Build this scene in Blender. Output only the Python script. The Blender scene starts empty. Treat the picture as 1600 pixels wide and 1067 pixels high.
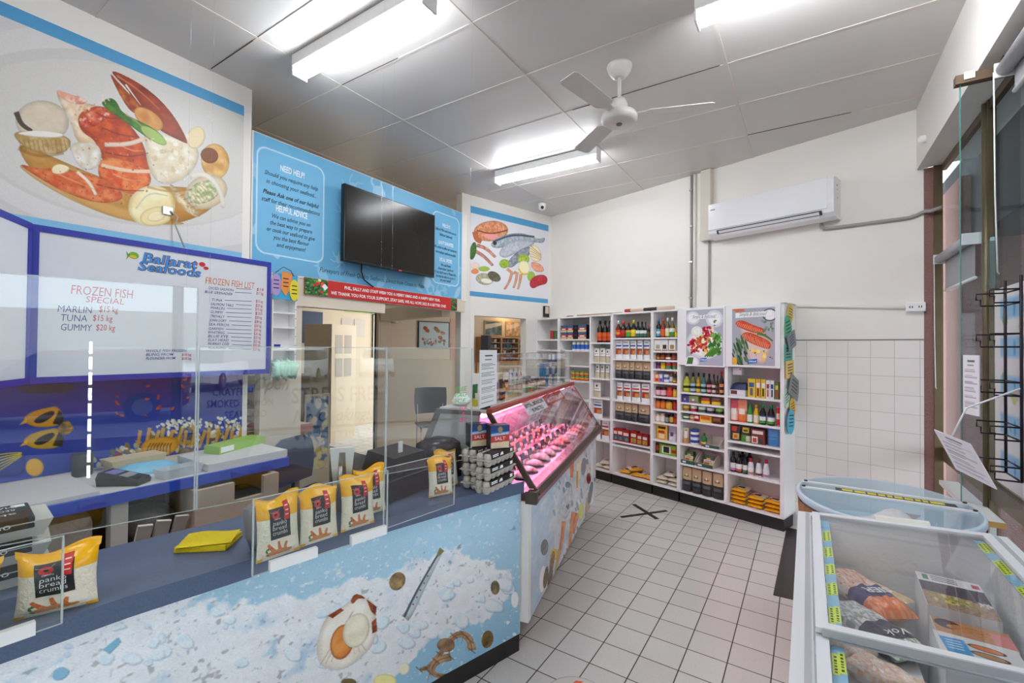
import bpy, bmesh, math, random
import numpy as np
from mathutils import Matrix, Vector
random.seed(7); RNG = np.random.default_rng(7)
SC = bpy.context.scene; COL = SC.collection
PI = math.pi

# ------------------------------------------------------------------ camera, world, exposure
FPX = 711.1; YAW, PIT, ROL = [math.radians(v) for v in (32.95, .69, .5)]; CH = 1.64
Fv = np.array([-math.sin(YAW)*math.cos(PIT), math.cos(YAW)*math.cos(PIT), math.sin(PIT)])
R0 = np.array([math.cos(YAW), math.sin(YAW), 0]); U0 = np.cross(R0, Fv)
Rv = R0*math.cos(ROL)+U0*math.sin(ROL); Uv = -R0*math.sin(ROL)+U0*math.cos(ROL)
CP = np.array([0, 0, CH])
cam = bpy.data.cameras.new('camera'); cam.lens = 16; cam.sensor_width = 36; cam.clip_start = .03
co = bpy.data.objects.new('camera', cam); COL.objects.link(co)
co.matrix_world = Matrix(((Rv[0], Uv[0], -Fv[0], 0), (Rv[1], Uv[1], -Fv[1], 0), (Rv[2], Uv[2], -Fv[2], CH), (0, 0, 0, 1)))
SC.camera = co
w = bpy.data.worlds.new('sky'); SC.world = w; w.use_nodes = True
bg = w.node_tree.nodes['Background']; bg.inputs[0].default_value = (.86, .93, 1, 1); bg.inputs[1].default_value = 4.5
LAMP_E = 40.0
SC.view_settings.view_transform = 'Standard'; SC.view_settings.look = 'None'
SC.view_settings.exposure = 0.32; SC.view_settings.gamma = 1
SC.cycles.max_bounces = 10; SC.cycles.transparent_max_bounces = 24; SC.cycles.diffuse_bounces = 5
SC.cycles.glossy_bounces = 4; SC.cycles.sample_clamp_indirect = 6; SC.cycles.caustics_reflective = False

# ------------------------------------------------------------------ survey: where things measured in the photograph stand in the room
AA = math.radians(-16.5)                     # the north wall, its shelves and the counter stand at this angle
ua = np.array([math.cos(AA), math.sin(AA), 0]); na = np.array([-math.sin(AA), math.cos(AA), 0])
def ray(x, y): return Fv+Rv*(x-800)/FPX-Uv*(y-533.5)/FPX
def onz(x, y, z): r = ray(x, y); return CP+r*(z-CH)/r[2]
def onpl(x, y, n, d): r = ray(x, y); return CP+r*(d-n@CP)/(n@r)
def onX(x, y, X): return onpl(x, y, np.array([1., 0, 0]), X)
def onY(x, y, Y): return onpl(x, y, np.array([0, 1., 0]), Y)
def A2(u, v, z=0): p = ua*u+na*v; return (p[0], p[1], z)      # north-wall frame -> room
def uvA(x, y, v): p = onpl(x, y, na, v); return float(p@ua), float(p[2])
CAS = math.radians(13.2)                     # display case runs this far west of north
cs_ = np.array([-math.sin(CAS), math.cos(CAS), 0]); ct_ = np.array([math.cos(CAS), math.sin(CAS), 0])
def Cst(s, t, z=0): p = cs_*s+ct_*t; return (p[0], p[1], z)

# ------------------------------------------------------------------ colours and materials
def lin(v): return v/12.92 if v <= .04045 else ((v+.055)/1.055)**2.4
def hx(h):
    if isinstance(h, (tuple, list)): return tuple(h[:3])
    h = h.lstrip('#'); return tuple(lin(int(h[i:i+2], 16)/255) for i in (0, 2, 4))
MATS = {}
def mat(name, color='#ffffff', rough=.5, metal=0, spec=.5, bump=0, bscale=60, var=0, vscale=8, emit=None, es=0, coat=0, alpha=1, trans=0):
    if name in MATS: return MATS[name]
    m = bpy.data.materials.new(name); m.use_nodes = True; nt = m.node_tree; b = nt.nodes['Principled BSDF']
    c = hx(color); b.inputs['Base Color'].default_value = (*c, 1)
    b.inputs['Roughness'].default_value = rough; b.inputs['Metallic'].default_value = metal
    b.inputs['Specular IOR Level'].default_value = spec; b.inputs['Coat Weight'].default_value = coat
    b.inputs['Alpha'].default_value = alpha; b.inputs['Transmission Weight'].default_value = trans
    tc = nt.nodes.new('ShaderNodeTexCoord')
    if var:
        n = nt.nodes.new('ShaderNodeTexNoise'); n.inputs['Scale'].default_value = vscale; n.inputs['Detail'].default_value = 5
        nt.links.new(tc.outputs['Object'], n.inputs['Vector'])
        mx = nt.nodes.new('ShaderNodeMix'); mx.data_type = 'RGBA'
        mx.inputs[6].default_value = (*[v*(1-var) for v in c], 1); mx.inputs[7].default_value = (*[min(1, v*(1+var)) for v in c], 1)
        nt.links.new(n.outputs['Fac'], mx.inputs[0]); nt.links.new(mx.outputs[2], b.inputs['Base Color'])
    if bump:
        n = nt.nodes.new('ShaderNodeTexNoise'); n.inputs['Scale'].default_value = bscale; n.inputs['Detail'].default_value = 4
        nt.links.new(tc.outputs['Object'], n.inputs['Vector'])
        bp = nt.nodes.new('ShaderNodeBump'); bp.inputs['Strength'].default_value = bump; bp.inputs['Distance'].default_value = .01
        nt.links.new(n.outputs['Fac'], bp.inputs['Height']); nt.links.new(bp.outputs[0], b.inputs['Normal'])
    if emit: b.inputs['Emission Color'].default_value = (*hx(emit), 1); b.inputs['Emission Strength'].default_value = es
    MATS[name] = m; return m
def print_mat(name, rough=.5, bump=0, bscale=40, spec=.4):
    if name in MATS: return MATS[name]
    m = mat(name, '#ffffff', rough, bump=bump, bscale=bscale, spec=spec); nt = m.node_tree
    a = nt.nodes.new('ShaderNodeAttribute'); a.attribute_name = 'Col'
    nt.links.new(a.outputs['Color'], nt.nodes['Principled BSDF'].inputs['Base Color']); return m
def clear_mat(name, tint='#ffffff', haze=0.0, refl=1.0):
    """clear sheet: passes light straight through, reflects by angle; the same from every side"""
    if name in MATS: return MATS[name]
    m = bpy.data.materials.new(name); m.use_nodes = True; nt = m.node_tree; nt.nodes.clear()
    N = nt.nodes.new; L = nt.links.new
    g = N('ShaderNodeNewGeometry'); d = N('ShaderNodeVectorMath'); d.operation = 'DOT_PRODUCT'
    L(g.outputs['Normal'], d.inputs[0]); L(g.outputs['Incoming'], d.inputs[1])
    ab = N('ShaderNodeMath'); ab.operation = 'ABSOLUTE'; L(d.outputs['Value'], ab.inputs[0])
    s = N('ShaderNodeMath'); s.operation = 'SUBTRACT'; s.inputs[0].default_value = 1; L(ab.outputs[0], s.inputs[1])
    p = N('ShaderNodeMath'); p.operation = 'POWER'; p.inputs[1].default_value = 5; L(s.outputs[0], p.inputs[0])
    ma = N('ShaderNodeMath'); ma.operation = 'MULTIPLY_ADD'; ma.inputs[1].default_value = .9*refl; ma.inputs[2].default_value = .045*refl; L(p.outputs[0], ma.inputs[0])
    t = N('ShaderNodeBsdfTransparent'); t.inputs[0].default_value = (*hx(tint), 1)
    gl = N('ShaderNodeBsdfGlossy'); gl.inputs['Roughness'].default_value = .0
    mx = N('ShaderNodeMixShader'); L(ma.outputs[0], mx.inputs[0]); L(t.outputs[0], mx.inputs[1]); L(gl.outputs[0], mx.inputs[2])
    out = N('ShaderNodeOutputMaterial'); last = mx.outputs[0]
    if haze:
        df = N('ShaderNodeBsdfDiffuse'); df.inputs[0].default_value = (.9, .9, .9, 1)
        m2 = N('ShaderNodeMixShader'); m2.inputs[0].default_value = haze; L(last, m2.inputs[1]); L(df.outputs[0], m2.inputs[2]); last = m2.outputs[0]
    L(last, out.inputs['Surface']); MATS[name] = m; return m

PR = print_mat('print_satin', .45); PRG = print_mat('print_gloss', .22); PRM = print_mat('print_matte', .75)
FILM = print_mat('print_film', .28, bump=.5, bscale=45, spec=.6)
W_ = mat('white_paint', '#f1eee8', .55); SHELFW = mat('white_laminate', '#f3f1f0', .4)
WHITE = mat('white_plastic', '#f2f2f0', .35); CREAM = mat('cream_paint', '#e4d9c6', .55)
BLACK = mat('black_plastic', '#141416', .35); DGREY = mat('dark_grey_plastic', '#3a3a3c', .4)
GREY = mat('grey_plastic', '#9b9b9c', .4); STEEL = mat('brushed_steel', '#b8b8b8', .3, 1)
BRONZE = mat('bronze_anodised', '#6d5d43', .38, .4, var=.2); DKRED = mat('red_rail', '#a8493c', .45, var=.15)
PAPER = mat('paper', '#f4f5f7', .7); INK = mat('ink', '#2b2b30', .7)
CLEAR = clear_mat('clear_acrylic', '#fbfdfc', 0, 1.15); FGLASS = clear_mat('freezer_glass', '#ffffff', refl=.7)
GLASS = clear_mat('window_glass', '#f2f6f8', refl=.3)
CASEG = clear_mat('case_glass', '#f6f3f5', .01); EDGE = mat('acrylic_edge', '#cfe3dd', .2, alpha=.55)
GEDGE = mat('glass_green_edge', '#4f9c8c', .2, alpha=.7)

# ------------------------------------------------------------------ mesh builder
class MB:
    def __init__(s): s.v = []; s.f = []; s.m = []; s.c = []; s.mats = []; s.sm = []; s.cur = 0; s.col = (1, 1, 1); s.smooth = False; s.T = None
    def use(s, m=None, col=None):
        if m is not None:
            if m not in s.mats: s.mats.append(m)
            s.cur = s.mats.index(m)
        if col is not None: s.col = hx(col)
        return s
    def pt(s, p):
        if s.T is not None: p = s.T @ Vector(p)
        s.v.append((p[0], p[1], p[2])); return len(s.v)-1
    def face(s, ids, col=None, sm=None):
        s.f.append(tuple(ids)); s.m.append(s.cur); s.c.append(hx(col) if col is not None else s.col); s.sm.append(s.smooth if sm is None else sm)
    def poly(s, pts, col=None): s.face([s.pt(p) for p in pts], col)
    def box(s, lo, hi, col=None, bev=0):
        x0, y0, z0 = lo; x1, y1, z1 = hi
        if bev:
            b = min(bev, (x1-x0)*.45, (y1-y0)*.45, (z1-z0)*.45)
            bm = bmesh.new(); bmesh.ops.create_cube(bm, size=1)
            for q in bm.verts: q.co = ((q.co.x+.5)*(x1-x0)+x0, (q.co.y+.5)*(y1-y0)+y0, (q.co.z+.5)*(z1-z0)+z0)
            bmesh.ops.bevel(bm, geom=bm.edges[:], offset=b, segments=2, affect='EDGES', profile=.6)
            ids = {q: s.pt(q.co) for q in bm.verts}
            for f in bm.faces: s.face([ids[q] for q in f.verts], col)
            bm.free(); return s
        i = [s.pt(p) for p in ((x0, y0, z0), (x1, y0, z0), (x1, y1, z0), (x0, y1, z0), (x0, y0, z1), (x1, y0, z1), (x1, y1, z1), (x0, y1, z1))]
        for q in ((3, 2, 1, 0), (4, 5, 6, 7), (0, 1, 5, 4), (1, 2, 6, 5), (2, 3, 7, 6), (3, 0, 4, 7)): s.face([i[k] for k in q], col)
        return s
    def prism(s, pts, z0, z1, col=None):
        """pts: xy outline counter-clockwise"""
        a = [s.pt((p[0], p[1], z0)) for p in pts]; b = [s.pt((p[0], p[1], z1)) for p in pts]; n = len(pts)
        s.face(a[::-1], col); s.face(b, col)
        for k in range(n): s.face([a[k], a[(k+1) % n], b[(k+1) % n], b[k]], col)
        return s
    def loft(s, rings, col=None, cap=True, cols=None):
        R_ = [[s.pt(p) for p in r] for r in rings]; n = len(R_[0])
        for i in range(len(R_)-1):
            for k in range(n): s.face([R_[i][k], R_[i][(k+1) % n], R_[i+1][(k+1) % n], R_[i+1][k]], cols[i] if cols else col)
        if cap: s.face(R_[0][::-1], cols[0] if cols else col); s.face(R_[-1], cols[-1] if cols else col)
        return s
    def lathe(s, prof, n=20, c=(0, 0, 0), cols=None, sx=1, sy=1):
        """prof: (r, z) from bottom to top"""
        sv = s.smooth; s.smooth = True
        s.loft([[(c[0]+r*sx*math.cos(2*PI*k/n), c[1]+r*sy*math.sin(2*PI*k/n), c[2]+z) for k in range(n)] for r, z in prof], cols=cols)
        s.sm[-1] = False; s.sm[-2] = False; s.smooth = sv; return s
    def tube(s, path, r, n=8, col=None, cap=True):
        P = [Vector(p) for p in path]; rings = []; up = Vector((0, 0, 1)); a = None
        for i, p in enumerate(P):
            d = (P[min(i+1, len(P)-1)]-P[max(i-1, 0)]).normalized()
            if a is None:
                a = d.cross(up); a = d.cross(Vector((1, 0, 0))) if a.length < 1e-3 else a
            a = (a-d*a.dot(d)).normalized(); b = d.cross(a); rr = r[i] if isinstance(r, (list, tuple)) else r
            rings.append([p+a*rr*math.cos(2*PI*k/n)+b*rr*math.sin(2*PI*k/n) for k in range(n)])
        sv = s.smooth; s.smooth = True; s.loft(rings, col, cap); s.smooth = sv; return s
    def ball(s, c, r, n=14, m=8, sx=1, sy=1, sz=1, col=None):
        pr = [(max(1e-4, r*math.sin(PI*i/m)), -r*sz*math.cos(PI*i/m)) for i in range(m+1)]
        return s.lathe(pr, n, c, cols=[hx(col)]*(m+1) if col else None, sx=sx, sy=sy)
    def grid(s, fn, nu, nv, colf=None):
        ids = [[s.pt(fn(i/nu, j/nv)) for i in range(nu+1)] for j in range(nv+1)]
        for j in range(nv):
            for i in range(nu): s.face([ids[j][i], ids[j][i+1], ids[j+1][i+1], ids[j+1][i]], colf((i+.5)/nu, (j+.5)/nv) if colf else None)
        return s
    def build(s, name, mt=None, parent=None, loc=None, rz=0, smooth=None):
        me = bpy.data.meshes.new(name); me.from_pydata(s.v, [], s.f)
        mats = s.mats if s.mats else [mt or W_]
        for m in mats: me.materials.append(m)
        me.polygons.foreach_set('material_index', s.m)
        me.polygons.foreach_set('use_smooth', [True]*len(s.f) if smooth else s.sm)
        at = me.color_attributes.new('Col', 'FLOAT_COLOR', 'CORNER')
        buf = np.ones((len(me.loops), 4), np.float32); k = 0
        cc = np.array(s.c, np.float32).reshape(-1, 3); buf[:, :3] = np.repeat(cc, [len(f) for f in s.f], axis=0)
        at.data.foreach_set('color', buf.ravel()); me.update()
        o = bpy.data.objects.new(name, me); COL.objects.link(o)
        if parent is not None: o.parent = parent
        if loc is not None: o.location = loc
        o.rotation_euler.z = rz; return o

def tag(o, label=None, cat=None, group=None, kind=None):
    if label: o['label'] = label
    if cat: o['category'] = cat
    if group: o['group'] = group
    if kind: o['kind'] = kind
    return o
def thing(name, label, cat, loc=(0, 0, 0), rz=0, group=None):
    o = bpy.data.objects.new(name, None); COL.objects.link(o); o.empty_display_size = .05
    o.location = loc; o.rotation_euler.z = rz; return tag(o, label, cat, group)
def struct(o): o['kind'] = 'structure'; return o
def dup(o, loc, rz=None, label=None):
    c = o.copy(); COL.objects.link(c); c.location = loc
    if rz is not None: c.rotation_euler.z = rz
    if label: c['label'] = label
    for ch in o.children:
        d = ch.copy(); COL.objects.link(d); d.parent = c
        for g in ch.children: e = g.copy(); COL.objects.link(e); e.parent = d
    return c
def mb(m=None, col=None): return MB().use(m, col)
def bx(name, lo, hi, m, parent=None, bev=0, loc=None, rz=0): return mb(m).box(lo, hi, bev=bev).build(name, parent=parent, loc=loc, rz=rz)
ORD = ['leftmost', 'second from the left', 'third from the left', 'fourth from the left', 'fifth from the left', 'sixth from the left', 'seventh from the left', 'eighth from the left', 'ninth from the left']

# ------------------------------------------------------------------ lettering
TXT = {}
def glyphs(s, bold=0.0, shear=0.0):
    k = (s, bold, shear)
    if k not in TXT:
        cu = bpy.data.curves.new('lettering', 'FONT'); cu.body = s; cu.size = 1; cu.shear = shear; cu.offset = bold; cu.resolution_u = 2
        ob = bpy.data.objects.new('lettering', cu); me = ob.to_mesh()
        V = np.array([v.co[:] for v in me.vertices]).reshape(-1, 3); Fc = [tuple(p.vertices) for p in me.polygons]
        ob.to_mesh_clear(); bpy.data.objects.remove(ob); bpy.data.curves.remove(cu)
        if len(V): V[:, 0] -= V[:, 0].min()
        TXT[k] = (V, Fc, float(V[:, 0].max()) if len(V) else 0.)
    return TXT[k]
def put_text(b, s, size, fn, x=0, y=0, align='c', width=None, bold=0.0, shear=0.0, col=None, jit=0, slope=0):
    """adds flat lettering to builder b; fn(x, y) maps sign coordinates to a 3-D point; width squeezes the line to fit"""
    V, Fc, wd = glyphs(s, bold, shear)
    if not len(V): return
    sx = width/wd if width else size
    ox = x-(wd*sx/2 if align == 'c' else wd*sx if align == 'r' else 0)
    base = len(b.v)
    for p in V:
        X = ox+p[0]*sx; Y = y+p[1]*size+slope*(p[0]*sx)
        b.pt(fn(X, Y))
    for f in Fc: b.face([base+i for i in f], col)

# ------------------------------------------------------------------ printed pictures: a raster drawn in code becomes the colours of a fine grid
def fbm(h, w, base=8, octv=4, seed=0):
    r = np.random.default_rng(seed); out = np.zeros((h, w)); amp = 1; tot = 0
    for o in range(octv):
        n = base*2**o; ny = max(2, int(n*h/max(h, w))+2); nx = max(2, int(n*w/max(h, w))+2); g = r.random((ny, nx))
        yy = np.linspace(0, ny-1.001, h); xx = np.linspace(0, nx-1.001, w); y0 = yy.astype(int); x0 = xx.astype(int)
        fy = (yy-y0)[:, None]; fx = (xx-x0)[None]; fy = fy*fy*(3-2*fy); fx = fx*fx*(3-2*fx)
        out += amp*((g[y0][:, x0]*(1-fx)+g[y0][:, x0+1]*fx)*(1-fy)+(g[y0+1][:, x0]*(1-fx)+g[y0+1][:, x0+1]*fx)*fy); tot += amp; amp *= .5
    return out/tot
class Cv:
    """canvas in plain sRGB; tf maps drawing coordinates to canvas pixels"""
    def __init__(s, W, H, bgc, tf=None):
        s.W, s.H = W, H; s.a = np.ones((H, W, 3))*np.array(s.rgb(bgc)); s.tf = tf or (lambda p: p); s.sd = 1
    @staticmethod
    def rgb(h):
        if isinstance(h, (tuple, list, np.ndarray)): return tuple(h)
        h = h.lstrip('#'); return tuple(int(h[i:i+2], 16)/255 for i in (0, 2, 4))
    def mask(s, pts, raw=False):
        P = np.array(pts if raw else [s.tf(p) for p in pts], float)
        x0, y0 = np.floor(P.min(0)).astype(int); x1, y1 = np.ceil(P.max(0)).astype(int)+1
        x0, y0 = max(0, x0), max(0, y0); x1, y1 = min(s.W, x1), min(s.H, y1)
        if x1 <= x0 or y1 <= y0: return None
        acc = 0
        for oy, ox in ((.25, .25), (.75, .25), (.25, .75), (.75, .75)):
            X, Y = np.meshgrid(np.arange(x0, x1)+ox-.5, np.arange(y0, y1)+oy-.5); ins = np.zeros(X.shape, bool); n = len(P)
            for i in range(n):
                a, b = P[i], P[(i+1) % n]
                if a[1] == b[1]: continue
                c = ((a[1] > Y) != (b[1] > Y)) & (X < (b[0]-a[0])*(Y-a[1])/(b[1]-a[1])+a[0]); ins ^= c
            acc = acc+ins*.25
        return (slice(y0, y1), slice(x0, x1)), acc
    @staticmethod
    def soft(P, closed=True):
        P = [np.array(p, float) for p in P]
        for _ in range(2):
            Q = [] if closed else [P[0]]; n = len(P)
            for i in range(n if closed else n-1): a, b = P[i], P[(i+1) % n]; Q += [a*.75+b*.25, a*.25+b*.75]
            P = Q if closed else Q+[P[-1]]
        return P
    def poly(s, pts, c, al=1, var=0, c2=None, vs=30, raw=False, flat=False):
        if not raw and 5 <= len(pts) <= 26: pts = s.soft(pts)
        r = s.mask(pts, raw)
        if r is None: return s
        sl, m = r; m = m*al; col = np.ones((*m.shape, 3))*np.array(s.rgb(c))
        if c2 is not None or var:
            s.sd += 1; n = fbm(*m.shape, base=max(2, int(vs*max(m.shape)/max(s.W, s.H))), seed=s.sd)[..., None]; n = np.clip((n-.5)*2.2+.5, 0, 1)
            if c2 is not None: col = col*(1-n)+np.array(s.rgb(c2))*n
            if var: col = np.clip(col*(1+var*(n-.5)*2), 0, 1)
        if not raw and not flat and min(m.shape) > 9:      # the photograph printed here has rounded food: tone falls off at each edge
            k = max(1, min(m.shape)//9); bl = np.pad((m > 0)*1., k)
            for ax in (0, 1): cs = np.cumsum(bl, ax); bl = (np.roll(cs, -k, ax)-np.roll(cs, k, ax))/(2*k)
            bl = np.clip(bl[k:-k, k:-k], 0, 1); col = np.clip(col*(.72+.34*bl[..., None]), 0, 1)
        s.a[sl] = s.a[sl]*(1-m[..., None])+col*m[..., None]; return s
    def ell(s, cx, cy, rx, ry, c, ang=0, n=28, **k):
        ca, sa = math.cos(math.radians(ang)), math.sin(math.radians(ang)); raw = k.pop('wob', 0)
        pts = []
        for i in range(n):
            t = 2*PI*i/n; q = 1+raw*(RNG.random()-.5)
            pts.append((cx+(rx*math.cos(t)*ca-ry*math.sin(t)*sa)*q, cy+(rx*math.cos(t)*sa+ry*math.sin(t)*ca)*q))
        return s.poly(pts, c, **k)
    def line(s, pts, wd, c, wd2=None, **k):
        if len(pts) > 2: pts = s.soft(pts, False)
        P = [np.array(p, float) for p in pts]; L = []; Rr = []; n = len(P)
        for i in range(n):
            d = P[min(i+1, n-1)]-P[max(i-1, 0)]; d = d/(np.hypot(*d)+1e-9); q = np.array([-d[1], d[0]])
            ww = (wd+((wd2 if wd2 is not None else wd)-wd)*i/max(1, n-1))/2; L.append(P[i]+q*ww); Rr.append(P[i]-q*ww)
        return s.poly(L+Rr[::-1], c, **k)
    def blobs(s, n, box, r, cols, seed=0, al=1, asp=1.6, ang=None, inside=None):
        g = np.random.default_rng(seed)
        for i in range(n):
            x = box[0]+g.random()*(box[2]-box[0]); y = box[1]+g.random()*(box[3]-box[1])
            if inside and not inside(x, y): continue
            q = r[0]+g.random()*(r[1]-r[0]); s.ell(x, y, q*asp**.5, q/asp**.5, cols[int(g.random()*len(cols))], ang if ang is not None else g.random()*180, n=9, al=al, wob=.3)
        return s
    def speck(s, amt=.04, seed=3): s.a = np.clip(s.a*(1+amt*(np.random.default_rng(seed).random((s.H, s.W, 1))-.5)*2), 0, 1); return s
    def mesh(s, name, fn, m, parent=None, flip=False):
        """fn(fx, fy) -> 3-D arrays; fy runs down the picture"""
        W, H = s.W, s.H; X, Y = np.meshgrid(np.linspace(0, 1, W), np.linspace(0, 1, H)); V = np.stack(fn(X, Y), -1).reshape(-1, 3)
        me = bpy.data.meshes.new(name); nf = (W-1)*(H-1); i = (np.arange(H-1)[:, None]*W+np.arange(W-1)[None]).ravel()
        q = np.stack([i, i+W, i+W+1, i+1], -1) if not flip else np.stack([i, i+1, i+W+1, i+W], -1)
        me.vertices.add(W*H); me.vertices.foreach_set('co', V.astype(np.float32).ravel())
        me.loops.add(nf*4); me.loops.foreach_set('vertex_index', q.astype(np.int32).ravel())
        me.polygons.add(nf); me.polygons.foreach_set('loop_start', np.arange(0, nf*4, 4, dtype=np.int32))
        me.update(calc_edges=True); me.validate()
        at = me.color_attributes.new('Col', 'FLOAT_COLOR', 'POINT'); a = np.clip(s.a, 0, 1); l = np.where(a <= .04045, a/12.92, ((a+.055)/1.055)**2.4)
        at.data.foreach_set('color', np.concatenate([l, np.ones((H, W, 1))], -1).astype(np.float32).ravel())
        me.materials.append(m); o = bpy.data.objects.new(name, me); COL.objects.link(o)
        if parent is not None: o.parent = parent
        return o
def plane_fn(o, ex, ey, w, h):
    """o = top-left corner, ex = right, ey = down"""
    o, ex, ey = [np.array(q, float) for q in (o, ex, ey)]
    return lambda X, Y: tuple(o[k]+ex[k]*w*X+ey[k]*h*Y for k in range(3))

# ------------------------------------------------------------------ the room
CEIL = 3.57; WX = -3.53; WGX = .888; NV = 4.80
def node_floor():
    m = mat('floor_tiles', '#d8d4d0', .38, spec=.4); nt = m.node_tree; b = nt.nodes['Principled BSDF']
    tc = nt.nodes.new('ShaderNodeTexCoord'); mp = nt.nodes.new('ShaderNodeMapping'); mp.inputs['Location'].default_value = (.947-.0+.0015, -2.832+.0015+2, 0)
    br = nt.nodes.new('ShaderNodeTexBrick'); br.offset = 0; br.squash = 1
    br.inputs['Scale'].default_value = 1; br.inputs['Brick Width'].default_value = .2; br.inputs['Row Height'].default_value = .2
    br.inputs['Mortar Size'].default_value = .0032; br.inputs['Mortar Smooth'].default_value = .2; br.inputs['Bias'].default_value = 0
    br.inputs['Color1'].default_value = (*hx('#dedad6'), 1); br.inputs['Color2'].default_value = (*hx('#d6d1cd'), 1); br.inputs['Mortar'].default_value = (*hx('#3a322e'), 1)
    nt.links.new(tc.outputs['Object'], mp.inputs[0]); nt.links.new(mp.outputs[0], br.inputs['Vector'])
    n = nt.nodes.new('ShaderNodeTexNoise'); n.inputs['Scale'].default_value = 90; n.inputs['Detail'].default_value = 6; nt.links.new(tc.outputs['Object'], n.inputs['Vector'])
    mx = nt.nodes.new('ShaderNodeMix'); mx.data_type = 'RGBA'; mx.blend_type = 'MULTIPLY'; mx.inputs[0].default_value = .18
    nt.links.new(br.outputs['Color'], mx.inputs[6]); nt.links.new(n.outputs['Fac'], mx.inputs[7]); nt.links.new(mx.outputs[2], b.inputs['Base Color'])
    bp = nt.nodes.new('ShaderNodeBump'); bp.inputs['Strength'].default_value = .35; bp.inputs['Distance'].default_value = .002; bp.invert = True
    nt.links.new(br.outputs['Fac'], bp.inputs['Height']); nt.links.new(bp.outputs[0], b.inputs['Normal']); return m
def node_walltile():
    m = mat('wall_tiles', '#f1ece6', .25); nt = m.node_tree; b = nt.nodes['Principled BSDF']
    tc = nt.nodes.new('ShaderNodeTexCoord'); sp = nt.nodes.new('ShaderNodeSeparateXYZ'); cb = nt.nodes.new('ShaderNodeCombineXYZ')
    nt.links.new(tc.outputs['Object'], sp.inputs[0]); nt.links.new(sp.outputs[0], cb.inputs[0]); nt.links.new(sp.outputs[2], cb.inputs[1])
    mp = nt.nodes.new('ShaderNodeMapping'); mp.inputs['Location'].default_value = (1.108+.157*40, -1.727+.15*40, 0); nt.links.new(cb.outputs[0], mp.inputs[0])
    br = nt.nodes.new('ShaderNodeTexBrick'); br.offset = 0; br.inputs['Scale'].default_value = 1; br.inputs['Brick Width'].default_value = .157; br.inputs['Row Height'].default_value = .15
    br.inputs['Mortar Size'].default_value = .0016; br.inputs['Mortar Smooth'].default_value = .3
    br.inputs['Color1'].default_value = (*hx('#f1ece7'), 1); br.inputs['Color2'].default_value = (*hx('#ede8e2'), 1); br.inputs['Mortar'].default_value = (*hx('#bdb3a8'), 1)
    nt.links.new(mp.outputs[0], br.inputs['Vector']); nt.links.new(br.outputs['Color'], b.inputs['Base Color']); return m
def node_brick():
    m = mat('pebble_brick', '#96716a', .85, bump=1, bscale=90, var=.35, vscale=120); return m
FLOORM = node_floor(); CEILM = mat('gloss_ceiling_paint', '#d3d0cd', .3, spec=.5, var=.025, vscale=1.5); BRICK = node_brick()
struct(bx('floor', (-8, -3.3, -.1), (1.0, 8, 0), FLOORM))
cl = struct(bx('ceiling', (-8, -3.3, CEIL), (1.05, 8, CEIL+.08), CEILM))
b = mb(mat('batten_paint', '#d6d0ca', .4))
for k in range(-4, 3): X = -1.683+1.22*k; b.box((X-.012, -3.2, CEIL-.004), (X+.012, 7.5, CEIL+.001))
for k in range(-8, 9): Y = 2.122+.614*k; b.box((-7.9, Y-.008, CEIL-.003), (.73, Y+.008, CEIL+.001))
b.use(mat('dirty_seam', '#4a413b', .8))
for (x0, x1, k) in ((-1.6, -.5, 2), (-2.9, -2.3, 0), (-3.5, -2.95, -1), (-2.4, -2.0, 3), (-.45, .3, 4)):
    Y = 2.122+.614*k; b.box((x0, Y-.0105, CEIL-.0035), (x1, Y-.006, CEIL+.001))
o = b.build('ceiling_battens', parent=cl)
# walls
def Abox(name, u0, u1, v0, v1, z0, z1, m, parent=None): return bx(name, (u0, v0, z0), (u1, v1, z1), m, parent, rz=AA)
NU1 = -.614
struct(Abox('wall_north', -4.86, NU1, NV, NV+.2, 0, CEIL, mat('north_wall_paint', '#efebe4', .42, var=.015, vscale=3)))
struct(Abox('trim_1', -4.7, NU1, NV-.006, NV, .11, 1.727, node_walltile()))
struct(Abox('baseboard_north', -4.7, NU1, NV-.014, NV, 0, .11, mat('white_skirting', '#efe9e4', .4)))
struct(Abox('trim_2', -1.51, NU1, NV-.01, NV, 1.722, 1.732, mat('grey_seal', '#8d867d', .6)))
struct(Abox('wall_north_pier', NU1, NU1+.056, NV, NV+.2, 0, 3.08, BRICK))
b = mb(W_)                                            # wall with the pass-through, beside the north wall
for lo, hi in (((-4.86, 3.21, 0), (-4.74, 3.415, CEIL)), ((-4.86, 4.315, 0), (-4.74, NV, CEIL)), ((-4.86, 3.415, 2.04), (-4.74, 4.315, CEIL)), ((-4.86, 3.415, 0), (-4.74, 4.315, 1.29))): b.box(lo, hi)
struct(b.build('wall_northwest', rz=AA))
struct(bx('wall_west', (WX-.12, -3.3, 0), (WX, 1.795, CEIL), W_))
b = mb(W_).box((WX-.08, 1.80, 2.20), (WX, 4.40, 3.268)); struct(b.build('wall_west_bulkhead'))
b = mb(CREAM).box((WX-.1, 1.80, 1.965), (WX-.006, 3.12, 2.2)).box((WX-.1, 3.12, 2.06), (WX-.006, 4.38, 2.2)); b.box((WX-.1, 1.9, 0), (WX-.02, 2.24, 1.965)); struct(b.build('trim_3'))
struct(bx('wall_south', (-8, -3.4, 0), (1.05, -3.3, CEIL), W_))
struct(bx('wall_rear', (-7.9, -3.3, 0), (-7.75, 8, CEIL), mat('rear_wall_tan', '#c4b6a0', .6)))
b = mb(W_); s_ = [(.734, -3.3), (1.2, -3.3), (1.2, A2(NU1+.45, NV)[1]), (.734, 4.785)]
b.prism(s_, 3.08, CEIL); struct(b.build('trim_4'))     # bulkhead over the shop window
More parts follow.
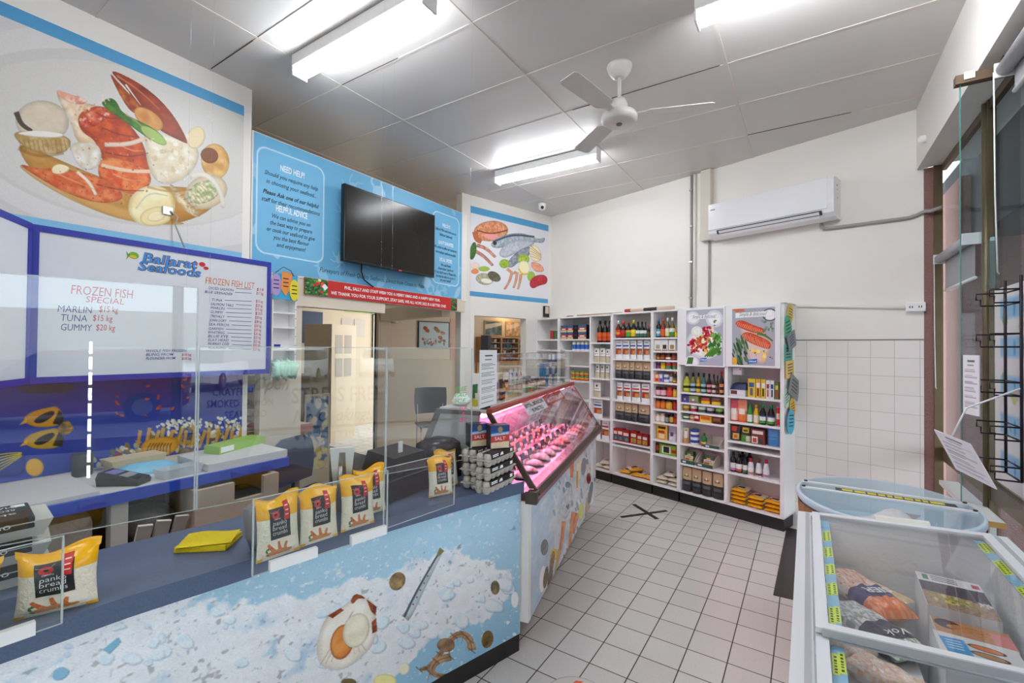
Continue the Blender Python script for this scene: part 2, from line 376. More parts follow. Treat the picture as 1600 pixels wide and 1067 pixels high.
b = mb(mat('rear_wall_beige', '#d9c6ad', .6)); b.box((-6.80, 3.0, 0), (-6.68, 6.55, CEIL)); b.box((-6.68, 6.45, 0), (-4.86, 6.55, CEIL)); struct(b.build('wall_rear_partition', rz=AA))
b = mb(mat('door_strip', '#26231f', .5)); b.box((-6.80, 2.985, .02), (-6.765, 3.0, 2.3)); b.box((-6.76, 2.98, .98), (-6.735, 3.0, 1.02)); o = b.build('trim_5', rz=AA); struct(o)
b = mb(mat('rear_beam', '#e9dfcd', .6)); b.box((-6.66, 3.02, 2.02), (-4.88, 3.14, 2.2)); struct(b.build('trim_6', rz=AA))
# anti-fatigue matting behind the counter
m = mat('ribbed_matting', '#3d3b3c', .9); nt = m.node_tree; wv = nt.nodes.new('ShaderNodeTexWave'); wv.inputs['Scale'].default_value = 9; wv.inputs['Distortion'].default_value = 1.5; wv.inputs['Detail'].default_value = 2; wv.inputs['Detail Scale'].default_value = 3
tc = nt.nodes.new('ShaderNodeTexCoord'); nt.links.new(tc.outputs['Object'], wv.inputs['Vector']); cr = nt.nodes.new('ShaderNodeValToRGB'); cr.color_ramp.elements[0].color = (*hx('#2e2c2d'), 1); cr.color_ramp.elements[1].color = (*hx('#6a6766'), 1)
nt.links.new(wv.outputs[0], cr.inputs[0]); nt.links.new(cr.outputs[0], nt.nodes['Principled BSDF'].inputs['Base Color'])
tag(mb(m).prism([(-7.5, 1.2), (-2.85, -1.2), (-2.0, -1.2), (-2.25, 4.3), (-3.4, 4.3), (-6.2, 4.6), (-7.5, 4.6)], 0, .012).build('floor_mat'), 'dark ribbed rubber matting on the floor behind the counter', 'mat')
# dark floor tiles beside the freezer and along the counter foot
b = mb(mat('dark_floor_tile', '#33292a', .4, var=.15)); b.prism([(-.188, 3.518), (-.03, 3.53), (-.03, 4.90), (-.155, 4.92)], .0, .003); struct(b.build('floor_dark_tiles'))

# ------------------------------------------------------------------ shop window wall
FR = BRONZE
ys = [-3.2, -2.3, -1.1, .1, 1.3, 2.5, 3.68, 4.74]
for k in range(len(ys)-1):
    y0, y1 = ys[k], ys[k+1]
    t = thing('window_%d' % (k+1), None, None); struct(t)
    b = mb(FR).box((.868, y1-.035, .0), (.902, y1+.035, 3.08)) if k < 6 else mb(FR).box((.828, y1-.0, 0), (.880, y1+.06, 3.08))
    if k < 6: b.tube([(.868, y1, .02), (.868, y1, 3.07)], .020, 10)
    b.box((.874, y0+.035, 3.03), (.902, y1-.0, 3.08)); b.box((.872, y0+.035, .80), (.902, y1-.0, .90)); b.box((.874, y0+.035, 0), (.902, y1-.0, .08)); b.build('frame', parent=t)
    bx('pane', (WGX-.003, y0+.04, .9), (WGX+.003, y1-.04, 3.0), GLASS, t); bx('lower_pane', (WGX-.003, y0+.04, .07), (WGX+.003, y1-.04, .82), GLASS, t)
# outside: footpath, road, awning, shopfront opposite
struct(bx('ground', (1.0, -60, -.2), (60, 60, -.02), mat('asphalt', '#68686b', .9, var=.2, vscale=3)))
struct(bx('ground_footpath', (1.0, -30, -.1), (3.8, 30, .0), mat('concrete', '#8d8983', .8, var=.1)))
struct(bx('trim_7', (1.06, -8, 2.5), (3.9, 9, 3.2), mat('awning_soffit', '#22242f', .7)))
bo = struct(bx('wall_opposite', (55, -60, 0), (56, 60, 5), mat('far_shops', '#c9c2b8', .8, var=.2, vscale=.6)))
struct(bx('wall_east_pier', (1.0, 4.85, 0), (2.6, 5.4, 3.0), BRICK))

# ------------------------------------------------------------------ mural helpers
def ctf(fnpx, sx0, sx1, sy0, sy1, W, H):
    """photo survey point -> canvas pixel, through the real plane the picture hangs on"""
    def f(p):
        a, z = fnpx(*p); return ((a-sx0)/(sx1-sx0)*(W-1), (sy0-z)/(sy0-sy1)*(H-1))
    return f
def fw(x, y): p = onX(x, y, WX); return p[1], p[2]
SKYB = '#57a3d3'
# lobster poster on the west wall
Y0, Y1, Z0, Z1 = .10, 1.738, 2.28, 3.42; W, H = 560, 390
c = Cv(W, H, '#dcdad9', ctf(fw, Y0, Y1, Z1, Z0, W, H))
n = fbm(H, W, 3, 3, 5)[..., None]; c.a = c.a*(.96+.05*n)
c.ell(190, 215, 320, 160, '#e2e0de', 14, flat=True, n=60); c.ell(175, 215, 262, 128, '#d6d4d0', 14, flat=True, n=60); c.ell(180, 222, 250, 118, '#dcdad5', 14, flat=True, n=60)
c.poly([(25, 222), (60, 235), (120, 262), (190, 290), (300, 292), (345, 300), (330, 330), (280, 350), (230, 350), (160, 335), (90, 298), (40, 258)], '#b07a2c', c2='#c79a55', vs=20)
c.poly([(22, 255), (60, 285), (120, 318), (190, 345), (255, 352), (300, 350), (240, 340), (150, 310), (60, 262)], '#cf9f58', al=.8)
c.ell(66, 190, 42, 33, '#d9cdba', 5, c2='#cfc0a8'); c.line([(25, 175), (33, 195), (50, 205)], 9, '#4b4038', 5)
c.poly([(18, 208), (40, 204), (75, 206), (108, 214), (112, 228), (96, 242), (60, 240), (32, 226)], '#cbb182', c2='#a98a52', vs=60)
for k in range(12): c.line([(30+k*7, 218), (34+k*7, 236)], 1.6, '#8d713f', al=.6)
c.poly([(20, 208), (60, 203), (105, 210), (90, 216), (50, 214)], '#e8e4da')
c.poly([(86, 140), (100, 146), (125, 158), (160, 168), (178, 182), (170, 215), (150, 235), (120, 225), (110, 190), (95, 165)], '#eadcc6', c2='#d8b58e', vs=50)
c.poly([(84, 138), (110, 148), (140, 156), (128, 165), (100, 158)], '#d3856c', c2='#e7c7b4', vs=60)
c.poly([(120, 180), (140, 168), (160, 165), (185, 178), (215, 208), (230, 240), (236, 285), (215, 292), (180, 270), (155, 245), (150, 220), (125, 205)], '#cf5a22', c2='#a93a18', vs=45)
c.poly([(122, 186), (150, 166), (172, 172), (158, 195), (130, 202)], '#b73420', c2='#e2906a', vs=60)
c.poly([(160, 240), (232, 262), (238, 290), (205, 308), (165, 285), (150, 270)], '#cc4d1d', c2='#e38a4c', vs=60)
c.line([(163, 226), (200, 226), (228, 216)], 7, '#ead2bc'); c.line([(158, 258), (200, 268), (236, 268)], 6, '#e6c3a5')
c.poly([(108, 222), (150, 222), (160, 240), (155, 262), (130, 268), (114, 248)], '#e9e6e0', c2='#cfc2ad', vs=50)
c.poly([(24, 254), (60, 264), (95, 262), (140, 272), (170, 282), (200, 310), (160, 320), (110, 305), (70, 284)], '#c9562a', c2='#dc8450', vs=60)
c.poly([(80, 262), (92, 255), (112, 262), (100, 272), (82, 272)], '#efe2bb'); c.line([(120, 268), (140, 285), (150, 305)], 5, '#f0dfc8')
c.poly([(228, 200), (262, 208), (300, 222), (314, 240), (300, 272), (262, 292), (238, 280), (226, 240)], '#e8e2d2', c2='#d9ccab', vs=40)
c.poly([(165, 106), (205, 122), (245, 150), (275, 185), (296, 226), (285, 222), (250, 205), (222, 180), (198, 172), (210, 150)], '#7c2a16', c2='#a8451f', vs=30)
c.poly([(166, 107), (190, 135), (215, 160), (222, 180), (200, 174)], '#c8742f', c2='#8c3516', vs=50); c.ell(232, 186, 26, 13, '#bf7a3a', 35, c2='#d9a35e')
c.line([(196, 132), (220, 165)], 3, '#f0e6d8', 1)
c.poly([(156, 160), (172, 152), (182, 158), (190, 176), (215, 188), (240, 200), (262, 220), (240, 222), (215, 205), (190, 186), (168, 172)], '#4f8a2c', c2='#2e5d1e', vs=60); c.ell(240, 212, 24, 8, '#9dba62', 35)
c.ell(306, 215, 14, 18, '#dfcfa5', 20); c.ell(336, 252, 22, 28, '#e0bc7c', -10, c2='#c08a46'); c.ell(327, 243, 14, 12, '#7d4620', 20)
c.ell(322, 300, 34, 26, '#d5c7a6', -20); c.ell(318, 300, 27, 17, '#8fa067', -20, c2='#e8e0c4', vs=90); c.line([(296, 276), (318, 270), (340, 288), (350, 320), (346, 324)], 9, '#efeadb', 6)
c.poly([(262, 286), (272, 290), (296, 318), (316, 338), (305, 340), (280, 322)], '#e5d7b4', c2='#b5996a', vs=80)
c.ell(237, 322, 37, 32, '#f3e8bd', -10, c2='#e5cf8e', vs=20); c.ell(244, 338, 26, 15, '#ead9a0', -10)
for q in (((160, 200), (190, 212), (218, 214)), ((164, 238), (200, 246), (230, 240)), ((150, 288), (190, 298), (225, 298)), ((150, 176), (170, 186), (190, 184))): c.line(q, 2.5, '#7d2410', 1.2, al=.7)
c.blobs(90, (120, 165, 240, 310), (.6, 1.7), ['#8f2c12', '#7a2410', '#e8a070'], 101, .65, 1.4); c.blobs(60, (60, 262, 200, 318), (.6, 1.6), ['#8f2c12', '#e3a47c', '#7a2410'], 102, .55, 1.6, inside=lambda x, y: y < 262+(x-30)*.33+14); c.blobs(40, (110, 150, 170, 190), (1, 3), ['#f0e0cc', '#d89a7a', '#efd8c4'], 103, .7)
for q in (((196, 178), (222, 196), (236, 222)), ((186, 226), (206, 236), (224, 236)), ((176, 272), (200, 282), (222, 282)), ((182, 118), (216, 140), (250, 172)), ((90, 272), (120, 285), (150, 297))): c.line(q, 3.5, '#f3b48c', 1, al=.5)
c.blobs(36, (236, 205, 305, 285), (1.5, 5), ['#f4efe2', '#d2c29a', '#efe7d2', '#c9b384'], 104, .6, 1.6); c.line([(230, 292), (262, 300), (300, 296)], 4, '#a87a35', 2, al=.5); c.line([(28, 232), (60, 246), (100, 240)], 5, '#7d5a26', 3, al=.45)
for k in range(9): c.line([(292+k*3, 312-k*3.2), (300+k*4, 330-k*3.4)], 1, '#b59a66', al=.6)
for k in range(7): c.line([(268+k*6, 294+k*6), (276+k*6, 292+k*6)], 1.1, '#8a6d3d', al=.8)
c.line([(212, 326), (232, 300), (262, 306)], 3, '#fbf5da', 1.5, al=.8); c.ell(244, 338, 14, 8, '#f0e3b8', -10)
for y0, y1 in ((3.345, 3.421), (2.279, 2.326)): c.poly([((q-Y0)/(Y1-Y0)*W, (Z1-z)/(Z1-Z0)*H) for q, z in ((Y0, y0), (Y1+.1, y0), (Y1+.1, y1), (Y0, y1))], SKYB if y0 > 3 else '#86c3e4', raw=True)
c.speck(.02)
t = c.mesh('wall_poster', lambda X, Y: (X*0+WX+.002, Y0+(Y1-Y0)*X, Z1-(Z1-Z0)*Y), PR)
tag(t, 'large wall print of lobster and clams in broth, blue bands above and below', 'poster')
# seafood poster on the north-west wall
def fs(x, y): p = onpl(x, y, ua, -4.74); return float(p@na), p[2]
V0, V1, Z0p, Z1p = 3.34, 4.742, 2.285, 3.435; W, H = 330, 270
c = Cv(W, H, '#e9e9ee', ctf(fs, V0, V1, Z1p, Z0p, W, H))
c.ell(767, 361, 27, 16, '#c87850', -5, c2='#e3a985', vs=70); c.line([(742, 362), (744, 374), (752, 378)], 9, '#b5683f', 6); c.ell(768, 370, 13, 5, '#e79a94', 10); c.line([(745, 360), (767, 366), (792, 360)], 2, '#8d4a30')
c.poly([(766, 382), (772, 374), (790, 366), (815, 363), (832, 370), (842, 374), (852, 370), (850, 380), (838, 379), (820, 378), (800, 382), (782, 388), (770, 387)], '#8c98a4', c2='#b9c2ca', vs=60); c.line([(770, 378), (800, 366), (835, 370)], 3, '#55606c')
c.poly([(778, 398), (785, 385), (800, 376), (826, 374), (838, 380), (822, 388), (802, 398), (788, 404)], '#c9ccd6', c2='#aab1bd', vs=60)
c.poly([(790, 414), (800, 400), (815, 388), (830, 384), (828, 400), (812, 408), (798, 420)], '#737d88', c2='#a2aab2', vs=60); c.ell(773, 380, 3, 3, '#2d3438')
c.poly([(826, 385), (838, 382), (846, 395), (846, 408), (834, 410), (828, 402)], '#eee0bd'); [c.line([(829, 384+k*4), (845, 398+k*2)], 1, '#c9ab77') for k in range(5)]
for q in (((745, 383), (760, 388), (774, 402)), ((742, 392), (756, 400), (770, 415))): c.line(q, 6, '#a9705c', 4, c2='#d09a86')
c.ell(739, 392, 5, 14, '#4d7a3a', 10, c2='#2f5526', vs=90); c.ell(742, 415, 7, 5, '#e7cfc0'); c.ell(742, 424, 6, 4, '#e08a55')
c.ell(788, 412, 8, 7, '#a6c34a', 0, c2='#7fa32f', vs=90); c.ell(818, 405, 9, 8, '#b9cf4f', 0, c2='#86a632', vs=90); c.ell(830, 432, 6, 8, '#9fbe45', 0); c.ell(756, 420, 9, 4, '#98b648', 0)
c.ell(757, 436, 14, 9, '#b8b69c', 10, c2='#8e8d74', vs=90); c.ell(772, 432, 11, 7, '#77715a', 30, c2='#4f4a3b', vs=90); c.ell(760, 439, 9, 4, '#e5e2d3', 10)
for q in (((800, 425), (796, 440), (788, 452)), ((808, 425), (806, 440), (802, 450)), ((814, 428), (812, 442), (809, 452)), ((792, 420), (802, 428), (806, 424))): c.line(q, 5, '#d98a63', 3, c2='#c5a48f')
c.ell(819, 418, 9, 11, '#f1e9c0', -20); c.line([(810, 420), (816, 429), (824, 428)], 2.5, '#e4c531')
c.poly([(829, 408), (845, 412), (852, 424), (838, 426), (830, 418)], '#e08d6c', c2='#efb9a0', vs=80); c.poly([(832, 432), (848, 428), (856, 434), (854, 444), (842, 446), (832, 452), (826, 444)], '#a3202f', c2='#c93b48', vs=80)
for a0, a1 in ((3.345, 3.436), (2.28, 2.35)): c.poly([(0, (Z1p-a1)/(Z1p-Z0p)*H), (W, (Z1p-a1)/(Z1p-Z0p)*H), (W, (Z1p-a0)/(Z1p-Z0p)*H), (0, (Z1p-a0)/(Z1p-Z0p)*H)], SKYB, raw=True)
t = c.mesh('wall_poster', lambda X, Y: (ua[0]*-4.738+na[0]*(V0+(V1-V0)*X), ua[1]*-4.738+na[1]*(V0+(V1-V0)*X), Z1p-(Z1p-Z0p)*Y), PR)
tag(t, 'square wall print of crab, whole fish, prawns and tuna beside the north wall', 'poster')

# blue information sign over the rear opening
Y0b, Y1b, Z0b, Z1b = 1.812, 4.30, 2.215, 3.262; W, H = 640, 270
c = Cv(W, H, '#6db4dd', ctf(fw, Y0b, Y1b, Z1b, Z0b, W, H)); L1, L2 = '#8cc6e6', '#9dd0ec'
n = fbm(H, W, 3, 2, 9)[..., None]; c.a = c.a*(.97+.06*n)
g = np.random.default_rng(4)
for k in range(46):
    x, y = g.random()*W, g.random()*H; a = g.random()*180; q = 9+g.random()*12; cc = L1 if k % 2 else L2; kd = k % 5
    T_ = lambda pts: [(x+q*(px*math.cos(a)-py*math.sin(a)), y+q*(px*math.sin(a)+py*math.cos(a))) for px, py in pts]
    if kd == 0: c.ell(x, y, q*1.3, q*.65, cc, math.degrees(a), raw=True); c.poly(T_([(1.1, 0), (1.9, .6), (1.7, 0), (1.9, -.6)]), cc, raw=True)
    elif kd == 1:
        c.ell(x, y, q*.7, q*.8, cc, 0, raw=True)
        for i in range(6): c.line(T_([(0, 0), (math.cos(i)*1.1, math.sin(i)*1.1), (math.cos(i+.5)*1.8, math.sin(i+.5)*1.7)]), q*.28, cc, q*.08, raw=True)
    elif kd == 2:
        c.ell(x, y, q, q*.8, cc, 0, raw=True)
        for i in (-1, 1): c.line(T_([(.6, .5*i), (1.5, .9*i), (1.9, .1*i)]), q*.35, cc, q*.2, raw=True)
        for i in range(5): c.line(T_([(-.4, 0), (-1.6, -1+i*.5)]), 2, cc, raw=True)
    elif kd == 3: c.poly(T_([(-1, 0), (-.6, -.9), (0, -1.15), (.6, -.9), (1, 0), (.3, .9), (-.3, .9)]), cc, raw=True); [c.line(T_([(0, .8), (-.8+.4*i, -.9)]), 1.2, '#6db4dd', raw=True) for i in range(5)]
    else: c.ell(x, y, q*.55, q*1.5, cc, math.degrees(a), raw=True); c.line(T_([(0, 1.3), (.5, 2), (-.3, 2.4)]), q*.4, cc, raw=True)
def rrect(x0, y0, x1, y1, r, n=8):
    P = []
    for cx, cy, a0 in ((x1-r, y0+r, -90), (x1-r, y1-r, 0), (x0+r, y1-r, 90), (x0+r, y0+r, 180)):
        for i in range(n+1): t = math.radians(a0+90*i/n); P.append((cx+r*math.cos(t), cy+r*math.sin(t)))
    return P
def wy(p): return ((p[0]-Y0b)/(Y1b-Y0b)*W, (Z1b-p[1])/(Z1b-Z0b)*H)
PA = [onX(*q, WX) for q in ((403, 245), (495, 300), (492, 405), (399, 380))]; pa0, pa1, pz0, pz1 = PA[0][1]-.02, 2.40, 2.325, 3.165
PB = (3.79, 4.235, 2.37, 3.165)
for (q0, q1, z0, z1) in ((1.845, 2.405, 2.36, 3.165), PB):
    a, b_ = wy((q0, z1)), wy((q1, z0)); c.poly(rrect(a[0]-3, a[1]-3, b_[0]+3, b_[1]+3, 20), '#c9e6f6', raw=True); c.poly(rrect(a[0], a[1], b_[0], b_[1], 18), '#76bbe2', raw=True)
sg = thing('information_sign', 'long blue seafood-pattern sign with two text panels behind the television', 'sign', (WX+.001, 0, 0))
c.mesh('sign_face', lambda X, Y: (X*0+.002, Y0b+(Y1b-Y0b)*X, Z1b-(Z1b-Z0b)*Y), PR, sg)
WT = mb(mat('white_ink', '#f7fbfd', .5)); BT = mb(mat('navy_ink', '#1f2d3c', .5)); fnw = lambda x, y: (.0035, x, y)
for s, y, wd in (('NEED HELP?', 3.03, .21), ('HELPFUL ADVICE', 2.70, .27)): put_text(WT, s, .07, fnw, 2.125, y, width=wd, bold=.02)
for s, y, wd in (('Should you require any help', 2.965, .46), ('in choosing your seafood...', 2.90, .43), ('Please Ask one of our helpful', 2.815, .48), ('staff for their recommendations', 2.755, .50), ('We can advise you on', 2.64, .33), ('the best way to prepare', 2.585, .36), ('or cook our seafood to give', 2.53, .41), ('you the best flavour', 2.475, .31), ('and enjoyment!', 2.42, .25)):
    put_text(BT, s, .048, fnw, 2.125, y, width=wd, shear=.3, bold=.02 if 'Please' in s else .006)
for s, y, wd in (('WELCOME', 3.02, .14), ('QUALITY GUARANTEED', 2.815, .26), ('SPECIAL ORDERS', 2.62, .22)): put_text(WT, s, .055, fnw, 4.01, y, width=wd, bold=.02)
for s, y, wd in (('Sally & Phil welcome you to', 2.965, .36), ('Ballarat Seafoods.', 2.91, .22), ('We strive to offer our customers', 2.76, .39), ('the freshest seafood possible', 2.705, .35), ('We sell fresh', 2.565, .17), ('Australian Seafood', 2.52, .27), ("If you don't see it, Please Ask,", 2.475, .37), ('we may be able to source it', 2.43, .33), ('on your behalf.', 2.39, .19)):
    put_text(BT, s, .045, fnw, 4.01, y, width=wd, shear=.3, bold=.012)
put_text(BT, 'Purveyors of Fresh Quality Seafoods, Direct from Ocean to Plate', .06, fnw, 3.02, 2.275, width=1.28, shear=.3)
WT.build('heading_lettering', parent=sg); BT.build('body_lettering', parent=sg)
# red season's greetings banner
bn = thing('greetings_banner', 'red season greetings banner with white capitals and pine corners under blue sign', 'banner', (WX+.004, 0, 0))
b = mb(mat('banner_red', '#c9201e', .5)); b.box((-.004, 2.24, 2.068), (.006, 4.212, 2.209)); b.build('banner_sheet', parent=bn)
c = Cv(70, 60, '#2f6a35'); c.blobs(60, (0, 0, 70, 60), (2, 6), ['#1f4d28', '#4c8a3e', '#16391f', '#7fae5a'], 3); c.blobs(7, (4, 4, 60, 56), (4, 7), ['#c9201e', '#e9d9a0', '#d8543a'], 5, asp=1); c.mesh('pine_corner', plane_fn((.0065, 2.24, 2.209), (0, 1, 0), (0, 0, -1), .22, .141), PR, bn)
c = Cv(40, 60, '#2f6a35'); c.blobs(40, (0, 0, 40, 60), (2, 6), ['#1f4d28', '#4c8a3e', '#16391f'], 8); c.blobs(3, (4, 4, 36, 56), (4, 6), ['#c9201e'], 5, asp=1); c.mesh('pine_corner', plane_fn((.0065, 4.10, 2.209), (0, 1, 0), (0, 0, -1), .112, .141), PR, bn)
b = mb(mat('white_ink', '#f7fbfd')); fnb = lambda x, y: (.0075, x, y)
put_text(b, 'PHIL, SALLY AND STAFF WISH YOU A MERRY XMAS AND A HAPPY NEW YEAR,', .042, fnb, 3.27, 2.150, width=1.28, bold=.02); put_text(b, 'WE THANK YOU FOR YOUR SUPPORT, STAY SAFE, WE ALL HOPE 2022 IS A BETTER ONE!', .042, fnb, 3.25, 2.09, width=1.52, bold=.02)
b.poly([(.0072, 2.40, 2.15), (.0072, 2.43, 2.175), (.0072, 2.46, 2.145), (.0072, 2.43, 2.115)]); b.build('lettering', parent=bn)

# television
tv = thing('television', 'black flat television mounted on blue information sign', 'television', (WX+.02, 3.115, 2.73))
bx('bracket', (-.014, -.15, -.12), (.05, .15, .12), BLACK, tv)
b = mb(mat('tv_bezel', '#0c0c0d', .25)); b.box((.05, -.58, -.345), (.1, .58, .34), bev=.008); b.build('housing', parent=tv)
bx('screen', (.1, -.565, -.32), (.103, .565, .325), mat('tv_screen', '#1c1a17', .2, spec=.25), tv)
b = mb(mat('tv_red', '#cc3333', .4)); b.box((.1, .06, -.343), (.104, .1, -.33)); b.build('logo_light', parent=tv)
tag(mb(BLACK).tube([(WX+.03, 2.80, 2.40), (WX+.04, 2.79, 2.33), (WX+.03, 2.83, 2.26), (WX+.02, 2.93, 2.215), (WX+.02, 2.95, 2.21)], .007).build('power_cable'), 'black cable hanging below the television', 'cable')

# ------------------------------------------------------------------ ceiling lamps and fan
DIFF = mat('lamp_diffuser', '#ffffff', .4, emit='#f7faff', es=LAMP_E)
def lamp(x0, x1, y, label, grp='fluorescent battens on the ceiling'):
    t = thing('ceiling_lamp', label, 'lamp', ((x0+x1)/2, y, CEIL-.004), 0, grp); h = (x1-x0)/2
    b = mb(WHITE).box((-h, -.055, -.075), (h, .055, 0), bev=.004); b.build('housing', parent=t)
    b = mb(DIFF); pr = [(-.048, -.076), (-.05, -.1), (-.042, -.122), (-.02, -.132), (.02, -.132), (.042, -.122), (.05, -.1), (.048, -.076)]
    b.smooth = True; b.loft([[(x, p[0], p[1]) for p in pr] for x in (-h+.012, h-.012)]); b.build('diffuser', parent=t)
    for s in (-1, 1): bx('end_cap', (s*h-.012 if s > 0 else -h, -.052, -.134), (h if s > 0 else -h+.012, .052, -.076), WHITE, t)
LB = .1
lamp(-2.87, -1.68, 1.765, 'fluorescent batten nearest the lobster poster, running across the ceiling')
lamp(-2.87, -1.68, 4.10, 'fluorescent batten nearest the square seafood poster')
lamp(-.52, .68, 2.66, 'fluorescent batten nearest the shop window, partly out of view')
lamp(-2.0, -.8, -.6, 'added fluorescent batten, unseen behind the camera'); DIFF = mat('added_rear_diffuser', '#fff6e6', .4, emit='#ffe9c8', es=LAMP_E*.13)  # unseen batten added behind the camera for light; weaker, warmer diffuser for the rear one
lamp(-6.2, -5.0, 3.3, 'added fluorescent batten, unseen in the rear room')  # hidden from view, added so the rear room has its own light
fc = onz(968, 103, CEIL); fan = thing('ceiling_fan', 'white ceiling fan with three thin blades on a short rod', 'fan', (fc[0], fc[1], CEIL))
FW = mat('fan_enamel', '#dfdcd8', .35)
mb(FW).lathe([(.03, -.085), (.05, -.075), (.075, -.04), (.085, -.01), (.085, 0)], 28).build('canopy', parent=fan)
mb(FW).lathe([(.013, -.24), (.013, -.08)], 14).build('rod', parent=fan)
mb(FW).lathe([(.02, -.40), (.10, -.395), (.122, -.375), (.122, -.355), (.112, -.345), (.112, -.335), (.06, -.33), (.055, -.27), (.04, -.235), (.012, -.23)], 32).build('motor', parent=fan)
mb(mat('fan_cap', '#6d6a63', .4)).lathe([(.018, -.408), (.02, -.40), (.01, -.398)], 14).build('cap', parent=fan)
for k in range(3):
    a = math.radians(20+120*k); b = MB(); b.use(FW); b.T = Matrix.Translation((0, 0, -.34)) @ Matrix.Rotation(a, 4, 'Z') @ Matrix.Rotation(math.radians(9), 4, 'X')
    b.prism([(.09, -.02), (.17, -.03), (.20, -.06), (.58, -.065), (.6, -.05), (.6, .05), (.58, .065), (.20, .06), (.17, .03), (.09, .02)], -.002, .002); b.build('blade', parent=fan)

# ------------------------------------------------------------------ service counter
CF = [(-1.745, -1.2), (-1.70, -.30), (-1.672, .10), (-1.657, .265), (-1.637, .509), (-1.59, .762), (-1.541, 1.059), (-1.492, 1.331), (-1.415, 1.651), (-1.2846, 2.1146)]
CFn = [np.array(p) for p in CF]
def offset(P, d):
    out = []
    for i, p in enumerate(P):
        a = P[min(i+1, len(P)-1)]-P[max(i-1, 0)]; a = a/np.hypot(*a); out.append(p+np.array([a[1], -a[0]])*d)
    out[-1] = np.array(Cst(2.352, -.768+d)[:2])          # the counter ends square against the fish case
    return out
SL = np.concatenate([[0], np.cumsum([np.hypot(*(CFn[i+1]-CFn[i])) for i in range(len(CFn)-1)])])
PF = offset(CFn, -.018)
def fcount(x, y):
    for i in range(len(PF)-1):
        d = PF[i+1]-PF[i]; nn = np.array([d[1], -d[0], 0]); nn /= np.linalg.norm(nn); p = onpl(x, y, nn, nn[:2]@PF[i]); k = (p[:2]-PF[i])@d/(d@d)
        if (k >= 0 or i == 0) and (k < 1 or i == len(PF)-2): return SL[i]+k*(SL[i+1]-SL[i]), p[2]
    return 0, 0
def along(s, P=None):
    P = P or PF; s = np.asarray(s); return np.interp(s, SL, [p[0] for p in P]), np.interp(s, SL, [p[1] for p in P])
ctr = thing('service_counter', 'long shop counter with speckled blue top and icy seafood print on its front', 'counter')
SLAB = mat('blue_speckled_laminate', '#54627c', .32, var=.35, vscale=260)
ENDP = lambda t: np.array(Cst(2.352, t)[:2])
BK = offset(CFn, -.455)[:-1]+[ENDP(-1.235)]
mb(SLAB).prism([tuple(p) for p in CFn]+[tuple(p) for p in BK[::-1]], .852, .914).build('worktop', parent=ctr)
pb = offset(CFn, -.42)[:-1]+[ENDP(-1.2)]
mb(mat('counter_carcass', '#d9d4cd', .6)).prism([tuple(p) for p in offset(CFn, -.022)]+[tuple(p) for p in pb[::-1]], .09, .852).build('carcass', parent=ctr)
mb(mat('black_plinth', '#191817', .5)).prism([tuple(p) for p in offset(CFn, -.02)]+[tuple(p) for p in (offset(CFn, -.40)[:-1]+[ENDP(-1.19)])[::-1]], 0, .09).build('plinth', parent=ctr)
S0, S1, W, H = .55, float(SL[-1]), 900, 300
c = Cv(W, H, '#bfdeed', ctf(fcount, S0, S1, .852, .09, W, H))
n1 = fbm(H, W, 5, 6, 21); n2 = fbm(H, W, 24, 4, 22); n3 = fbm(H, W, 60, 3, 23)
yy, xx = np.mgrid[0:H, 0:W]; fx_, fy_ = xx/W, yy/H
band = np.clip(1.25-np.abs(fy_-(.58-.12*fx_+.25*(fx_-.5)**2))*3.3, 0, 1)*np.clip(1.15-(fx_-.72)*1.8*(fx_ > .72), 0, 1)
band = np.maximum(band, np.clip((.62-fx_)*1.9, 0, .85)*np.clip((fy_-.16-.25*fx_)*6, 0, 1))
mk = Cv(W, H, '#000000', c.tf); mk.poly([(-40, 975), (40, 960), (100, 942), (150, 918), (205, 902), (236, 912), (262, 940), (320, 925), (362, 938), (420, 940), (470, 925), (500, 930), (540, 905), (600, 893), (650, 890), (700, 868), (762, 872), (800, 892), (802, 930), (770, 968), (705, 985), (668, 1002), (640, 1040), (600, 1075), (300, 1090), (-40, 1090)], '#ffffff', flat=True)
mk = mk.a[..., 0]
for _ in range(3):
    for ax in (0, 1): q_ = np.cumsum(np.pad(mk, [(13, 12) if a_ == ax else (0, 0) for a_ in (0, 1)], mode='edge'), ax); mk = (q_[25:] - q_[:-25])/25 if ax == 0 else (q_[:, 25:] - q_[:, :-25])/25
ice = np.clip((mk*1.35+(n1-.5)*.9+(n2-.5)*1.3+(n3-.5)*.9-.55)*5, 0, 1)[..., None]
wht = np.array([.975, .985, .995])*(.94+.06*n3[..., None])+np.array([-.22, -.13, -.07])*np.clip((n2[..., None]-.54)*4, 0, 1)*np.clip((n3[..., None]-.35)*3, 0, 1)
blue = np.array(Cv.rgb('#aed4e7'))*(.95+.10*n1[..., None])-np.array([.14, .08, .04])*np.clip((fy_-.35)*1.1, 0, 1)[..., None]*(n1[..., None] > .2)
c.a = np.clip(blue*(1-ice)+wht*ice, 0, 1)
dk = (np.clip((n3-.72)*9, 0, 1)*np.clip((n2-.5)*5, 0, 1)*(band > .1))[..., None]; c.a = c.a*(1-.55*dk)+np.array([.25, .4, .5])*.55*dk
n4 = fbm(H, W, 130, 2, 24)[..., None]; bub = np.clip((n4-.74)*14, 0, 1); c.a = c.a*(1-.6*bub)+.95*.6*bub; drk = np.clip((.25-n4)*12, 0, 1)*ice; c.a = c.a*(1-.22*drk)
g = np.random.default_rng(33)
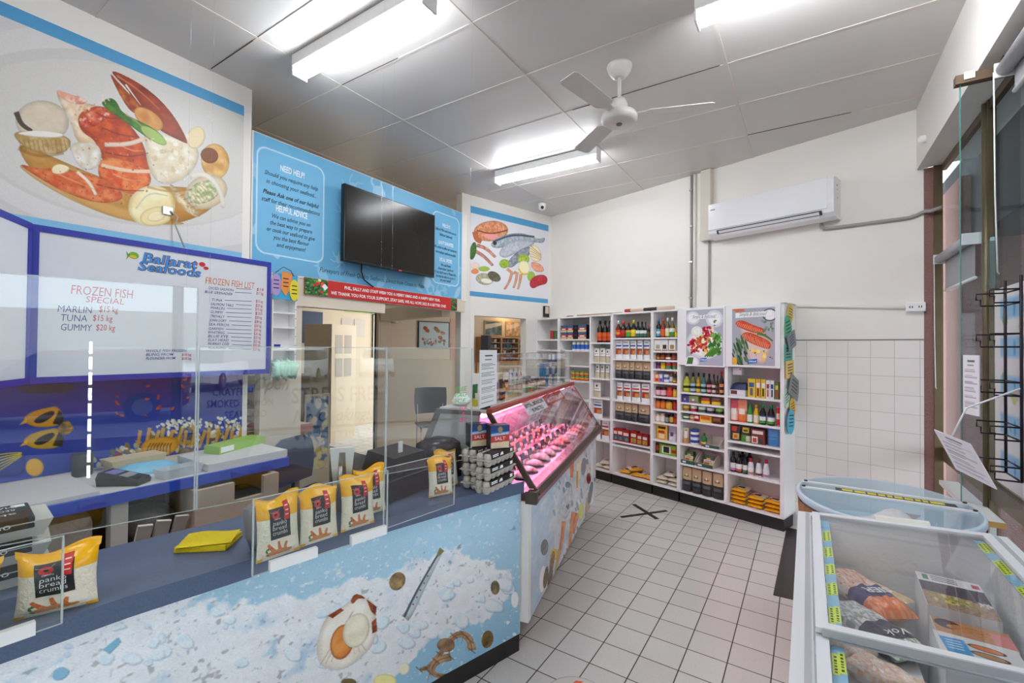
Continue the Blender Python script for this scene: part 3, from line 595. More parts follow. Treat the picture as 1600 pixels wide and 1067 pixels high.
for k in range(230):
    x, y = g.random()*820, 870+g.random()*190; q = 1+3.2*g.random()**3; nn_ = 6; a0 = g.random()*6; pts = [(x+q*(.6+.7*g.random())*math.cos(a0+2*PI*i/nn_)*1.2, y+q*(.6+.7*g.random())*math.sin(a0+2*PI*i/nn_)) for i in range(nn_)]
    c.poly([(p_[0]+.8, p_[1]+1.0) for p_ in pts], '#7fb0cc', al=.55); c.poly(pts, ['#e9f3f8', '#d3e8f2', '#f6fafc'][k % 3], al=.85)
for k in range(60):
    x, y = 60+g.random()*740, 905+g.random()*130; q = 5+9*g.random(); a0 = g.random()*6; pts = [(x+q*(.5+.8*g.random())*math.cos(a0+2*PI*i/7)*1.3, y+q*(.5+.7*g.random())*math.sin(a0+2*PI*i/7)) for i in range(7)]
    (u_, v_) = c.tf((x, y)); 
    if 0 <= u_ < W and 0 <= v_ < H and ice[int(v_), int(u_), 0] > .4: c.poly([(p_[0]+1.5, p_[1]+2) for p_ in pts], '#8fb4cb', al=.45); c.poly(pts, '#f8fbfd', al=.7, c2='#dbe9f1', vs=90)
c.poly([(160, 1015), (185, 995), (190, 1003), (172, 1022)], '#7fb2cc'); c.poly([(80, 1050), (96, 1040), (112, 1048), (100, 1062), (84, 1064)], '#86b4cd')
c.poly([(497, 1036), (494, 1009), (504, 972), (516, 960), (547, 940), (554, 927), (566, 930), (578, 937), (589, 948), (587, 968), (590, 985), (583, 1008), (570, 1023), (550, 1040), (532, 1048), (512, 1046)], '#f4efe4', c2='#e6dccb', vs=40)
for k in range(9): c.line([(552-k*1.5, 955+k*2), (500+k*9, 1040-k*3)], 1.4, '#d8c9b0', al=.6)
for q in ([(547, 940), (554, 927), (566, 930), (572, 936), (560, 934), (552, 944)], [(573, 936), (589, 948), (587, 962), (580, 955)], [(588, 965), (590, 986), (582, 990), (581, 972)], [(512, 962), (532, 950), (538, 953), (520, 966)]): c.poly(q, '#6d2d1a', c2='#a5552f')
c.ell(535, 1003, 18, 28, '#b86a34', 15); c.ell(535, 1003, 16, 26, '#e39a4c', 15, c2='#cf7a35'); c.line([(537, 985), (540, 1005), (548, 1012)], 2.5, '#8d4a22'); c.ell(557, 985, 20, 28, '#efe9d4', 20, c2='#e2d9bc')
c.line([(689, 862), (683, 874), (668, 902), (652, 934), (641, 956), (633, 966)], 5, '#cfd8dc', 14, c2='#aebac0'); c.line([(687, 863), (678, 877), (660, 908), (645, 936), (635, 957), (632, 964)], 2.4, '#5d6a72', 4); c.line([(684, 868), (691, 858)], 4, '#7a7a4c', 9); [c.ell(646-k*.6+k*6.2, 944-k*11, 1.2, 1.2, '#3a444c') for k in range(5)]
c.ell(621, 908, 12, 15, '#b39467', 30, c2='#6f5a40', vs=90); c.ell(774, 918, 7, 11, '#8c7c58', 0, c2='#4d4a38', vs=90); c.ell(762, 999, 9, 14, '#8f6f34', 10, c2='#4a3a20'); c.ell(805, 937, 6, 13, '#eef5f9')
for q in (((738, 1016), (735, 1000), (725, 990), (710, 993), (700, 1005), (688, 1022), (668, 1045), (656, 1046)), ((705, 1026), (682, 1032), (672, 1050), (690, 1058), (712, 1053))): c.line(q, 13, '#9c7a58', 5, c2='#c9a077', vs=60); c.line(q, 2, '#6a4f38', 1, al=.6); [c.line([(q[k][0]-6, q[k][1]-4), (q[k][0]+5, q[k][1]+5)], 1.6, '#5f4632', al=.7) for k in range(len(q))]; [c.line([q[k], (q[k][0]-10+3*k, q[k][1]+16)], 1.3, '#a86a44', .6) for k in range(1, len(q)-1)]
c.ell(697, 1008, 14, 11, '#a88765', 0, c2='#7c5f46', vs=60); c.ell(602, 1064, 18, 11, '#f4e9a0', 0); c.ell(632, 1045, 8, 10, '#efe9cf', 20); c.ell(545, 1066, 12, 6, '#6d5b3a')
c.speck(.03)
def fnc(X, Y):
    s = S0+(S1-S0)*X; x, y = along(s, offset(CFn, -.0195)); return x, y, .851-.761*Y
c.mesh('front_panel', fnc, PRG, ctr)
e0, e1 = PF[-1], pb[-1]
b = mb(W_); b.poly([(e0[0], e0[1]+.002, .09), (e1[0], e1[1]+.002, .09), (e1[0], e1[1]+.002, .852), (e0[0], e0[1]+.002, .852)][::-1]); b.build('end_panel', parent=ctr)

# ------------------------------------------------------------------ refrigerated display case
CA = CAS-PI/2+PI/2                       # local x = t (towards customers), local y = s
def cs(s, t): return (t, s)
dc = thing('display_case', 'refrigerated glass fish case with red rail, pink light and fish mural front', 'display case', (0, 0, 0), CAS)
SA, SB, TF = 2.375, 4.57, -.735
CASEW = mat('case_enamel', '#e9e6e3', .4)
b = mb(CASEW).box((-1.55, SA, .15), (TF-.012, SB, .80)); b.box((-1.5, SA+.04, .05), (TF-.2, SB-.04, .15)); b.build('cabinet_body', parent=dc)
for s in (SA+.15, SB-.15):
    for t in (-1.42, -1.0): bx('foot', (t-.03, s-.03, 0), (t+.03, s+.03, .06), BLACK, dc)
def fcase(x, y): p = onpl(x, y, ct_, TF); return float(p@cs_), p[2]
W, H = 360, 240; c = Cv(W, H, '#c3dcee', ctf(fcase, SA, SB, .81, .15, W, H))
n1 = fbm(H, W, 8, 5, 41); n2 = fbm(H, W, 30, 4, 42); fx_ = np.mgrid[0:H, 0:W][1]/W
m_ = np.clip((n1*.7+n2*.5-.5+np.clip(fx_*1.3, 0, .6)-.3)*4, 0, 1)[..., None]; c.a = np.clip(c.a*(.92+.12*n2[..., None])*(1-m_)+np.array([.93, .95, .97])*(.85+.15*n2[..., None])*m_, 0, 1)
c.blobs(130, (866, 690, 932, 900), (1.2, 4.5), ['#eef3f6', '#a9bccb', '#7f93a5', '#dfe8ee', '#6b7885'], 43, .75, 3, ang=80)
c.poly([(872, 800), (880, 775), (888, 757), (893, 753), (896, 765), (894, 790), (888, 810), (882, 812)], '#d9dde0', c2='#aab4bc', vs=50); c.ell(888, 757, 4, 5, '#7b8893', 0); c.poly([(884, 791), (891, 787), (889, 797)], '#5d635e')
c.ell(851, 857, 6, 13, '#55585a', 5, c2='#8a8c8c'); c.ell(848, 908, 5, 22, '#f1f5f8', 5)
for q in (((895, 715), (894, 745)), ): c.line(q, 7, '#e2722c', 4)
for q in (((905, 722), (903, 765)), ((909, 718), (906, 750))): c.line(q, 6, '#efe3c4', 3); c.line([(903, 735), (903, 762)], 3, '#d99a3e', 2)
c.ell(921, 747, 3.5, 9, '#8d1f28'); c.ell(913, 728, 4, 14, '#7a8ba0', 5); c.line([(926, 700), (927, 790)], 5, '#e9eef2', 3)
for q in (((897, 800), (893, 830), (890, 862)), ((903, 802), (897, 835)), ((882, 815), (878, 850), (874, 868)), ((886, 862), (898, 860))): c.line(q, 7, '#d2622c', 3, c2='#e89a5c')
c.ell(909, 800, 4, 14, '#d7d867', 5); c.ell(866, 868, 6, 9, '#e9bf3e'); c.line([(875, 860), (868, 900)], 6, '#caa055', 3)
for q, cc in (((863, 880), '#a87f3a'), ((853, 905), '#7c6a38'), ((860, 905), '#5a4a2f'), ((868, 910), '#a9a558')): c.ell(q[0], q[1], 3.5, 18, cc, 8, c2='#5f4f30', vs=60)
c.ell(919, 790, 3, 20, '#b79a6b', 8); c.ell(924, 770, 3, 18, '#59636c', 8)
c.mesh('front_mural', lambda X, Y: (X*0+TF-.008, SA+.03+(SB-SA-.03)*X, .80-.65*Y), PRG, dc)
bx('corner_post', (TF-.06, SA-.012, .15), (TF-.006, SA+.028, .80), W_, dc)
RAIL = mat('case_rail_bronze', '#5b5148', .35, .6)
b = mb(RAIL); pr = [(-.80, .80), (-.70, .80), (-.685, .815), (-.685, .845), (-.70, .872), (-.72, .872), (-.72, .845), (-.80, .845)]
b.loft([[(p[0], s, p[1]) for p in pr] for s in (SA+.002, SB)]); b.box((-.752, SA-.05, .802), (-.69, SA+.002, .868)); b.use(mat('rail_inset', '#8a5f68', .4)); b.box((-.69, SA-.03, .822), (-.6835, SB-.01, .84)); b.build('front_rail', parent=dc)
G0, G1 = (-.715, .872), (-.985, 1.262)
def slab2(b, p, q, s0, s1, th=.006):
    d = Vector((q[0]-p[0], 0, q[1]-p[1])).normalized(); nrm = Vector((-d.z, 0, d.x))*th
    A = [(p[0], s0, p[1]), (p[0], s1, p[1]), (q[0], s1, q[1]), (q[0], s0, q[1])]; B = [(x-nrm.x, y, z-nrm.z) for x, y, z in A]
    ia = [b.pt(v) for v in A]; ib = [b.pt(v) for v in B]; b.face(ia); b.face(ib[::-1])
    for k in range(4): b.face([ia[k], ib[k], ib[(k+1) % 4], ia[(k+1) % 4]])
b = mb(CASEG); slab2(b, G0, G1, SA, SB); b.build('front_glass', parent=dc)
for s in (SA-.004, SB-.012):
    b = mb(RAIL); b.loft([[(G0[0]+.008, s, G0[1]), (G0[0]-.03, s, G0[1]), (G1[0]-.02, s, G1[1]-.0), (G1[0]+.01, s, G1[1]+.004)], [(G0[0]+.008, s+.016, G0[1]), (G0[0]-.03, s+.016, G0[1]), (G1[0]-.02, s+.016, G1[1]), (G1[0]+.01, s+.016, G1[1]+.004)]]); b.build('glass_edge_frame', parent=dc)
b = mb(CASEG); b.loft([[(-.73, SB-.01+e, .86), (-.99, SB-.01+e, 1.25), (-1.29, SB-.01+e, 1.25), (-1.45, SB-.01+e, .86)] for e in (0, .005)]); b.build('end_glass', parent=dc)
b = mb(CASEG); b.loft([[(-.73, SA+.004+e, .86), (-.99, SA+.004+e, 1.25), (-1.05, SA+.004+e, 1.25), (-1.05, SA+.004+e, .86)] for e in (0, .005)]); b.build('end_glass', parent=dc)
b = mb(mat('case_end_grey', '#b9bab8', .4)); b.loft([[(-1.05, SA+e, .84), (-1.05, SA+e, 1.262), (-1.30, SA+e, 1.262), (-1.47, SA+e, .84)] for e in (.001, .014)])
b.use(mat('case_end_frame', '#77726c', .4, .4)); b.loft([[(-1.04, SA+e, 1.25), (-1.04, SA+e, 1.275), (-1.32, SA+e, 1.275), (-1.315, SA+e, 1.25)] for e in (-.006, .014)]); b.loft([[(-1.29, SA+e, 1.262), (-1.32, SA+e, 1.275), (-1.51, SA+e, .84), (-1.47, SA+e, .84)] for e in (-.006, .014)]); b.build('end_panel', parent=dc)
b = mb(DKRED); b.box((-1.0, SA-.01, 1.262), (-.965, SB, 1.292), bev=.004); b.build('red_rail', parent=dc)
b = mb(mat('top_shelf_glass', '#d9d6d2', .25)).box((-1.30, SA, 1.268), (-1.002, SB, 1.284)); b.build('top_shelf', parent=dc)
b = mb(mat('case_back', '#d9c3cd', .35)); b.loft([[(-1.49, s, .80), (-1.47, s, .80), (-1.295, s, 1.262), (-1.315, s, 1.262)] for s in (SA+.015, SB)]); b.build('back_panel', parent=dc)
mb(mat('pink_tube', '#ffd0e4', .4, emit='#ffa0d0', es=46)).tube([(-1.06, SA+.08, 1.238), (-1.06, SB-.08, 1.238)], .014, 10).build('light_tube', parent=dc)
bx('lamp_shield', (-1.09, SA+.03, 1.255), (-1.02, SB-.03, 1.266), W_, dc)
mb(mat('steel_deck', '#b6b1b4', .3, .7)).box((-1.44, SA+.016, .80), (-.75, SB-.014, .838)).build('deck', parent=dc)
b = mb(mat('frame_lines', '#e7dfe4', .4)); bk = lambda z: -1.468+(z-.80)*.378
for s in np.linspace(SA+.03, SB-.03, 6): b.loft([[(bk(z), s-.012, z), (bk(z)+.008, s-.012, z), (bk(z)+.008, s+.012, z), (bk(z), s+.012, z)] for z in (.85, 1.25)])
b.box((bk(1.06)-.002, SA+.02, 1.06), (bk(1.06)+.014, SB, 1.08)); b.build('door_frames', parent=dc)
sgn = thing('distancing_notice', 'white and red social distancing strip stuck inside the case glass', 'notice', (0, 0, 0), CAS)
gp = lambda k, o=.012: (G0[0]+(G1[0]-G0[0])*k-o, G0[1]+(G1[1]-G0[1])*k)
def gl(s, k, o): return Cst(s, gp(k)[0]-.001*o, gp(k)[1]+.0005*o)
def onglass(s, k, o=.010): return (G0[0]+(G1[0]-G0[0])*k+o*.82, s, G0[1]+(G1[1]-G0[1])*k+o*.57)
def gsheet(b, s0, s1, k0, k1, o, th=.001):
    A = [onglass(s0, k0, o), onglass(s1, k0, o), onglass(s1, k1, o), onglass(s0, k1, o)]; B = [onglass(s0, k0, o-th), onglass(s1, k0, o-th), onglass(s1, k1, o-th), onglass(s0, k1, o-th)]
    ia = [b.pt(p) for p in A]; ib = [b.pt(p) for p in B]; b.face(ia); b.face(ib[::-1]); [b.face([ia[q], ib[q], ib[(q+1) % 4], ia[(q+1) % 4]]) for q in range(4)]
b = mb(PAPER); gsheet(b, 2.93, 3.42, .78, .985, .003); b.build('white_strip', parent=sgn)
b = mb(mat('sticker_red', '#b8281f', .5)); gsheet(b, 3.42, 4.02, .80, .985, .003); b.build('red_strip', parent=sgn)
b = mb(INK); fg = lambda x, y: onglass(x, y, .0045)
put_text(b, 'SOCIAL DISTANCING', .085, fg, 3.175, .895, width=.44, bold=.02); put_text(b, 'IN PRACTICE', .085, fg, 3.175, .80, width=.26, bold=.02); b.build('lettering', parent=sgn)
b = mb(PAPER); put_text(b, "AUSTRALIA'S", .11, fg, 3.72, .84, width=.5, bold=.02); b.build('red_strip_lettering', parent=sgn)

# fish on the deck
def fillet(L, Wd, T, cols, seed):
    g = np.random.default_rng(seed); rings = []; cl_ = []
    for i in range(11):
        k = i/10; wv = math.sin(PI*min(1, k*.93+.06))**.6*(1-.25*k); r = []
        for j in range(10):
            a = 2*PI*j/10; r.append(((k-.5)*L, math.cos(a)*Wd/2*wv*(1+.12*(g.random()-.5))+.1*Wd*math.sin(k*3), max(0, .5+.5*math.sin(a))*T*wv*(1+.15*(g.random()-.5))))
        rings.append(r); cl_.append(hx(cols[int(g.random()*len(cols))]))
    b = MB(); b.use(PRG); b.smooth = True; b.loft(rings, cols=cl_); return b
FP = [['#f1d3d6', '#e9b9c0', '#f4e2e2'], ['#e9a79f', '#d9786f', '#f0c9c2'], ['#f3e7e3', '#e2c6c4', '#d7a5a6'], ['#e8836a', '#f0a58a', '#d96a50'], ['#c98b92', '#a8646b', '#e0b3b7'], ['#f2dcd9', '#c46a70', '#eac3c3']]
FN = ['pale white', 'coral pink', 'ivory', 'orange', 'dusky red', 'streaked pink']
fm = [fillet(.128, .125, .042, FP[k], 50+k).build('fish_fillet').data for k in range(6)]
for o in [o for o in COL.objects if o.name.startswith('fish_fillet')]: bpy.data.objects.remove(o)
g = np.random.default_rng(12); ROWN = ['front row', 'second row', 'third row', 'back row']
for r in range(4):
    t = -.89-.148*r; nf = 13; ct = {}
    for k in range(nf):
        s = SA+.10+(SB-SA-.2)*(k+.3*(r % 2))/(nf-.7); kd = int(g.integers(6)) if r else int(g.choice([0, 2, 5, 1]))
        o = bpy.data.objects.new('fish_fillet', fm[kd]); COL.objects.link(o); z = .8392
        o.location = Cst(s, t, z); o.rotation_euler = (0, 0, CAS+.5*(g.random()-.5)); sc = .98+.1*g.random(); o.scale = (sc, sc, .9+.5*g.random())
        tag(o, f'{FN[kd]} fish piece {k+1} from near end, {ROWN[r]} of display case', 'fish', 'fish pieces laid out in the display case')
TAGC = [mat('tag_dark', '#2b2f3a', .4), mat('tag_blue', '#2f4a6e', .4)]
tb = mb(TAGC[0]).box((-.003, -.035, .0), (.003, .035, .075)); tb.use(PAPER).box((.003, -.03, .004), (.004, .03, .03)); tb.use(TAGC[1]).box((.003, -.03, .035), (.004, .03, .07)); tm = tb.build('price_tag'); tmd = tm.data; bpy.data.objects.remove(tm)
for r in range(3):
    t = -.965-.148*r
    for k in range(13):
        s = SA+.10+(SB-SA-.2)*k/12.2; o = bpy.data.objects.new('price_tag', tmd); COL.objects.link(o); o.location = Cst(s, t, .8405); o.rotation_euler = (0, -.28, CAS+.25*(g.random()-.5))
        tag(o, f'dark price tag {k+1} from near end, standing behind {ROWN[r]} of fish', 'price tag', 'price tags in the display case')

# ------------------------------------------------------------------ stock shelves along the north wall
SV0, SV1 = 4.51, 4.792; KICK = .118
UC = [-4.30, -3.757, -3.735, -3.429, -3.391, -2.873, -2.84, -2.55, -2.513, -2.047, -2.015, -1.547, -1.513]
BAYS = {1: [(-4.275, -3.757), (-4.72, -4.318)], 2: [(-3.735, -3.429)], 3: [(-3.391, -2.873)], 4: [(-2.84, -2.55)], 5: [(-2.513, -2.047)], 6: [(-2.015, -1.547)]}
ZS = {1: [1.75, 1.605, 1.403, 1.208, .965, .70, .42], 2: [1.706, 1.457, 1.259, 1.017, .761, .500], 3: [1.759, 1.509, 1.273, 1.016, .780, .526, .478], 4: [1.760, 1.611, 1.511, 1.411, 1.264, 1.108, .967, .820, .627, .468],
      5: [1.179, 1.071, .980, .886, .636, .427], 6: [1.182, .934, .748, .679, .440]}
BZ = .135                                     # top of the bottom board
PLN = mat('black_kick', '#1d1a19', .5); BACKP = mat('shelf_back', '#e4dfda', .5)
def shelf_unit(label, cols, u0, u1, ztop, door=None):
    t = thing('shelf_unit', label, 'shelves', (0, 0, 0), AA, 'white stock shelves along the north wall')
    b = mb(SHELFW)
    for (a0, a1, c0, k) in cols: b.box((c0, SV0, KICK), (a0, SV1, ztop))
    u1 -= .0015; b.box((cols[-1][1], SV0, KICK), (u1, SV1, ztop)); b.box((u0, SV0, ztop-.018), (u1, SV1, ztop)); b.box((u0, SV0, KICK), (u1, SV1, BZ)); b.build('carcass', parent=t)
    bx('back_panel', (u0+.005, SV1-.008, KICK), (u1-.005, SV1-.001, ztop-.02), BACKP, t); bx('plinth', (u0+.002, SV0+.03, 0), (u1-.012, SV1-.02, KICK), PLN, t)
    for (a0, a1, c0, k) in cols:
        for z in ZS[k]: bx('shelf', (a0, SV0+.004, z-.018), (a1, SV1-.009, z), SHELFW, t)
    return t
SU = [shelf_unit('white open shelf unit in the corner behind the fish case', [(-4.72, -4.318, -4.735, 1), (-4.275, -3.757, -4.318, 1)], -4.735, -3.748, 2.048),
      shelf_unit('narrow white shelf unit second from the corner', [(-3.735, -3.429, -3.748, 2)], -3.748, -3.416, 2.052),
      shelf_unit('wide white shelf unit in the middle of the north wall', [(-3.391, -2.873, -3.416, 3)], -3.416, -2.858, 2.060),
      shelf_unit('white shelf unit of small jars beside the salad poster', [(-2.84, -2.55, -2.858, 4)], -2.858, -2.532, 2.062)]
DM5 = shelf_unit('double white shelf unit with two food posters on its cupboard doors', [(-2.513, -2.047, -2.532, 5), (-2.015, -1.547, -2.047, 6)], -2.532, -1.513, 2.064)
for k, (a0, a1) in enumerate(((-2.53, -2.033), (-2.03, -1.54))):
    d = bx('door', (a0, SV0-.018, 1.467), (a1, SV0-.001, 2.058), SHELFW, DM5, bev=.002)
    q = [uvA(*p, SV0-.02) for p in (((1072.5, 485), (1130, 572)) if k == 0 else ((1144, 483), (1211, 572)))]
    x0, z1 = q[0]; x1, z0 = q[1]; Wp, Hp = 170, 220
    T_ = lambda p, k=k, x0=x0, x1=x1, z0=z0, z1=z1: ((uvA(*p, SV0-.02)[0]-x0)/(x1-x0)*(Wp-1), (z1-uvA(*p, SV0-.02)[1])/(z1-z0)*(Hp-1))
    c = Cv(Wp, Hp, '#b9b9c6' if k == 0 else '#b5b2bd', T_)
    Z = lambda x, y: (1055+x/7.805, 470+y/7.805)
    if k == 0:
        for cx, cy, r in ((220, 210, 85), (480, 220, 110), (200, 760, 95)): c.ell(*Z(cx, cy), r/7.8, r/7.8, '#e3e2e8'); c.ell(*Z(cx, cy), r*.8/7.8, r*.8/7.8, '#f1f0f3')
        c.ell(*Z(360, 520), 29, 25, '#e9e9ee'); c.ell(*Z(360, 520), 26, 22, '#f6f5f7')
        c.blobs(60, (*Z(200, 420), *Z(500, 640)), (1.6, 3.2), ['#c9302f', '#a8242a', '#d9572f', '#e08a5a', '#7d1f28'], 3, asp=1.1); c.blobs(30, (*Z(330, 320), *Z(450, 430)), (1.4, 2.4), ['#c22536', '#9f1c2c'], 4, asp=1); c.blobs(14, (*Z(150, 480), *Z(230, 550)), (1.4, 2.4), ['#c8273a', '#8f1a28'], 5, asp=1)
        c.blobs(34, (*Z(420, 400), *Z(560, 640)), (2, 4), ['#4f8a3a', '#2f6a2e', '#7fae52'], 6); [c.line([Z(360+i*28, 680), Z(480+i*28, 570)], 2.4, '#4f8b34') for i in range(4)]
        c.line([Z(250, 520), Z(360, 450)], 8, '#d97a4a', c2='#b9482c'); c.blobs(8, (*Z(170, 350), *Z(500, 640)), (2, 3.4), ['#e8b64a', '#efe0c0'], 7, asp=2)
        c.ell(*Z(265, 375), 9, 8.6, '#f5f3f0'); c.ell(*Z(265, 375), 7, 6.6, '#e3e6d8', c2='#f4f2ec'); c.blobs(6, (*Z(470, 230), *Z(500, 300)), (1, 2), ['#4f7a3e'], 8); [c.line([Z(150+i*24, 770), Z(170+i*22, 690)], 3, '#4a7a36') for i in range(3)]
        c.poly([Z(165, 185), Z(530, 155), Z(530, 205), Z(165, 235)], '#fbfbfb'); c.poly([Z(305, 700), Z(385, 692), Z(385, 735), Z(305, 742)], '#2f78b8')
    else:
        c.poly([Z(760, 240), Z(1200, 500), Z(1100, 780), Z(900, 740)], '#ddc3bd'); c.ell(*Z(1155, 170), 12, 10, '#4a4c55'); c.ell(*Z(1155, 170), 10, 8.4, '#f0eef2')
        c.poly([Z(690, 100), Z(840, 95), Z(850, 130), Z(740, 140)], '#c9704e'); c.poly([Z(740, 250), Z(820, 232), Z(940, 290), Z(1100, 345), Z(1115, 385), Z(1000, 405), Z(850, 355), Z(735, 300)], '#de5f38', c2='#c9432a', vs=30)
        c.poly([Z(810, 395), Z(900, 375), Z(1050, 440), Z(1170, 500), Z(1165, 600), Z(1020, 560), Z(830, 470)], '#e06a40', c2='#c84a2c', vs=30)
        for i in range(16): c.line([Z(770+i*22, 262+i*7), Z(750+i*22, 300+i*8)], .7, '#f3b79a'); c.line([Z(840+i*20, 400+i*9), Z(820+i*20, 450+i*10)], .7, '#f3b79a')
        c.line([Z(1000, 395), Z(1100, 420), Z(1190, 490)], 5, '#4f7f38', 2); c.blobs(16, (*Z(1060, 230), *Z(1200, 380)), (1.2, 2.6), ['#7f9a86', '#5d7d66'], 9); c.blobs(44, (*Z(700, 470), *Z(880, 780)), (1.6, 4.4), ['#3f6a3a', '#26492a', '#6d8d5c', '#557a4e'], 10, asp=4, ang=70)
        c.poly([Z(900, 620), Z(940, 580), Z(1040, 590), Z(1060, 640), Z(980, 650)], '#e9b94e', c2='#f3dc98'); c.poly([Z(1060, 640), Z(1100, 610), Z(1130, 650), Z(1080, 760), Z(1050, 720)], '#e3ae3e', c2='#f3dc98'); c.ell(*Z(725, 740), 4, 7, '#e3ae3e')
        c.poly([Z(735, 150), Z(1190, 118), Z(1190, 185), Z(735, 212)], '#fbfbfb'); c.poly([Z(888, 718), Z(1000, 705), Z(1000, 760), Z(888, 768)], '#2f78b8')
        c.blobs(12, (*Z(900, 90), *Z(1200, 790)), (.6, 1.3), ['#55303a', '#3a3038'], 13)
    bx('poster_sheet', (x0-.012, SV0-.021, z0-.012), (x1+.012, SV0-.018, z1+.012), PAPER, d)
    c.mesh('poster_print', plane_fn((x0, SV0-.0216, z1), (1, 0, 0), (0, 0, -1), x1-x0, z1-z0), PRG, d)
    b = mb(mat('script_grey', '#6b6d72', .6)); wl = (x1-x0)*.72
    ft = lambda x, y: (x, SV0-.0222, y); xm = (x0+x1)/2
    put_text(b, 'Simple & delicious!', .052, ft, xm+.0, z1-(z1-z0)*(.155 if k == 0 else .135), width=wl*.9, shear=.35); b.build('poster_lettering', parent=d)
    b = mb(PAPER); lg = uvA(*Z(345, 717), SV0-.02) if k == 0 else uvA(*Z(944, 737), SV0-.02); put_text(b, 'Unicol', .026, ft, lg[0], lg[1]-.009, width=.062, bold=.02); b.build('poster_logo', parent=d)
# egg-shaped and square tags hung down the end panel of the shelf unit
TG = [(1234, 490, 24, '#e4c55a', 0), (1229, 512, 30, '#5fb58e', 0), (1232, 532, 24, '#8e929c', 1), (1231, 552, 25, '#66a894', 1), (1232, 577, 25, '#e3c376', 1), (1236, 605, 30, '#8d8b8b', 1), (1229, 622, 24, '#b9d3bd', 0), (1236, 637, 24, '#e0b03c', 0), (1232, 658, 30, '#56b0cc', 0)]
TN = ['yellow egg tag with black writing at the top', 'green egg tag', 'grey square tag with blue writing', 'teal square tag', 'pale yellow square tag', 'tilted grey square tag', 'pale mint egg tag', 'golden egg tag', 'blue egg tag at the bottom']
for k, (x, y, hpx, cl_, sq) in enumerate(TG):
    p = onpl(x, y, ua, -1.508); v = float(p@na); z = p[2]; h = hpx/711*5.0*.5; hv = h*1.15 if sq else h*.85; lean = (-.25, .2, .35, 0, .05, -.4, .3, .15, -.1)[k]
    t = thing('hanging_tag', f'{TN[k]} of the shelf end panel', 'tag', A2(-1.506+.0085*(k % 3), v+(.02 if k in (2, 5) else 0), z), AA, 'tags hung on the shelf end panel')
    pts = [(-hv, -h*.9), (hv, -h*.9), (hv, h*.9), (-hv, h*.9)] if sq else [(hv*math.cos(a)*(1-.12*math.sin(a)), h*1.1*math.sin(a)) for a in np.linspace(0, 2*PI, 20)[:-1]]
    ro = lambda a, b_: (a*math.cos(lean)-b_*math.sin(lean), a*math.sin(lean)+b_*math.cos(lean))
    b = mb(PRM, cl_); pp = [ro(*q) for q in pts]; b.loft([[(.0, a, c_) for a, c_ in pp], [(.003, a, c_) for a, c_ in pp]]); b.build('card', parent=t)
    b = mb(INK)
    for i in range(4):
        q0, q1 = ro(-hv*.6, h*(.45-.3*i)), ro(hv*.6, h*(.5-.3*i)); dd = h*.09; b.poly([(.0038, q0[0], q0[1]), (.0038, q1[0], q1[1]), (.0038, q1[0], q1[1]+dd), (.0038, q0[0], q0[1]+dd)])
    b.build('handwriting', parent=t)

# ------------------------------------------------------------------ stock: every packet, jar and bottle is its own object; fronts face local -y
def cap_part(o, prof, col, name='cap'): return MB().use(PRG, col).lathe(prof, 14).build(name, parent=o)
def label_part(o, r, z0, z1, col, art=None, name='label', seed=0):
    b = MB(); b.use(PR, col); b.smooth = True; n = 18; rows = 6; g = np.random.default_rng(seed)
    zs = np.linspace(z0, z1, rows+1); cols = [hx(col)]*rows
    if art:
        for i in range(rows): cols[i] = hx(art[min(len(art)-1, int(i*len(art)/rows))])
    b.loft([[(r*math.cos(2*PI*k/n), r*math.sin(2*PI*k/n), z) for k in range(n)] for z in zs], cap=False, cols=cols); return b.build(name, parent=o)
def bottle(w, h, glass, label, cap, art=None, shape='sauce', nm='sauce_bottle'):
    r = w/2
    pr = {'sauce': [(r*.9, 0), (r, .01*h/.2), (r, .52*h), (r*.85, .60*h), (r*.42, .74*h), (r*.36, .80*h), (r*.36, .86*h)], 'slim': [(r*.95, 0), (r, .02*h), (r, .62*h), (r*.6, .72*h), (r*.38, .78*h), (r*.36, .88*h)],
          'squeeze': [(r*.85, 0), (r*.95, .03*h), (r, .3*h), (r*.9, .55*h), (r*.7, .72*h), (r*.45, .80*h), (r*.45, .84*h)], 'lemon': [(r*.9, 0), (r, .02*h), (r, .5*h), (r*.9, .6*h), (r*.5, .8*h), (r*.42, .86*h)]}[shape]
    o = MB().use(PRG, glass).lathe(pr, 18).build(nm); zc = pr[-1][1]; rc = pr[-1][0]*1.15
    cap_part(o, [(rc, zc-.05*h), (rc, h*.99), (rc*.85, h)], cap); label_part(o, r*1.012, .08*h, .46*h, label, art); return o
def jar(w, h, body, label, lid, art=None, nm='glass_jar'):
    r = w/2; o = MB().use(PRG, body).lathe([(r*.92, 0), (r, .05*h), (r, .74*h), (r*.88, .82*h), (r*.85, .84*h)], 18).build(nm)
    cap_part(o, [(r*.9, .83*h), (r*.92, .85*h), (r*.92, .98*h), (r*.86, h)], lid, 'lid'); label_part(o, r*1.012, .14*h, .68*h, label, art); return o
def tin(w, h, label, art=None, oval=False, nm='food_tin'):
    r = w/2; o = MB().use(STEEL).lathe([(r*.98, 0), (r, .03*h), (r*.97, .06*h), (r*.97, .94*h), (r, .97*h), (r*.95, h)], 20, sy=.6 if oval else 1).build(nm)
    l = label_part(o, r*.985, .07*h, .93*h, label, art)
    if oval: l.scale.y = .6
    return o
def art_front(b, w, h, y, art, fn=None, inset=.004):
    """printed blocks on a flat front: (x0,z0,x1,z1,colour) in 0..1"""
    for k, (x0, z0, x1, z1, col) in enumerate(art):
        yy_ = y-.0006*(k+1); P = [(-w/2+w*x0, yy_, h*z0), (-w/2+w*x1, yy_, h*z0), (-w/2+w*x1, yy_, h*z1), (-w/2+w*x0, yy_, h*z1)]; b.poly(P, col)
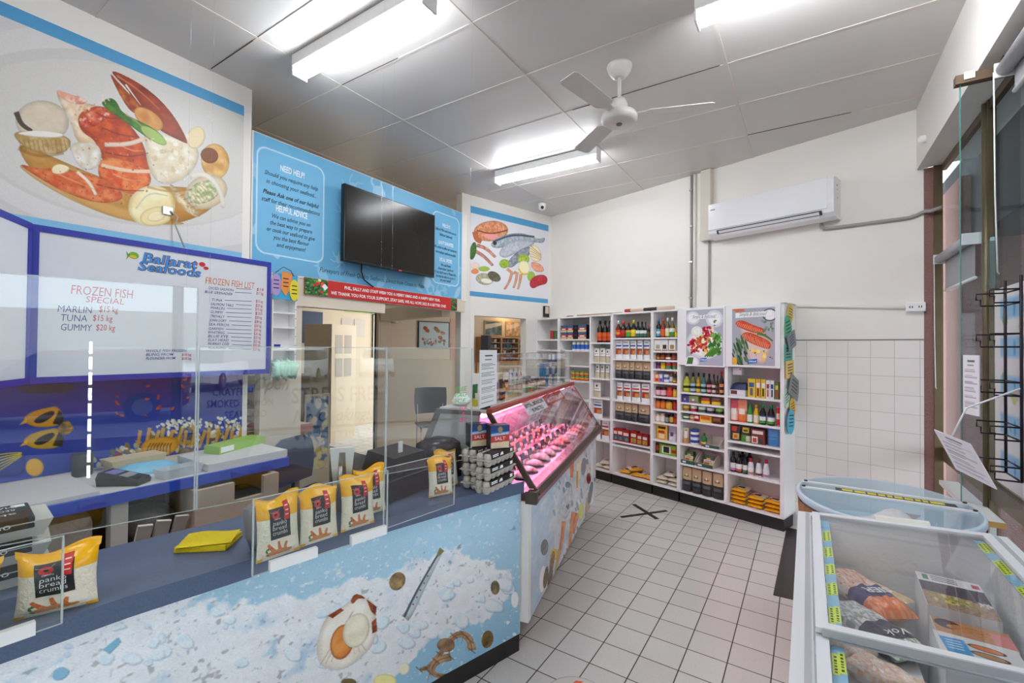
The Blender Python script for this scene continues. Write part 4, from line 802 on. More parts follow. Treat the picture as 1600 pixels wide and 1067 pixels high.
def carton(w, h, d, col, art, nm='food_box'):
    o = MB().use(PR, col).box((-w/2, -d/2, 0), (w/2, d/2, h)).build(nm); b = MB().use(PR); art_front(b, w, h, -d/2-.0003, art); b.build('front_print', parent=o); return o
def pouch_surf(w, h, d, top=.06):
    def f(x, z):        # half thickness at -1..1, 0..1
        a = max(0, 1-abs(x)**3); q = max(0.0, min(1, (1-z)/(1-top)))**.75 if z > .15 else (.75+.25*z/.15); return d/2*a*q+.0012
    return f
def pouch(w, h, d, bands, art=None, nm='pouch', taper=0.0, m=None):
    """stand-up bag: bands = [(z_top_fraction, colour)] from the foot up"""
    f = pouch_surf(w, h, d); b = MB(); b.use(m or FILM); b.smooth = True; nx, nz = 9, 16
    def colz(z):
        for zt, c_ in bands:
            if z <= zt: return c_
        return bands[-1][1]
    for sd in (-1, 1):
        def fn(u_, v_, sd=sd):
            x = (u_*2-1)*sd*-1; wz = 1-taper*v_; return (x*w/2*wz, sd*f(x, v_), v_*h)
        b.grid(fn, nx, nz, lambda u_, v_: hx(colz(v_)))
    b.face([b.pt((x*w/2, -f(x, 0), 0)) for x in np.linspace(-1, 1, 9)]+[b.pt((x*w/2, f(x, 0), 0)) for x in np.linspace(1, -1, 9)])
    o = b.build(nm)
    if art:
        b = MB(); b.use(PR); b.smooth = True
        for k, (x0, z0, x1, z1, col) in enumerate(art):
            b.grid(lambda u_, v_: ((lambda x, z: (x*w/2*(1-taper*z), -f(x, z)-.0007*(k+1), z*h))((x0+(x1-x0)*u_)*2-1, z0+(z1-z0)*v_)), 6, 4, lambda u_, v_, col=col: hx(col))
        b.build('front_print', parent=o)
    return o
def pillow_flat(w, l, t, cols, art=None, nm='flat_bag', seed=0):
    g = np.random.default_rng(seed); ph = g.random()*6; b = MB(); b.use(FILM); b.smooth = True
    sh = lambda x, y: t*.5*max(0, (1-x**4)*(1-y**4))**.6*(1+.12*math.sin(5*x+ph)*math.sin(4*y+ph))
    def cf(u_, v_):
        if v_ < .2 or v_ > .86: return hx(cols[1])
        return hx(cols[0])
    b.grid(lambda u_, v_: ((u_*2-1)*w/2, (v_*2-1)*l/2, t*.5+sh(u_*2-1, v_*2-1)), 12, 14, cf); b.grid(lambda u_, v_: ((1-u_*2)*w/2, (v_*2-1)*l/2, t*.5-sh(1-u_*2, v_*2-1)), 12, 14, cf)
    o = b.build(nm)
    if art:
        b = MB(); b.use(PR); b.smooth = True
        for k, (x0, y0, x1, y1, col) in enumerate(art): b.grid(lambda u_, v_: ((lambda x, y: (x*w/2, y*l/2, t*.5+sh(x, y)+.0007*(k+1)))((x0+(x1-x0)*u_)*2-1, (y0+(y1-y0)*v_)*2-1)), 6, 5, lambda u_, v_, col=col: hx(col))
        b.build('front_print', parent=o)
    return o
def shelf_place(o, col, zk, px, depth=.06, dz=0, label='', cat='', grp=None, turn=0, back=0):
    z = zk; u = uvA((px[0]+px[1])/2, 600, SV0+depth)[0]
    xs = [c_[0]*m_.scale.x for m_ in [o, *o.children] if m_.type == 'MESH' for c_ in m_.bound_box]
    for (b0, b1) in BAYS[col]:
        if b0-.08 < u < b1+.02: u = min(max(u, b0+.004-min(xs)), b1-.004-max(xs)); break
    o.location = A2(u, SV0+depth+back, z+.0008+dz); o.rotation_euler.z = AA+turn; tag(o, label, cat, grp); return o
def dims(x0, x1, ytop, zk, v=SV0+.03): return uvA(x1, 600, v)[0]-uvA(x0, 600, v)[0], max(.02, uvA((x0+x1)/2, ytop, v)[1]-zk)

# ---- stock, column by column (px0, px1 = sides seen in the photograph, yt = top edge)
CN = {1: 'corner shelf unit', 2: 'narrow shelf unit', 3: 'wide middle unit', 4: 'small-jar unit', 5: 'shelves under salad poster', 6: 'shelves under salmon poster'}
LV = ['top shelf', 'second shelf', 'third shelf', 'fourth shelf', 'fifth shelf', 'sixth shelf', 'seventh shelf', 'eighth shelf', 'ninth shelf', 'tenth shelf', 'bottom board']
def zlev(col, lv):
    L = ZS[col]; return BZ if lv >= len(L) or lv == 99 else L[lv]
def row(col, lv, lvname, what, cat, make, spans, depth=.06, words=None, grp=None):
    """one object per span; each gets its place in the row in its label"""
    z = zlev(col, lv); n = len(spans); made = []
    for k, sp in enumerate(spans):
        x0, x1, yt = sp[:3]; w_, h_ = dims(x0, x1, yt, z, SV0+depth-.02); top = (ZS[col][lv-1]-.024 if 0 < lv < len(ZS[col]) else (2.03 if lv == 0 and col < 5 else 1.44 if lv == 0 else (ZS[col][-1]-.024)))
        h_ = min(h_, top-z-.003); o = make(w_*.95, h_, k)
        d = words[k] if words else what
        lab = f'{d}, {lvname} of {CN[col]}' if (n == 1 or (words and len(set(words)) == n)) else f'{ORD[k]} {d}, {lvname}, {CN[col]}'
        shelf_place(o, col, z, (x0, x1), depth, label=lab, cat=cat, grp=grp or (f'{what}s on {lvname} of {CN[col]}' if n > 1 else None)); made.append(o)
    ext = lambda o: (min(c_[0]*m_.scale.x for m_ in [o, *o.children] for c_ in m_.bound_box), max(c_[0]*m_.scale.x for m_ in [o, *o.children] for c_ in m_.bound_box))
    us = [float(np.array(o.location)@ua) for o in made]; ex = [ext(o) for o in made]; hi = max((b1 for b0, b1 in BAYS[col] if b0-.05 < us[0] < b1+.05), default=9)-.003
    for k in range(1, len(made)): us[k] = max(us[k], us[k-1]+ex[k-1][1]-ex[k][0]+.0015)
    for k in range(len(made)-1, -1, -1): us[k] = min(us[k], hi-ex[k][1]); hi = us[k]+ex[k][0]-.0015
    for o, u in zip(made, us): d_ = u-float(np.array(o.location)@ua); o.location = (o.location[0]+ua[0]*d_, o.location[1]+ua[1]*d_, o.location[2])
FOOD = [(.08, .28, .92, .56, '#9c5a2f'), (.3, .3, .6, .5, '#c23a26'), (.62, .32, .88, .52, '#d8a35c')]
saltart = [(0, .62, 1, 1, '#2a5f9e'), (0, .28, 1, .62, '#c23a2c'), (0, 0, 1, .28, '#e3c79c'), (.3, .6, .7, .92, '#6d5b48'), (.2, .36, .8, .52, '#f2efe9')]
wpouch = lambda w, h, k, ink='#3a4fa0': pouch(w, h, .055, [(.24, '#f2f2f4'), (.6, '#e9e7e6'), (1, '#f1f1f3')], [(.05, .24, .95, .56, '#8c4a28'), (.15, .28, .5, .5, '#b9321f'), (.5, .26, .9, .46, '#c98a4a'), (.08, .66, .92, .74, ink), (.2, .84, .8, .88, '#9b9ba0')], 'food_pouch', .06)
kraft = lambda w, h, k: pouch(w, h, .06, [(.5, '#262628'), (1, '#c6ab85')], [(.1, .3, .9, .42, '#5d5d60'), (.1, .12, .9, .2, '#3c3c3f'), (.25, .62, .75, .69, '#7d6a50'), (.42, .66, .58, .74, '#efe6d6')], 'kraft_pouch', .05)
tagbag = lambda w, h, k: pouch(w, h, .05, [(.38, '#cbbda2'), (.42, '#a99a80'), (1, '#efece6')], [(.35, .72, .62, .86, '#2e2b2c'), (.2, .58, .8, .62, '#8f8a86')], 'paper_bag', .12)
# column 1 (corner)
for r in range(2):
    zz = zlev(1, 0)+r*.093
    for k, (x0, x1) in enumerate(((880, 889.5), (890, 899.5), (900, 906.5), (907, 920))):
        w_, _ = dims(x0, x1, 515, zz, SV0+.05); o = carton(w_*.97, .092, .11, '#14161c', saltart if k != 2 else [(.2, .4, .8, .7, '#3a3a44')], 'salt_box')
        shelf_place(o, 1, zz, (x0, x1), .06, label=f'{ORD[k]} salt box in the {("lower", "upper")[r]} layer on the corner unit top shelf', cat='box', grp='salt boxes on the corner unit')
row(1, 1, 'second shelf', 'blue-labelled jar', 'jar', lambda w, h, k: jar(w, h, '#dfe3ea', '#2f62b8', '#e6d9b0'), [(894.5, 900.5, 534), (901, 907, 534), (907.5, 913.5, 534), (914, 920, 534)])
for r in range(2):
    zz = zlev(1, 3)+r*.062
    for k in range(4):
        o = tin(.075, .06, ('#d8742c', '#5c9a3c')[(k+r) % 2], ['#c9481f', '#e2a33c', '#5c9a3c'], nm='curry_tin'); shelf_place(o, 1, zz, (893+k*7, 899.5+k*7), .06, label=f'{ORD[k]} orange and green tin, {("lower", "upper")[r]} layer, corner unit fourth shelf', cat='tin', grp='orange and green tins on the corner unit')
row(1, 0, 'top shelf left bay', 'red and green tin', 'tin', lambda w, h, k: tin(w, h, ('#b8332a', '#3f7a4a')[k], nm='food_tin'), [(860, 865.5, 516), (866, 871, 516)])
row(1, 2, 'third shelf left bay', 'blue and white packet', 'packet', lambda w, h, k: carton(w, h, .08, '#3a5f9e', [(.1, .4, .9, .9, '#e8e8ea')]), [(859, 864, 552), (865, 870, 552)])
# column 2
row(2, 0, 'top shelf', 'tall black bottle with orange label', 'bottle', lambda w, h, k: bottle(w, h, '#17120f', '#d5552a', '#161414', ['#d5552a', '#c2481f', '#e0672c', '#d5552a'], 'slim'), [(933.2, 941.2, 501), (941.4, 949, 501), (949, 953.4, 501)][:2]+[(946.6, 953.2, 501)], depth=.07)
row(2, 1, 'second shelf', 'cream paper bag with printed tag', 'bag', tagbag, [(925, 934.5, 544), (935, 944.5, 544), (945, 953, 545)])
row(2, 2, 'third shelf', 'cream paper bag with printed tag', 'bag', tagbag, [(930, 937.5, 568), (938, 945, 568), (945.5, 953, 569)])
row(2, 3, 'fourth shelf', 'single cream paper bag with printed tag', 'bag', tagbag, [(926, 938, 598)])
row(2, 4, 'fifth shelf', 'single white pouch with blue script', 'pouch', wpouch, [(927, 942, 625)])
row(2, 5, 'sixth shelf', 'white pouch with red script', 'pouch', lambda w, h, k: wpouch(w, h, k, '#b8322e'), [(928, 939.5, 656), (940.5, 953, 657)])
for k in range(3):
    o = pillow_flat(.12, .18, .045, ['#e6dccb', '#ddd1bd'], [(.3, .35, .7, .6, '#6d655c')], 'cream_bag', k); zz = BZ+(0, 0, .05)[k]; o.location = A2(-3.65+(0, .14, .07)[k], SV0+.13, zz+.003); o.rotation_euler.z = AA+(.1, -.1, .4)[k]
    tag(o, f'{("left", "right", "topmost")[k]} cream bag lying on the bottom board of the narrow shelf unit', 'bag', 'cream bags in the narrow unit')
# column 3
sp3 = [(960.5, 967.5, 501), (968, 976.5, 501.5), (976, 984, 502), (984.5, 992, 500), (990.8, 997, 502.5), (996.8, 1003, 502.5), (1002.5, 1007, 503), (1007, 1012, 508), (1012, 1016.2, 499)]
cfg3 = [('#5a1d12', '#d9432a', '#f1efe9', ['#b8281f', '#e8a63c', '#d9432a']), ('#1f0f0c', '#b8231f', '#d9482a', ['#b8231f', '#c7302a']), ('#1b1512', '#58a63c', '#8d4a3a', ['#4fa63a', '#4fa63a', '#e0a83c']), ('#1d1712', '#e3b92f', '#e9cf2e', ['#e0b32a', '#f0d24a']), ('#121214', '#4b8c7a', '#161616', ['#3f6f62', '#e9ecea']), ('#121214', '#4b8c7a', '#161616', ['#3f6f62', '#e9ecea']), ('#121214', '#4b8c7a', '#161616', ['#3f6f62', '#e9ecea']), ('#171211', '#8c2f26', '#b8322c', ['#5d4a2c']), ('#2b3a2a', '#6a7a3a', '#e6cf2c', ['#c9a53a'])]
wd3 = ['red and yellow sauce bottle with white cap', 'wide dark sauce bottle with red cap', 'soy bottle with green label', 'soy bottle with yellow cap', 'first black bottle with white swoosh label', 'second black bottle with white swoosh label', 'third black bottle with white swoosh label', 'small dark bottle with red cap', 'slim bottle with yellow cap']
row(3, 0, 'top shelf', 'sauce bottle', 'bottle', lambda w, h, k: bottle(w*1.02, h, cfg3[k][0], cfg3[k][1], cfg3[k][2], cfg3[k][3]), sp3, words=wd3)
row(3, 1, 'second shelf', 'white pouch with blue script', 'pouch', wpouch, [(960, 971, 531), (971.5, 983.5, 531), (984, 994.5, 531), (995, 1004.5, 531), (1005, 1016, 531)], .05)
row(3, 2, 'third shelf', 'kraft and black pouch', 'pouch', kraft, [(957.6, 967.5, 563), (967.8, 980.3, 563), (980.5, 989, 563), (989.2, 1002, 564), (1002.3, 1016, 564)], .05)
row(3, 3, 'fourth shelf', 'white pouch with red script', 'pouch', lambda w, h, k: wpouch(w, h, k, '#c03a34'), [(964, 973.5, 598), (973.8, 986.5, 599), (986.8, 1001.3, 599.5), (1002, 1016, 600)], .05)
row(3, 4, 'fifth shelf', 'kraft and black pouch', 'pouch', kraft, [(960, 975, 628.5), (975.3, 987, 631), (987.2, 997, 631.5), (997.2, 1016, 632)], .05)
row(3, 5, 'sixth shelf', 'red gravy carton', 'box', lambda w, h, k: carton(w, h, .07, '#a3201f', [(.1, .55, .9, .8, '#e7dcd0'), (.05, .1, .95, .45, ('#3d5f8a', '#c98a3a')[k > 2]), (.4, .12, .8, .36, '#6fa04a')], 'gravy_carton'), [(960, 966.5, 669), (967, 975.5, 670), (976, 986.5, 673), (988, 998, 674), (998.5, 1006, 678), (1006.5, 1015, 680)], .05)
PKART = [(.3, .35, .7, .62, '#262422'), (.38, .5, .5, .6, '#b9281f'), (.15, .2, .35, .4, '#d0672f')]
def panko_flat(k, w=.17, l=.22, t=.045): return pillow_flat(w, l, t, ['#ead9bd', '#e8a716'], PKART, 'breadcrumb_bag', k)
for k, (du, dv, dz, rr) in enumerate(((-3.28, .15, 0, .15), (-3.10, .14, 0, .1), (-2.96, .15, .0, -.1), (-3.18, .15, .046, 1.0))):
    o = panko_flat(k, .15, .19, .04); o.location = A2(du, SV0+dv, BZ+.003+dz); o.rotation_euler.z = AA+rr; tag(o, f'{("leftmost", "middle", "rightmost", "topmost")[k]} yellow breadcrumb bag lying at the foot of the wide middle shelf unit', 'bag', 'breadcrumb bags under the middle unit')
# column 4
wd4 = ['blue-capped sauce bottle with blue label', 'orange-capped sauce bottle', 'white-capped dressing bottle', 'second white-capped dressing with green leaf label', 'slim yellow bottle at the right end']
cf4 = [('#2b1710', '#4aa8cf', '#2d7fc4', ['#4aa8cf', '#e9e5d8', '#4aa8cf']), ('#7d2c14', '#d95a22', '#df4f22', ['#d95a22']), ('#6d5a2e', '#e3e0a8', '#eceae4', ['#dfe0a0', '#e9e7d8']), ('#6d5a2e', '#e7e6da', '#eceae4', ['#4f8a34', '#e9e7dd']), ('#b9962c', '#e3c22c', '#e0c12c', ['#e3c22c'])]
row(4, 0, 'top shelf', 'sauce bottle', 'bottle', lambda w, h, k: bottle(w, h, *cf4[k][:3], cf4[k][3], 'slim' if k < 2 else 'sauce'), [(1023.6, 1030.5, 498.5), (1031, 1038.2, 498.5), (1038.5, 1045.3, 496.5), (1045.5, 1053.6, 496), (1054, 1057.6, 510)], words=wd4)
row(4, 1, 'second shelf', 'small white carton with brown window', 'box', lambda w, h, k: carton(w, h, .08, '#efeeea', [(.2, .18, .8, .55, ('#b9a48a', '#4b3028', '#a8884a')[k]), (.05, 0, .95, .1, '#a9633f')]), [(1024, 1035, 530), (1036, 1046.3, 530), (1047.5, 1058, 530)])
row(4, 2, 'third shelf', 'brown spice jar', 'jar', lambda w, h, k: jar(w, h, '#4a2518', ('#cf8a2c', '#d0752c', '#5d3025', '#6d3328')[k], '#4a3a1a', [('#d99a2c', '#c4702a', '#ece2d4', '#a8483a')[k], '#7d3a22']), [(1025, 1031.8, 550), (1032.2, 1040, 550), (1040.4, 1049, 550), (1049.5, 1057.6, 550)])
row(4, 3, 'fourth shelf', 'small round tin', 'tin', lambda w, h, k: tin(w, h, ('#6d2a5a', '#dcb92c', '#b82a26', '#b82a26')[k], [('#8a3a6d', '#e5c83a', '#3f8a4a', '#3f8a4a')[k], ('#4a1f3f', '#caa426', '#c4332c', '#c4332c')[k]]), [(1024.5, 1031.5, 564.5), (1032.5, 1040.5, 564), (1041, 1049.4, 565), (1050.5, 1057.6, 565)], words=['small purple tin', 'small yellow tin', 'left red and green tin', 'right red and green tin'])
def c4e(w, h, k):
    if k == 2: return tin(w, h, '#e6e8ee', ['#e6e8ee', '#5a6aa8', '#e6e8ee'])
    if k == 3: return jar(w, h, '#7d5a4a', '#cfd3d0', '#8d3a2a')
    if k == 4: return bottle(w, h, '#3a2a1c', '#c4382a', '#e3c22c', ['#e3c22c', '#c4382a', '#3f7a3a'], 'slim')
    return carton(w, h, .06, ('#e3742a', '#8a88c4')[k], [(.1, .5, .9, .9, ('#ecd9a8', '#e6e2ee')[k]), (.2, .15, .8, .4, ('#b9281f', '#5a4a9e')[k])])
row(4, 4, 'fifth shelf', 'mixed small grocery', 'grocery', c4e, [(1023, 1029.6, 584), (1030, 1035.8, 584), (1036.2, 1045, 584.5), (1045.6, 1051, 584.5), (1052, 1057.6, 581)], words=['small orange carton', 'small lilac carton', 'white tin with blue band', 'small jar with rusty lid', 'yellow-capped red bottle'])
row(4, 5, 'sixth shelf', 'sauce jar', 'jar', lambda w, h, k: jar(w, h, ('#5d2420', '#5d2420', '#c23a26', '#cf9a2c')[k], ('#e6b8c0', '#e6b8c0', '#d9482f', '#e0b83c')[k], ('#4a1a1a', '#4a1a1a', '#b8322a', '#3a2a1a')[k]), [(1024, 1031.8, 604.8), (1032.3, 1041.2, 605), (1042.8, 1051.3, 605.5), (1052, 1057.7, 606)], words=['left pink-labelled jar', 'right pink-labelled jar', 'red sauce jar', 'yellow sauce jar'])
row(4, 6, 'seventh shelf', 'sauce jar', 'jar', lambda w, h, k: jar(w, h, ('#b8642a', '#b8642a', '#c28a2c', '#9e2a22')[k], ('#d97a2c', '#d97a2c', '#e0a83a', '#b8322a')[k], '#33251c'), [(1024, 1031.5, 623.5), (1032.2, 1040.5, 624), (1041.2, 1051, 625.5), (1052, 1057.6, 624)], words=['left orange curry jar', 'right orange curry jar', 'golden curry jar', 'dark red jar'])
row(4, 7, 'eighth shelf', 'small bottle', 'bottle', lambda w, h, k: jar(w, h, ('#d9c2a8', '#d9c2a8', '#2a2a2a', '#2f3a2a', '#b8282a')[k], ('#ece4da', '#ece4da', '#8f8f8f', '#c9a83a', '#d23a34')[k], ('#c4a88a', '#c4a88a', '#18181a', '#18181a', '#b8282a')[k], nm='small_bottle'), [(1023.3, 1030, 646), (1030.6, 1038.4, 646), (1039, 1045.6, 648), (1046.6, 1053, 647), (1053.6, 1057.7, 650)], words=['left cream-labelled jar', 'right cream-labelled jar', 'small black jar', 'dark jar with yellow label', 'red jar at right'])
row(4, 8, 'ninth shelf', 'packet', 'packet', lambda w, h, k: pouch(w, h, .05, [(.5, ('#d9a43c', '#c9c8d2')[k]), (1, ('#e8c02a', '#a8a4b4')[k])], [[(.2, .45, .8, .62, '#b9281f'), (.15, .74, .85, .9, '#3a2418'), (.3, .1, .8, .4, '#ead3a0')], [(.3, .35, .7, .6, '#4a4a6a'), (.2, .1, .6, .3, '#e4e4ea')]][k], 'snack_packet'), [(1026, 1043.8, 664.5), (1045, 1057.8, 665)], words=['yellow noodle packet with red band', 'grey-lilac packet'])
row(4, 9, 'tenth shelf', 'box', 'box', lambda w, h, k: carton(w, h, .1, '#7fae2f', [(.0, 0, .2, 1, '#1f1f1f'), (.32, .15, .75, .85, '#e9efe2'), (.4, .2, .68, .8, '#2a2a26'), (.8, .3, 1, .6, '#b9281f'), (.04, .3, .18, .8, '#b9322a')]), [(1022.5, 1055.5, 693.5)], .1, words=['green and black sushi kit box'])
for k, (du, dv, dz, rr) in enumerate(((-2.765, .13, 0, 0), (-2.627, .13, 0, .05), (-2.76, .13, .0425, .05), (-2.63, .14, .0425, -.05), (-2.70, .15, .085, .2))):
    o = pillow_flat(.125, .19, .04, ['#e6dccb', '#ddd1bd'], [(.3, .35, .7, .6, '#57514a')], 'cream_bag', k+5); o.location = A2(du, SV0+dv, BZ+.003+dz); o.rotation_euler.z = AA+rr; tag(o, f'{("lower left", "lower right", "upper left", "upper right", "topmost")[k]} cream bag in the pile at the foot of the small-jar shelf unit', 'bag', 'cream bags in the small-jar unit')
# column 5
c5 = [('#a8a83a', '#c4cc3a'), ('#6a6a3a', '#9fc3e0'), ('#b08a2c', '#e3b82c'), ('#3a5f5a', '#8fc9c4'), ('#2a1a1c', '#e08a92'), ('#5d3a2a', '#d9cfc2'), ('#2a1c1a', '#8a2a26'), ('#2a1a14', '#d98a4a')]
w5 = ['lime-labelled dressing bottle', 'pale blue labelled dressing bottle', 'yellow-labelled dressing bottle', 'teal-labelled dressing bottle', 'pink-labelled dressing bottle', 'spice bottle with white label', 'small dark bottle', 'red-capped sauce bottle']
row(5, 0, 'upper shelf', 'dressing bottle', 'bottle', lambda w, h, k: bottle(w, h, c5[k][0], c5[k][1], '#1f1c1a' if k < 7 else '#c4242a', [c5[k][1], '#2a2a2a', c5[k][1]]), [(1066, 1077, 582), (1078, 1087, 582.5), (1088, 1095, 582.5), (1095.6, 1104, 583), (1104.5, 1112, 584), (1112.5, 1118.5, 585), (1119, 1123.5, 587), (1124, 1131, 580)], words=w5)
def c5b(w, h, k):
    if k < 2: return carton(w, h, .08, ('#2f3a86', '#7f9a5a')[k], [(.35, .3, .6, .6, ('#e0a83a', '#d9d2e2')[k]), (.1, .1, .9, .25, ('#3f55a8', '#a8447a')[k])])
    return tin(w, h, ('#e0bc2c', '#a8742c')[k-2], [('#e0bc2c', '#d98a2c', '#e0bc2c')[0], '#c9482a' if k == 2 else '#7d4a22'], True, 'fish_tin')
row(5, 1, 'second shelf', 'flat grocery', 'grocery', c5b, [(1067, 1078.5, 617.5), (1079, 1094, 618.5), (1095, 1110, 622), (1111.5, 1127, 623)], words=['flat dark blue box', 'flat green and pink box', 'yellow oval tin', 'brown oval tin'])
row(5, 2, 'third shelf', 'tin', 'tin', lambda w, h, k: tin(w, h, ('#c9a43c', '#d9d6cf', '#d9dccf', '#a8a4a4', '#5a9a3a')[k], [('#8a6a2c', '#a82a2a', '#3a5a3a', '#3a2a3a', '#2a3a1f')[k], ('#e0bc4a', '#e6e2da', '#e3e6d8', '#d0cfd4', '#8fc94a')[k]]), [(1067, 1078, 633), (1079.5, 1090, 633), (1091.5, 1104, 635), (1105, 1117, 637), (1118.5, 1130, 638)], words=['yellow-banded tin', 'white tin with red band', 'white tin with green band', 'grey tin with dark band', 'green-labelled tin'])
def c5d(w, h, k):
    if k in (0, 1): return tin(w, h, ('#2f7a4a', '#c9763a')[k], [('#2f7a4a', '#c9763a')[k], '#e6e0d0', ('#2f7a4a', '#d9a03a')[k]])
    return carton(w, h, .08, ('#b8282a', '#e3b02c', '#6d3a2a')[k-2], [(.1, .45, .9, .85, ('#e6dcd0', '#d9582a', '#8f5a3a')[k-2]), (.1, .05, .9, .3, ('#8a1a1a', '#e8cf6a', '#4a2a1a')[k-2])])
row(5, 3, 'fourth shelf', 'grocery', 'grocery', c5d, [(1066, 1077, 647), (1078, 1087, 648), (1087.6, 1095.5, 648.5), (1096, 1115, 649), (1116, 1130, 652)], words=['green and white tin', 'orange tin', 'small red carton', 'wide yellow carton', 'brown carton'])
row(5, 4, 'fifth shelf', 'grocery', 'grocery', lambda w, h, k: [lambda: pouch(w, h, .05, [(.35, '#c9955f'), (1, '#d9c2a8')], [(.3, .35, .8, .8, '#ece4e4'), (.35, .8, .75, .92, '#7fae3c')], 'crumb_packet'), lambda: jar(w, h, '#efe9dc', '#2f4fa0', '#2a4a9a', ['#2f4fa0', '#e6e6ee', '#2f4fa0']), lambda: bottle(w, h, '#2f7a3a', '#c9282a', '#2f6a2f', ['#c9282a', '#e0c24a', '#2f7a3a'], 'slim')][k](), [(1066.5, 1075.5, 669), (1079.5, 1092.5, 671), (1096, 1105, 677)], words=['pink crumb packet', 'large mayonnaise jar with blue lid', 'green and red bottle'])
def tray(w, h, d, nm='display_tray'):
    t = thing(nm, None, None); b = mb(mat('tray_card', '#cfc7bb', .7))
    b.box((-w/2, -d/2, 0), (w/2, d/2, .006)); b.box((-w/2, -d/2+.004, 0), (w/2, -d/2+.008, h*.3)); b.box((-w/2, d/2-.006, 0), (w/2, d/2, h*.95)); b.build('bin', parent=t); b = mb(mat('tray_card'))
    for s in (-1, 1):
        P = [(-d/2, 0), (d/2, 0), (d/2, h)]+[(d/2-d*q, h*(.28+.72*math.cos(q*PI/2)**.8)) for q in (.25, .45, .65, .85, 1)]
        b.loft([[(s*w/2-.003, p[0], p[1]) for p in P], [(s*w/2+.003, p[0], p[1]) for p in P]])
    b.build('side', parent=t); b = mb(mat('tray_green', '#2f5a48', .5)); b.box((-w/2-.003, -d/2-.001, 0), (w/2+.003, -d/2+.004, h*.28)); b.use(PAPER).box((-w*.4, -d/2-.002, h*.08), (-w*.15, -d/2-.001, h*.2)); b.build('front_strip', parent=t); return t
def c5_tray(lv, px, hh, lab, n):
    z = zlev(5, lv); w_, _ = dims(px[0], px[1], 690, z); t = tray(w_*.97, hh, .17); shelf_place(t, 5, z, px, .10, label=lab, cat='tray', grp='card display trays')
    for k in range(n):
        o = pouch(w_*.60, hh*.80, .010, [(.35, '#d9c24a'), (.62, '#e6e6dc'), (1, '#1f6a35')], [(.1, .12, .6, .36, '#b9642a'), (.2, .44, .8, .54, '#8f9aa8'), (.3, .64, .7, .8, '#e0b83a')], 'soup_packet')
        shelf_place(o, 5, z, px, .072+.028*k, dz=.0078, label=f'green and yellow soup packet, {("front", "middle", "back")[k]} in the {lab.split(" card")[0]} tray', cat='packet', grp='soup packets in the card trays'); o.rotation_euler.x = -.18
c5_tray(4, (1106, 1130), .10, 'empty card tray with green front strip right of the mayonnaise', 0)
c5_tray(5, (1066, 1087), .135, 'left card tray with green front strip and packets', 3); c5_tray(5, (1094, 1120), .125, 'right card tray with green front strip and packets', 3)
row(5, 99, 'bottom board', 'kraft and black pouch', 'pouch', kraft, [(1066, 1081, 731), (1081.3, 1097, 734), (1097.3, 1113.5, 738), (1113.8, 1131, 741)], .05)
# column 6
t = thing('sensor_box', 'small white plastic sensor box under the salmon poster cupboard', 'box', A2(-1.955, SV0+.10, 1.385), AA); bx('case', (-.045, -.03, 0), (.045, .03, .07), WHITE, t, .006); bx('red_light', (.02, -.0315, .05), (.035, -.03, .06), mat('red_led', '#a33', .4) if 0 else mat('red_led', '#aa3333', .4), t)
z = zlev(6, 0)
o = carton(.15, .06, .15, '#dfe0e4', [(.1, .3, .5, .9, '#6a3a2a'), (.5, .4, .9, .8, '#e6e6ea')], 'chip_tray'); MB().use(PR, '#26305a').loft([[(-.075, -.06, .06), (.075, -.06, .06), (.075, .075, .06), (-.075, .075, .06)], [(-.06, -.02, .115), (.06, -.02, .115), (.06, .07, .125), (-.06, .07, .125)]]).build('navy_packet', parent=o)
shelf_place(o, 6, z, (1146, 1167), .10, label='white tray with navy packet on upper shelf under salmon poster', cat='tray')
row(6, 0, 'upper shelf', 'tall narrow carton', 'box', lambda w, h, k: carton(w, h, .05, ('#e0c22c', '#d9a83a', '#d9b93a', '#e9e6e2', '#e9e9ea', '#5a6a3a')[k], [(.15, .55, .85, .8, ('#2f5f8f', '#e6e6e6', '#e6e6e6', '#8a3a4a', '#2a4a8a', '#d0c24a')[k]), (.3, .1, .7, .5, ('#6a5a7a', '#8a3a22', '#4a3a1a', '#a8484a', '#22262c', '#b83a2a')[k])], 'slim_carton'), [(1170, 1181.8, 592), (1182.3, 1190, 592.5), (1190.5, 1198, 593), (1198.5, 1204.5, 594.5), (1205, 1211, 595), (1212, 1218.5, 597)], words=['yellow carton with two blue discs', 'left tan and brown carton', 'right tan and brown carton', 'white carton with pink panel', 'white carton with black stripe', 'green and red carton'])
def c6b(w, h, k):
    if k < 2: return pouch(w, h, .05, [(.08, ('#c4282a', '#d9481f')[k]), (.5, ('#ecd2c4', '#e0762c')[k]), (.62, ('#d9a8a4', '#e3a890')[k]), (1, ('#c9485a', '#e08a66')[k])], [(.15, .35, .85, .6, ('#f0e6dc', '#ecdccc')[k])], 'rice_cracker_packet')
    if k < 4: return bottle(w, h, ('#2f8a3a', '#e0b01f')[k-2], ('#dfe6e4', '#e8e0c0')[k-2], ('#2f8a3a', '#e0b01f')[k-2], shape='lemon', nm='juice_bottle')
    if k < 6: return bottle(w, h, '#1a1512', '#e6e6e6', '#1f8a4a', ['#3f9a3a', '#ececec', '#ececec', '#3a4a8a'], 'lemon')
    return tin(w, h, '#c4262a', ['#c4262a', '#e6d2b8', '#c4262a'], nm='tall_tin')
row(6, 1, 'second shelf', 'grocery', 'grocery', c6b, [(1139, 1150.6, 625), (1151.2, 1166, 625), (1167.5, 1176.5, 632), (1177.5, 1186.5, 633), (1187, 1197.3, 632), (1199.3, 1211, 633), (1213, 1218.6, 635)], words=['pink cracker packet', 'orange cracker packet', 'green lime juice bottle', 'yellow lemon juice bottle', 'left green-capped soy bottle', 'right green-capped soy bottle', 'red and cream tall tin'])
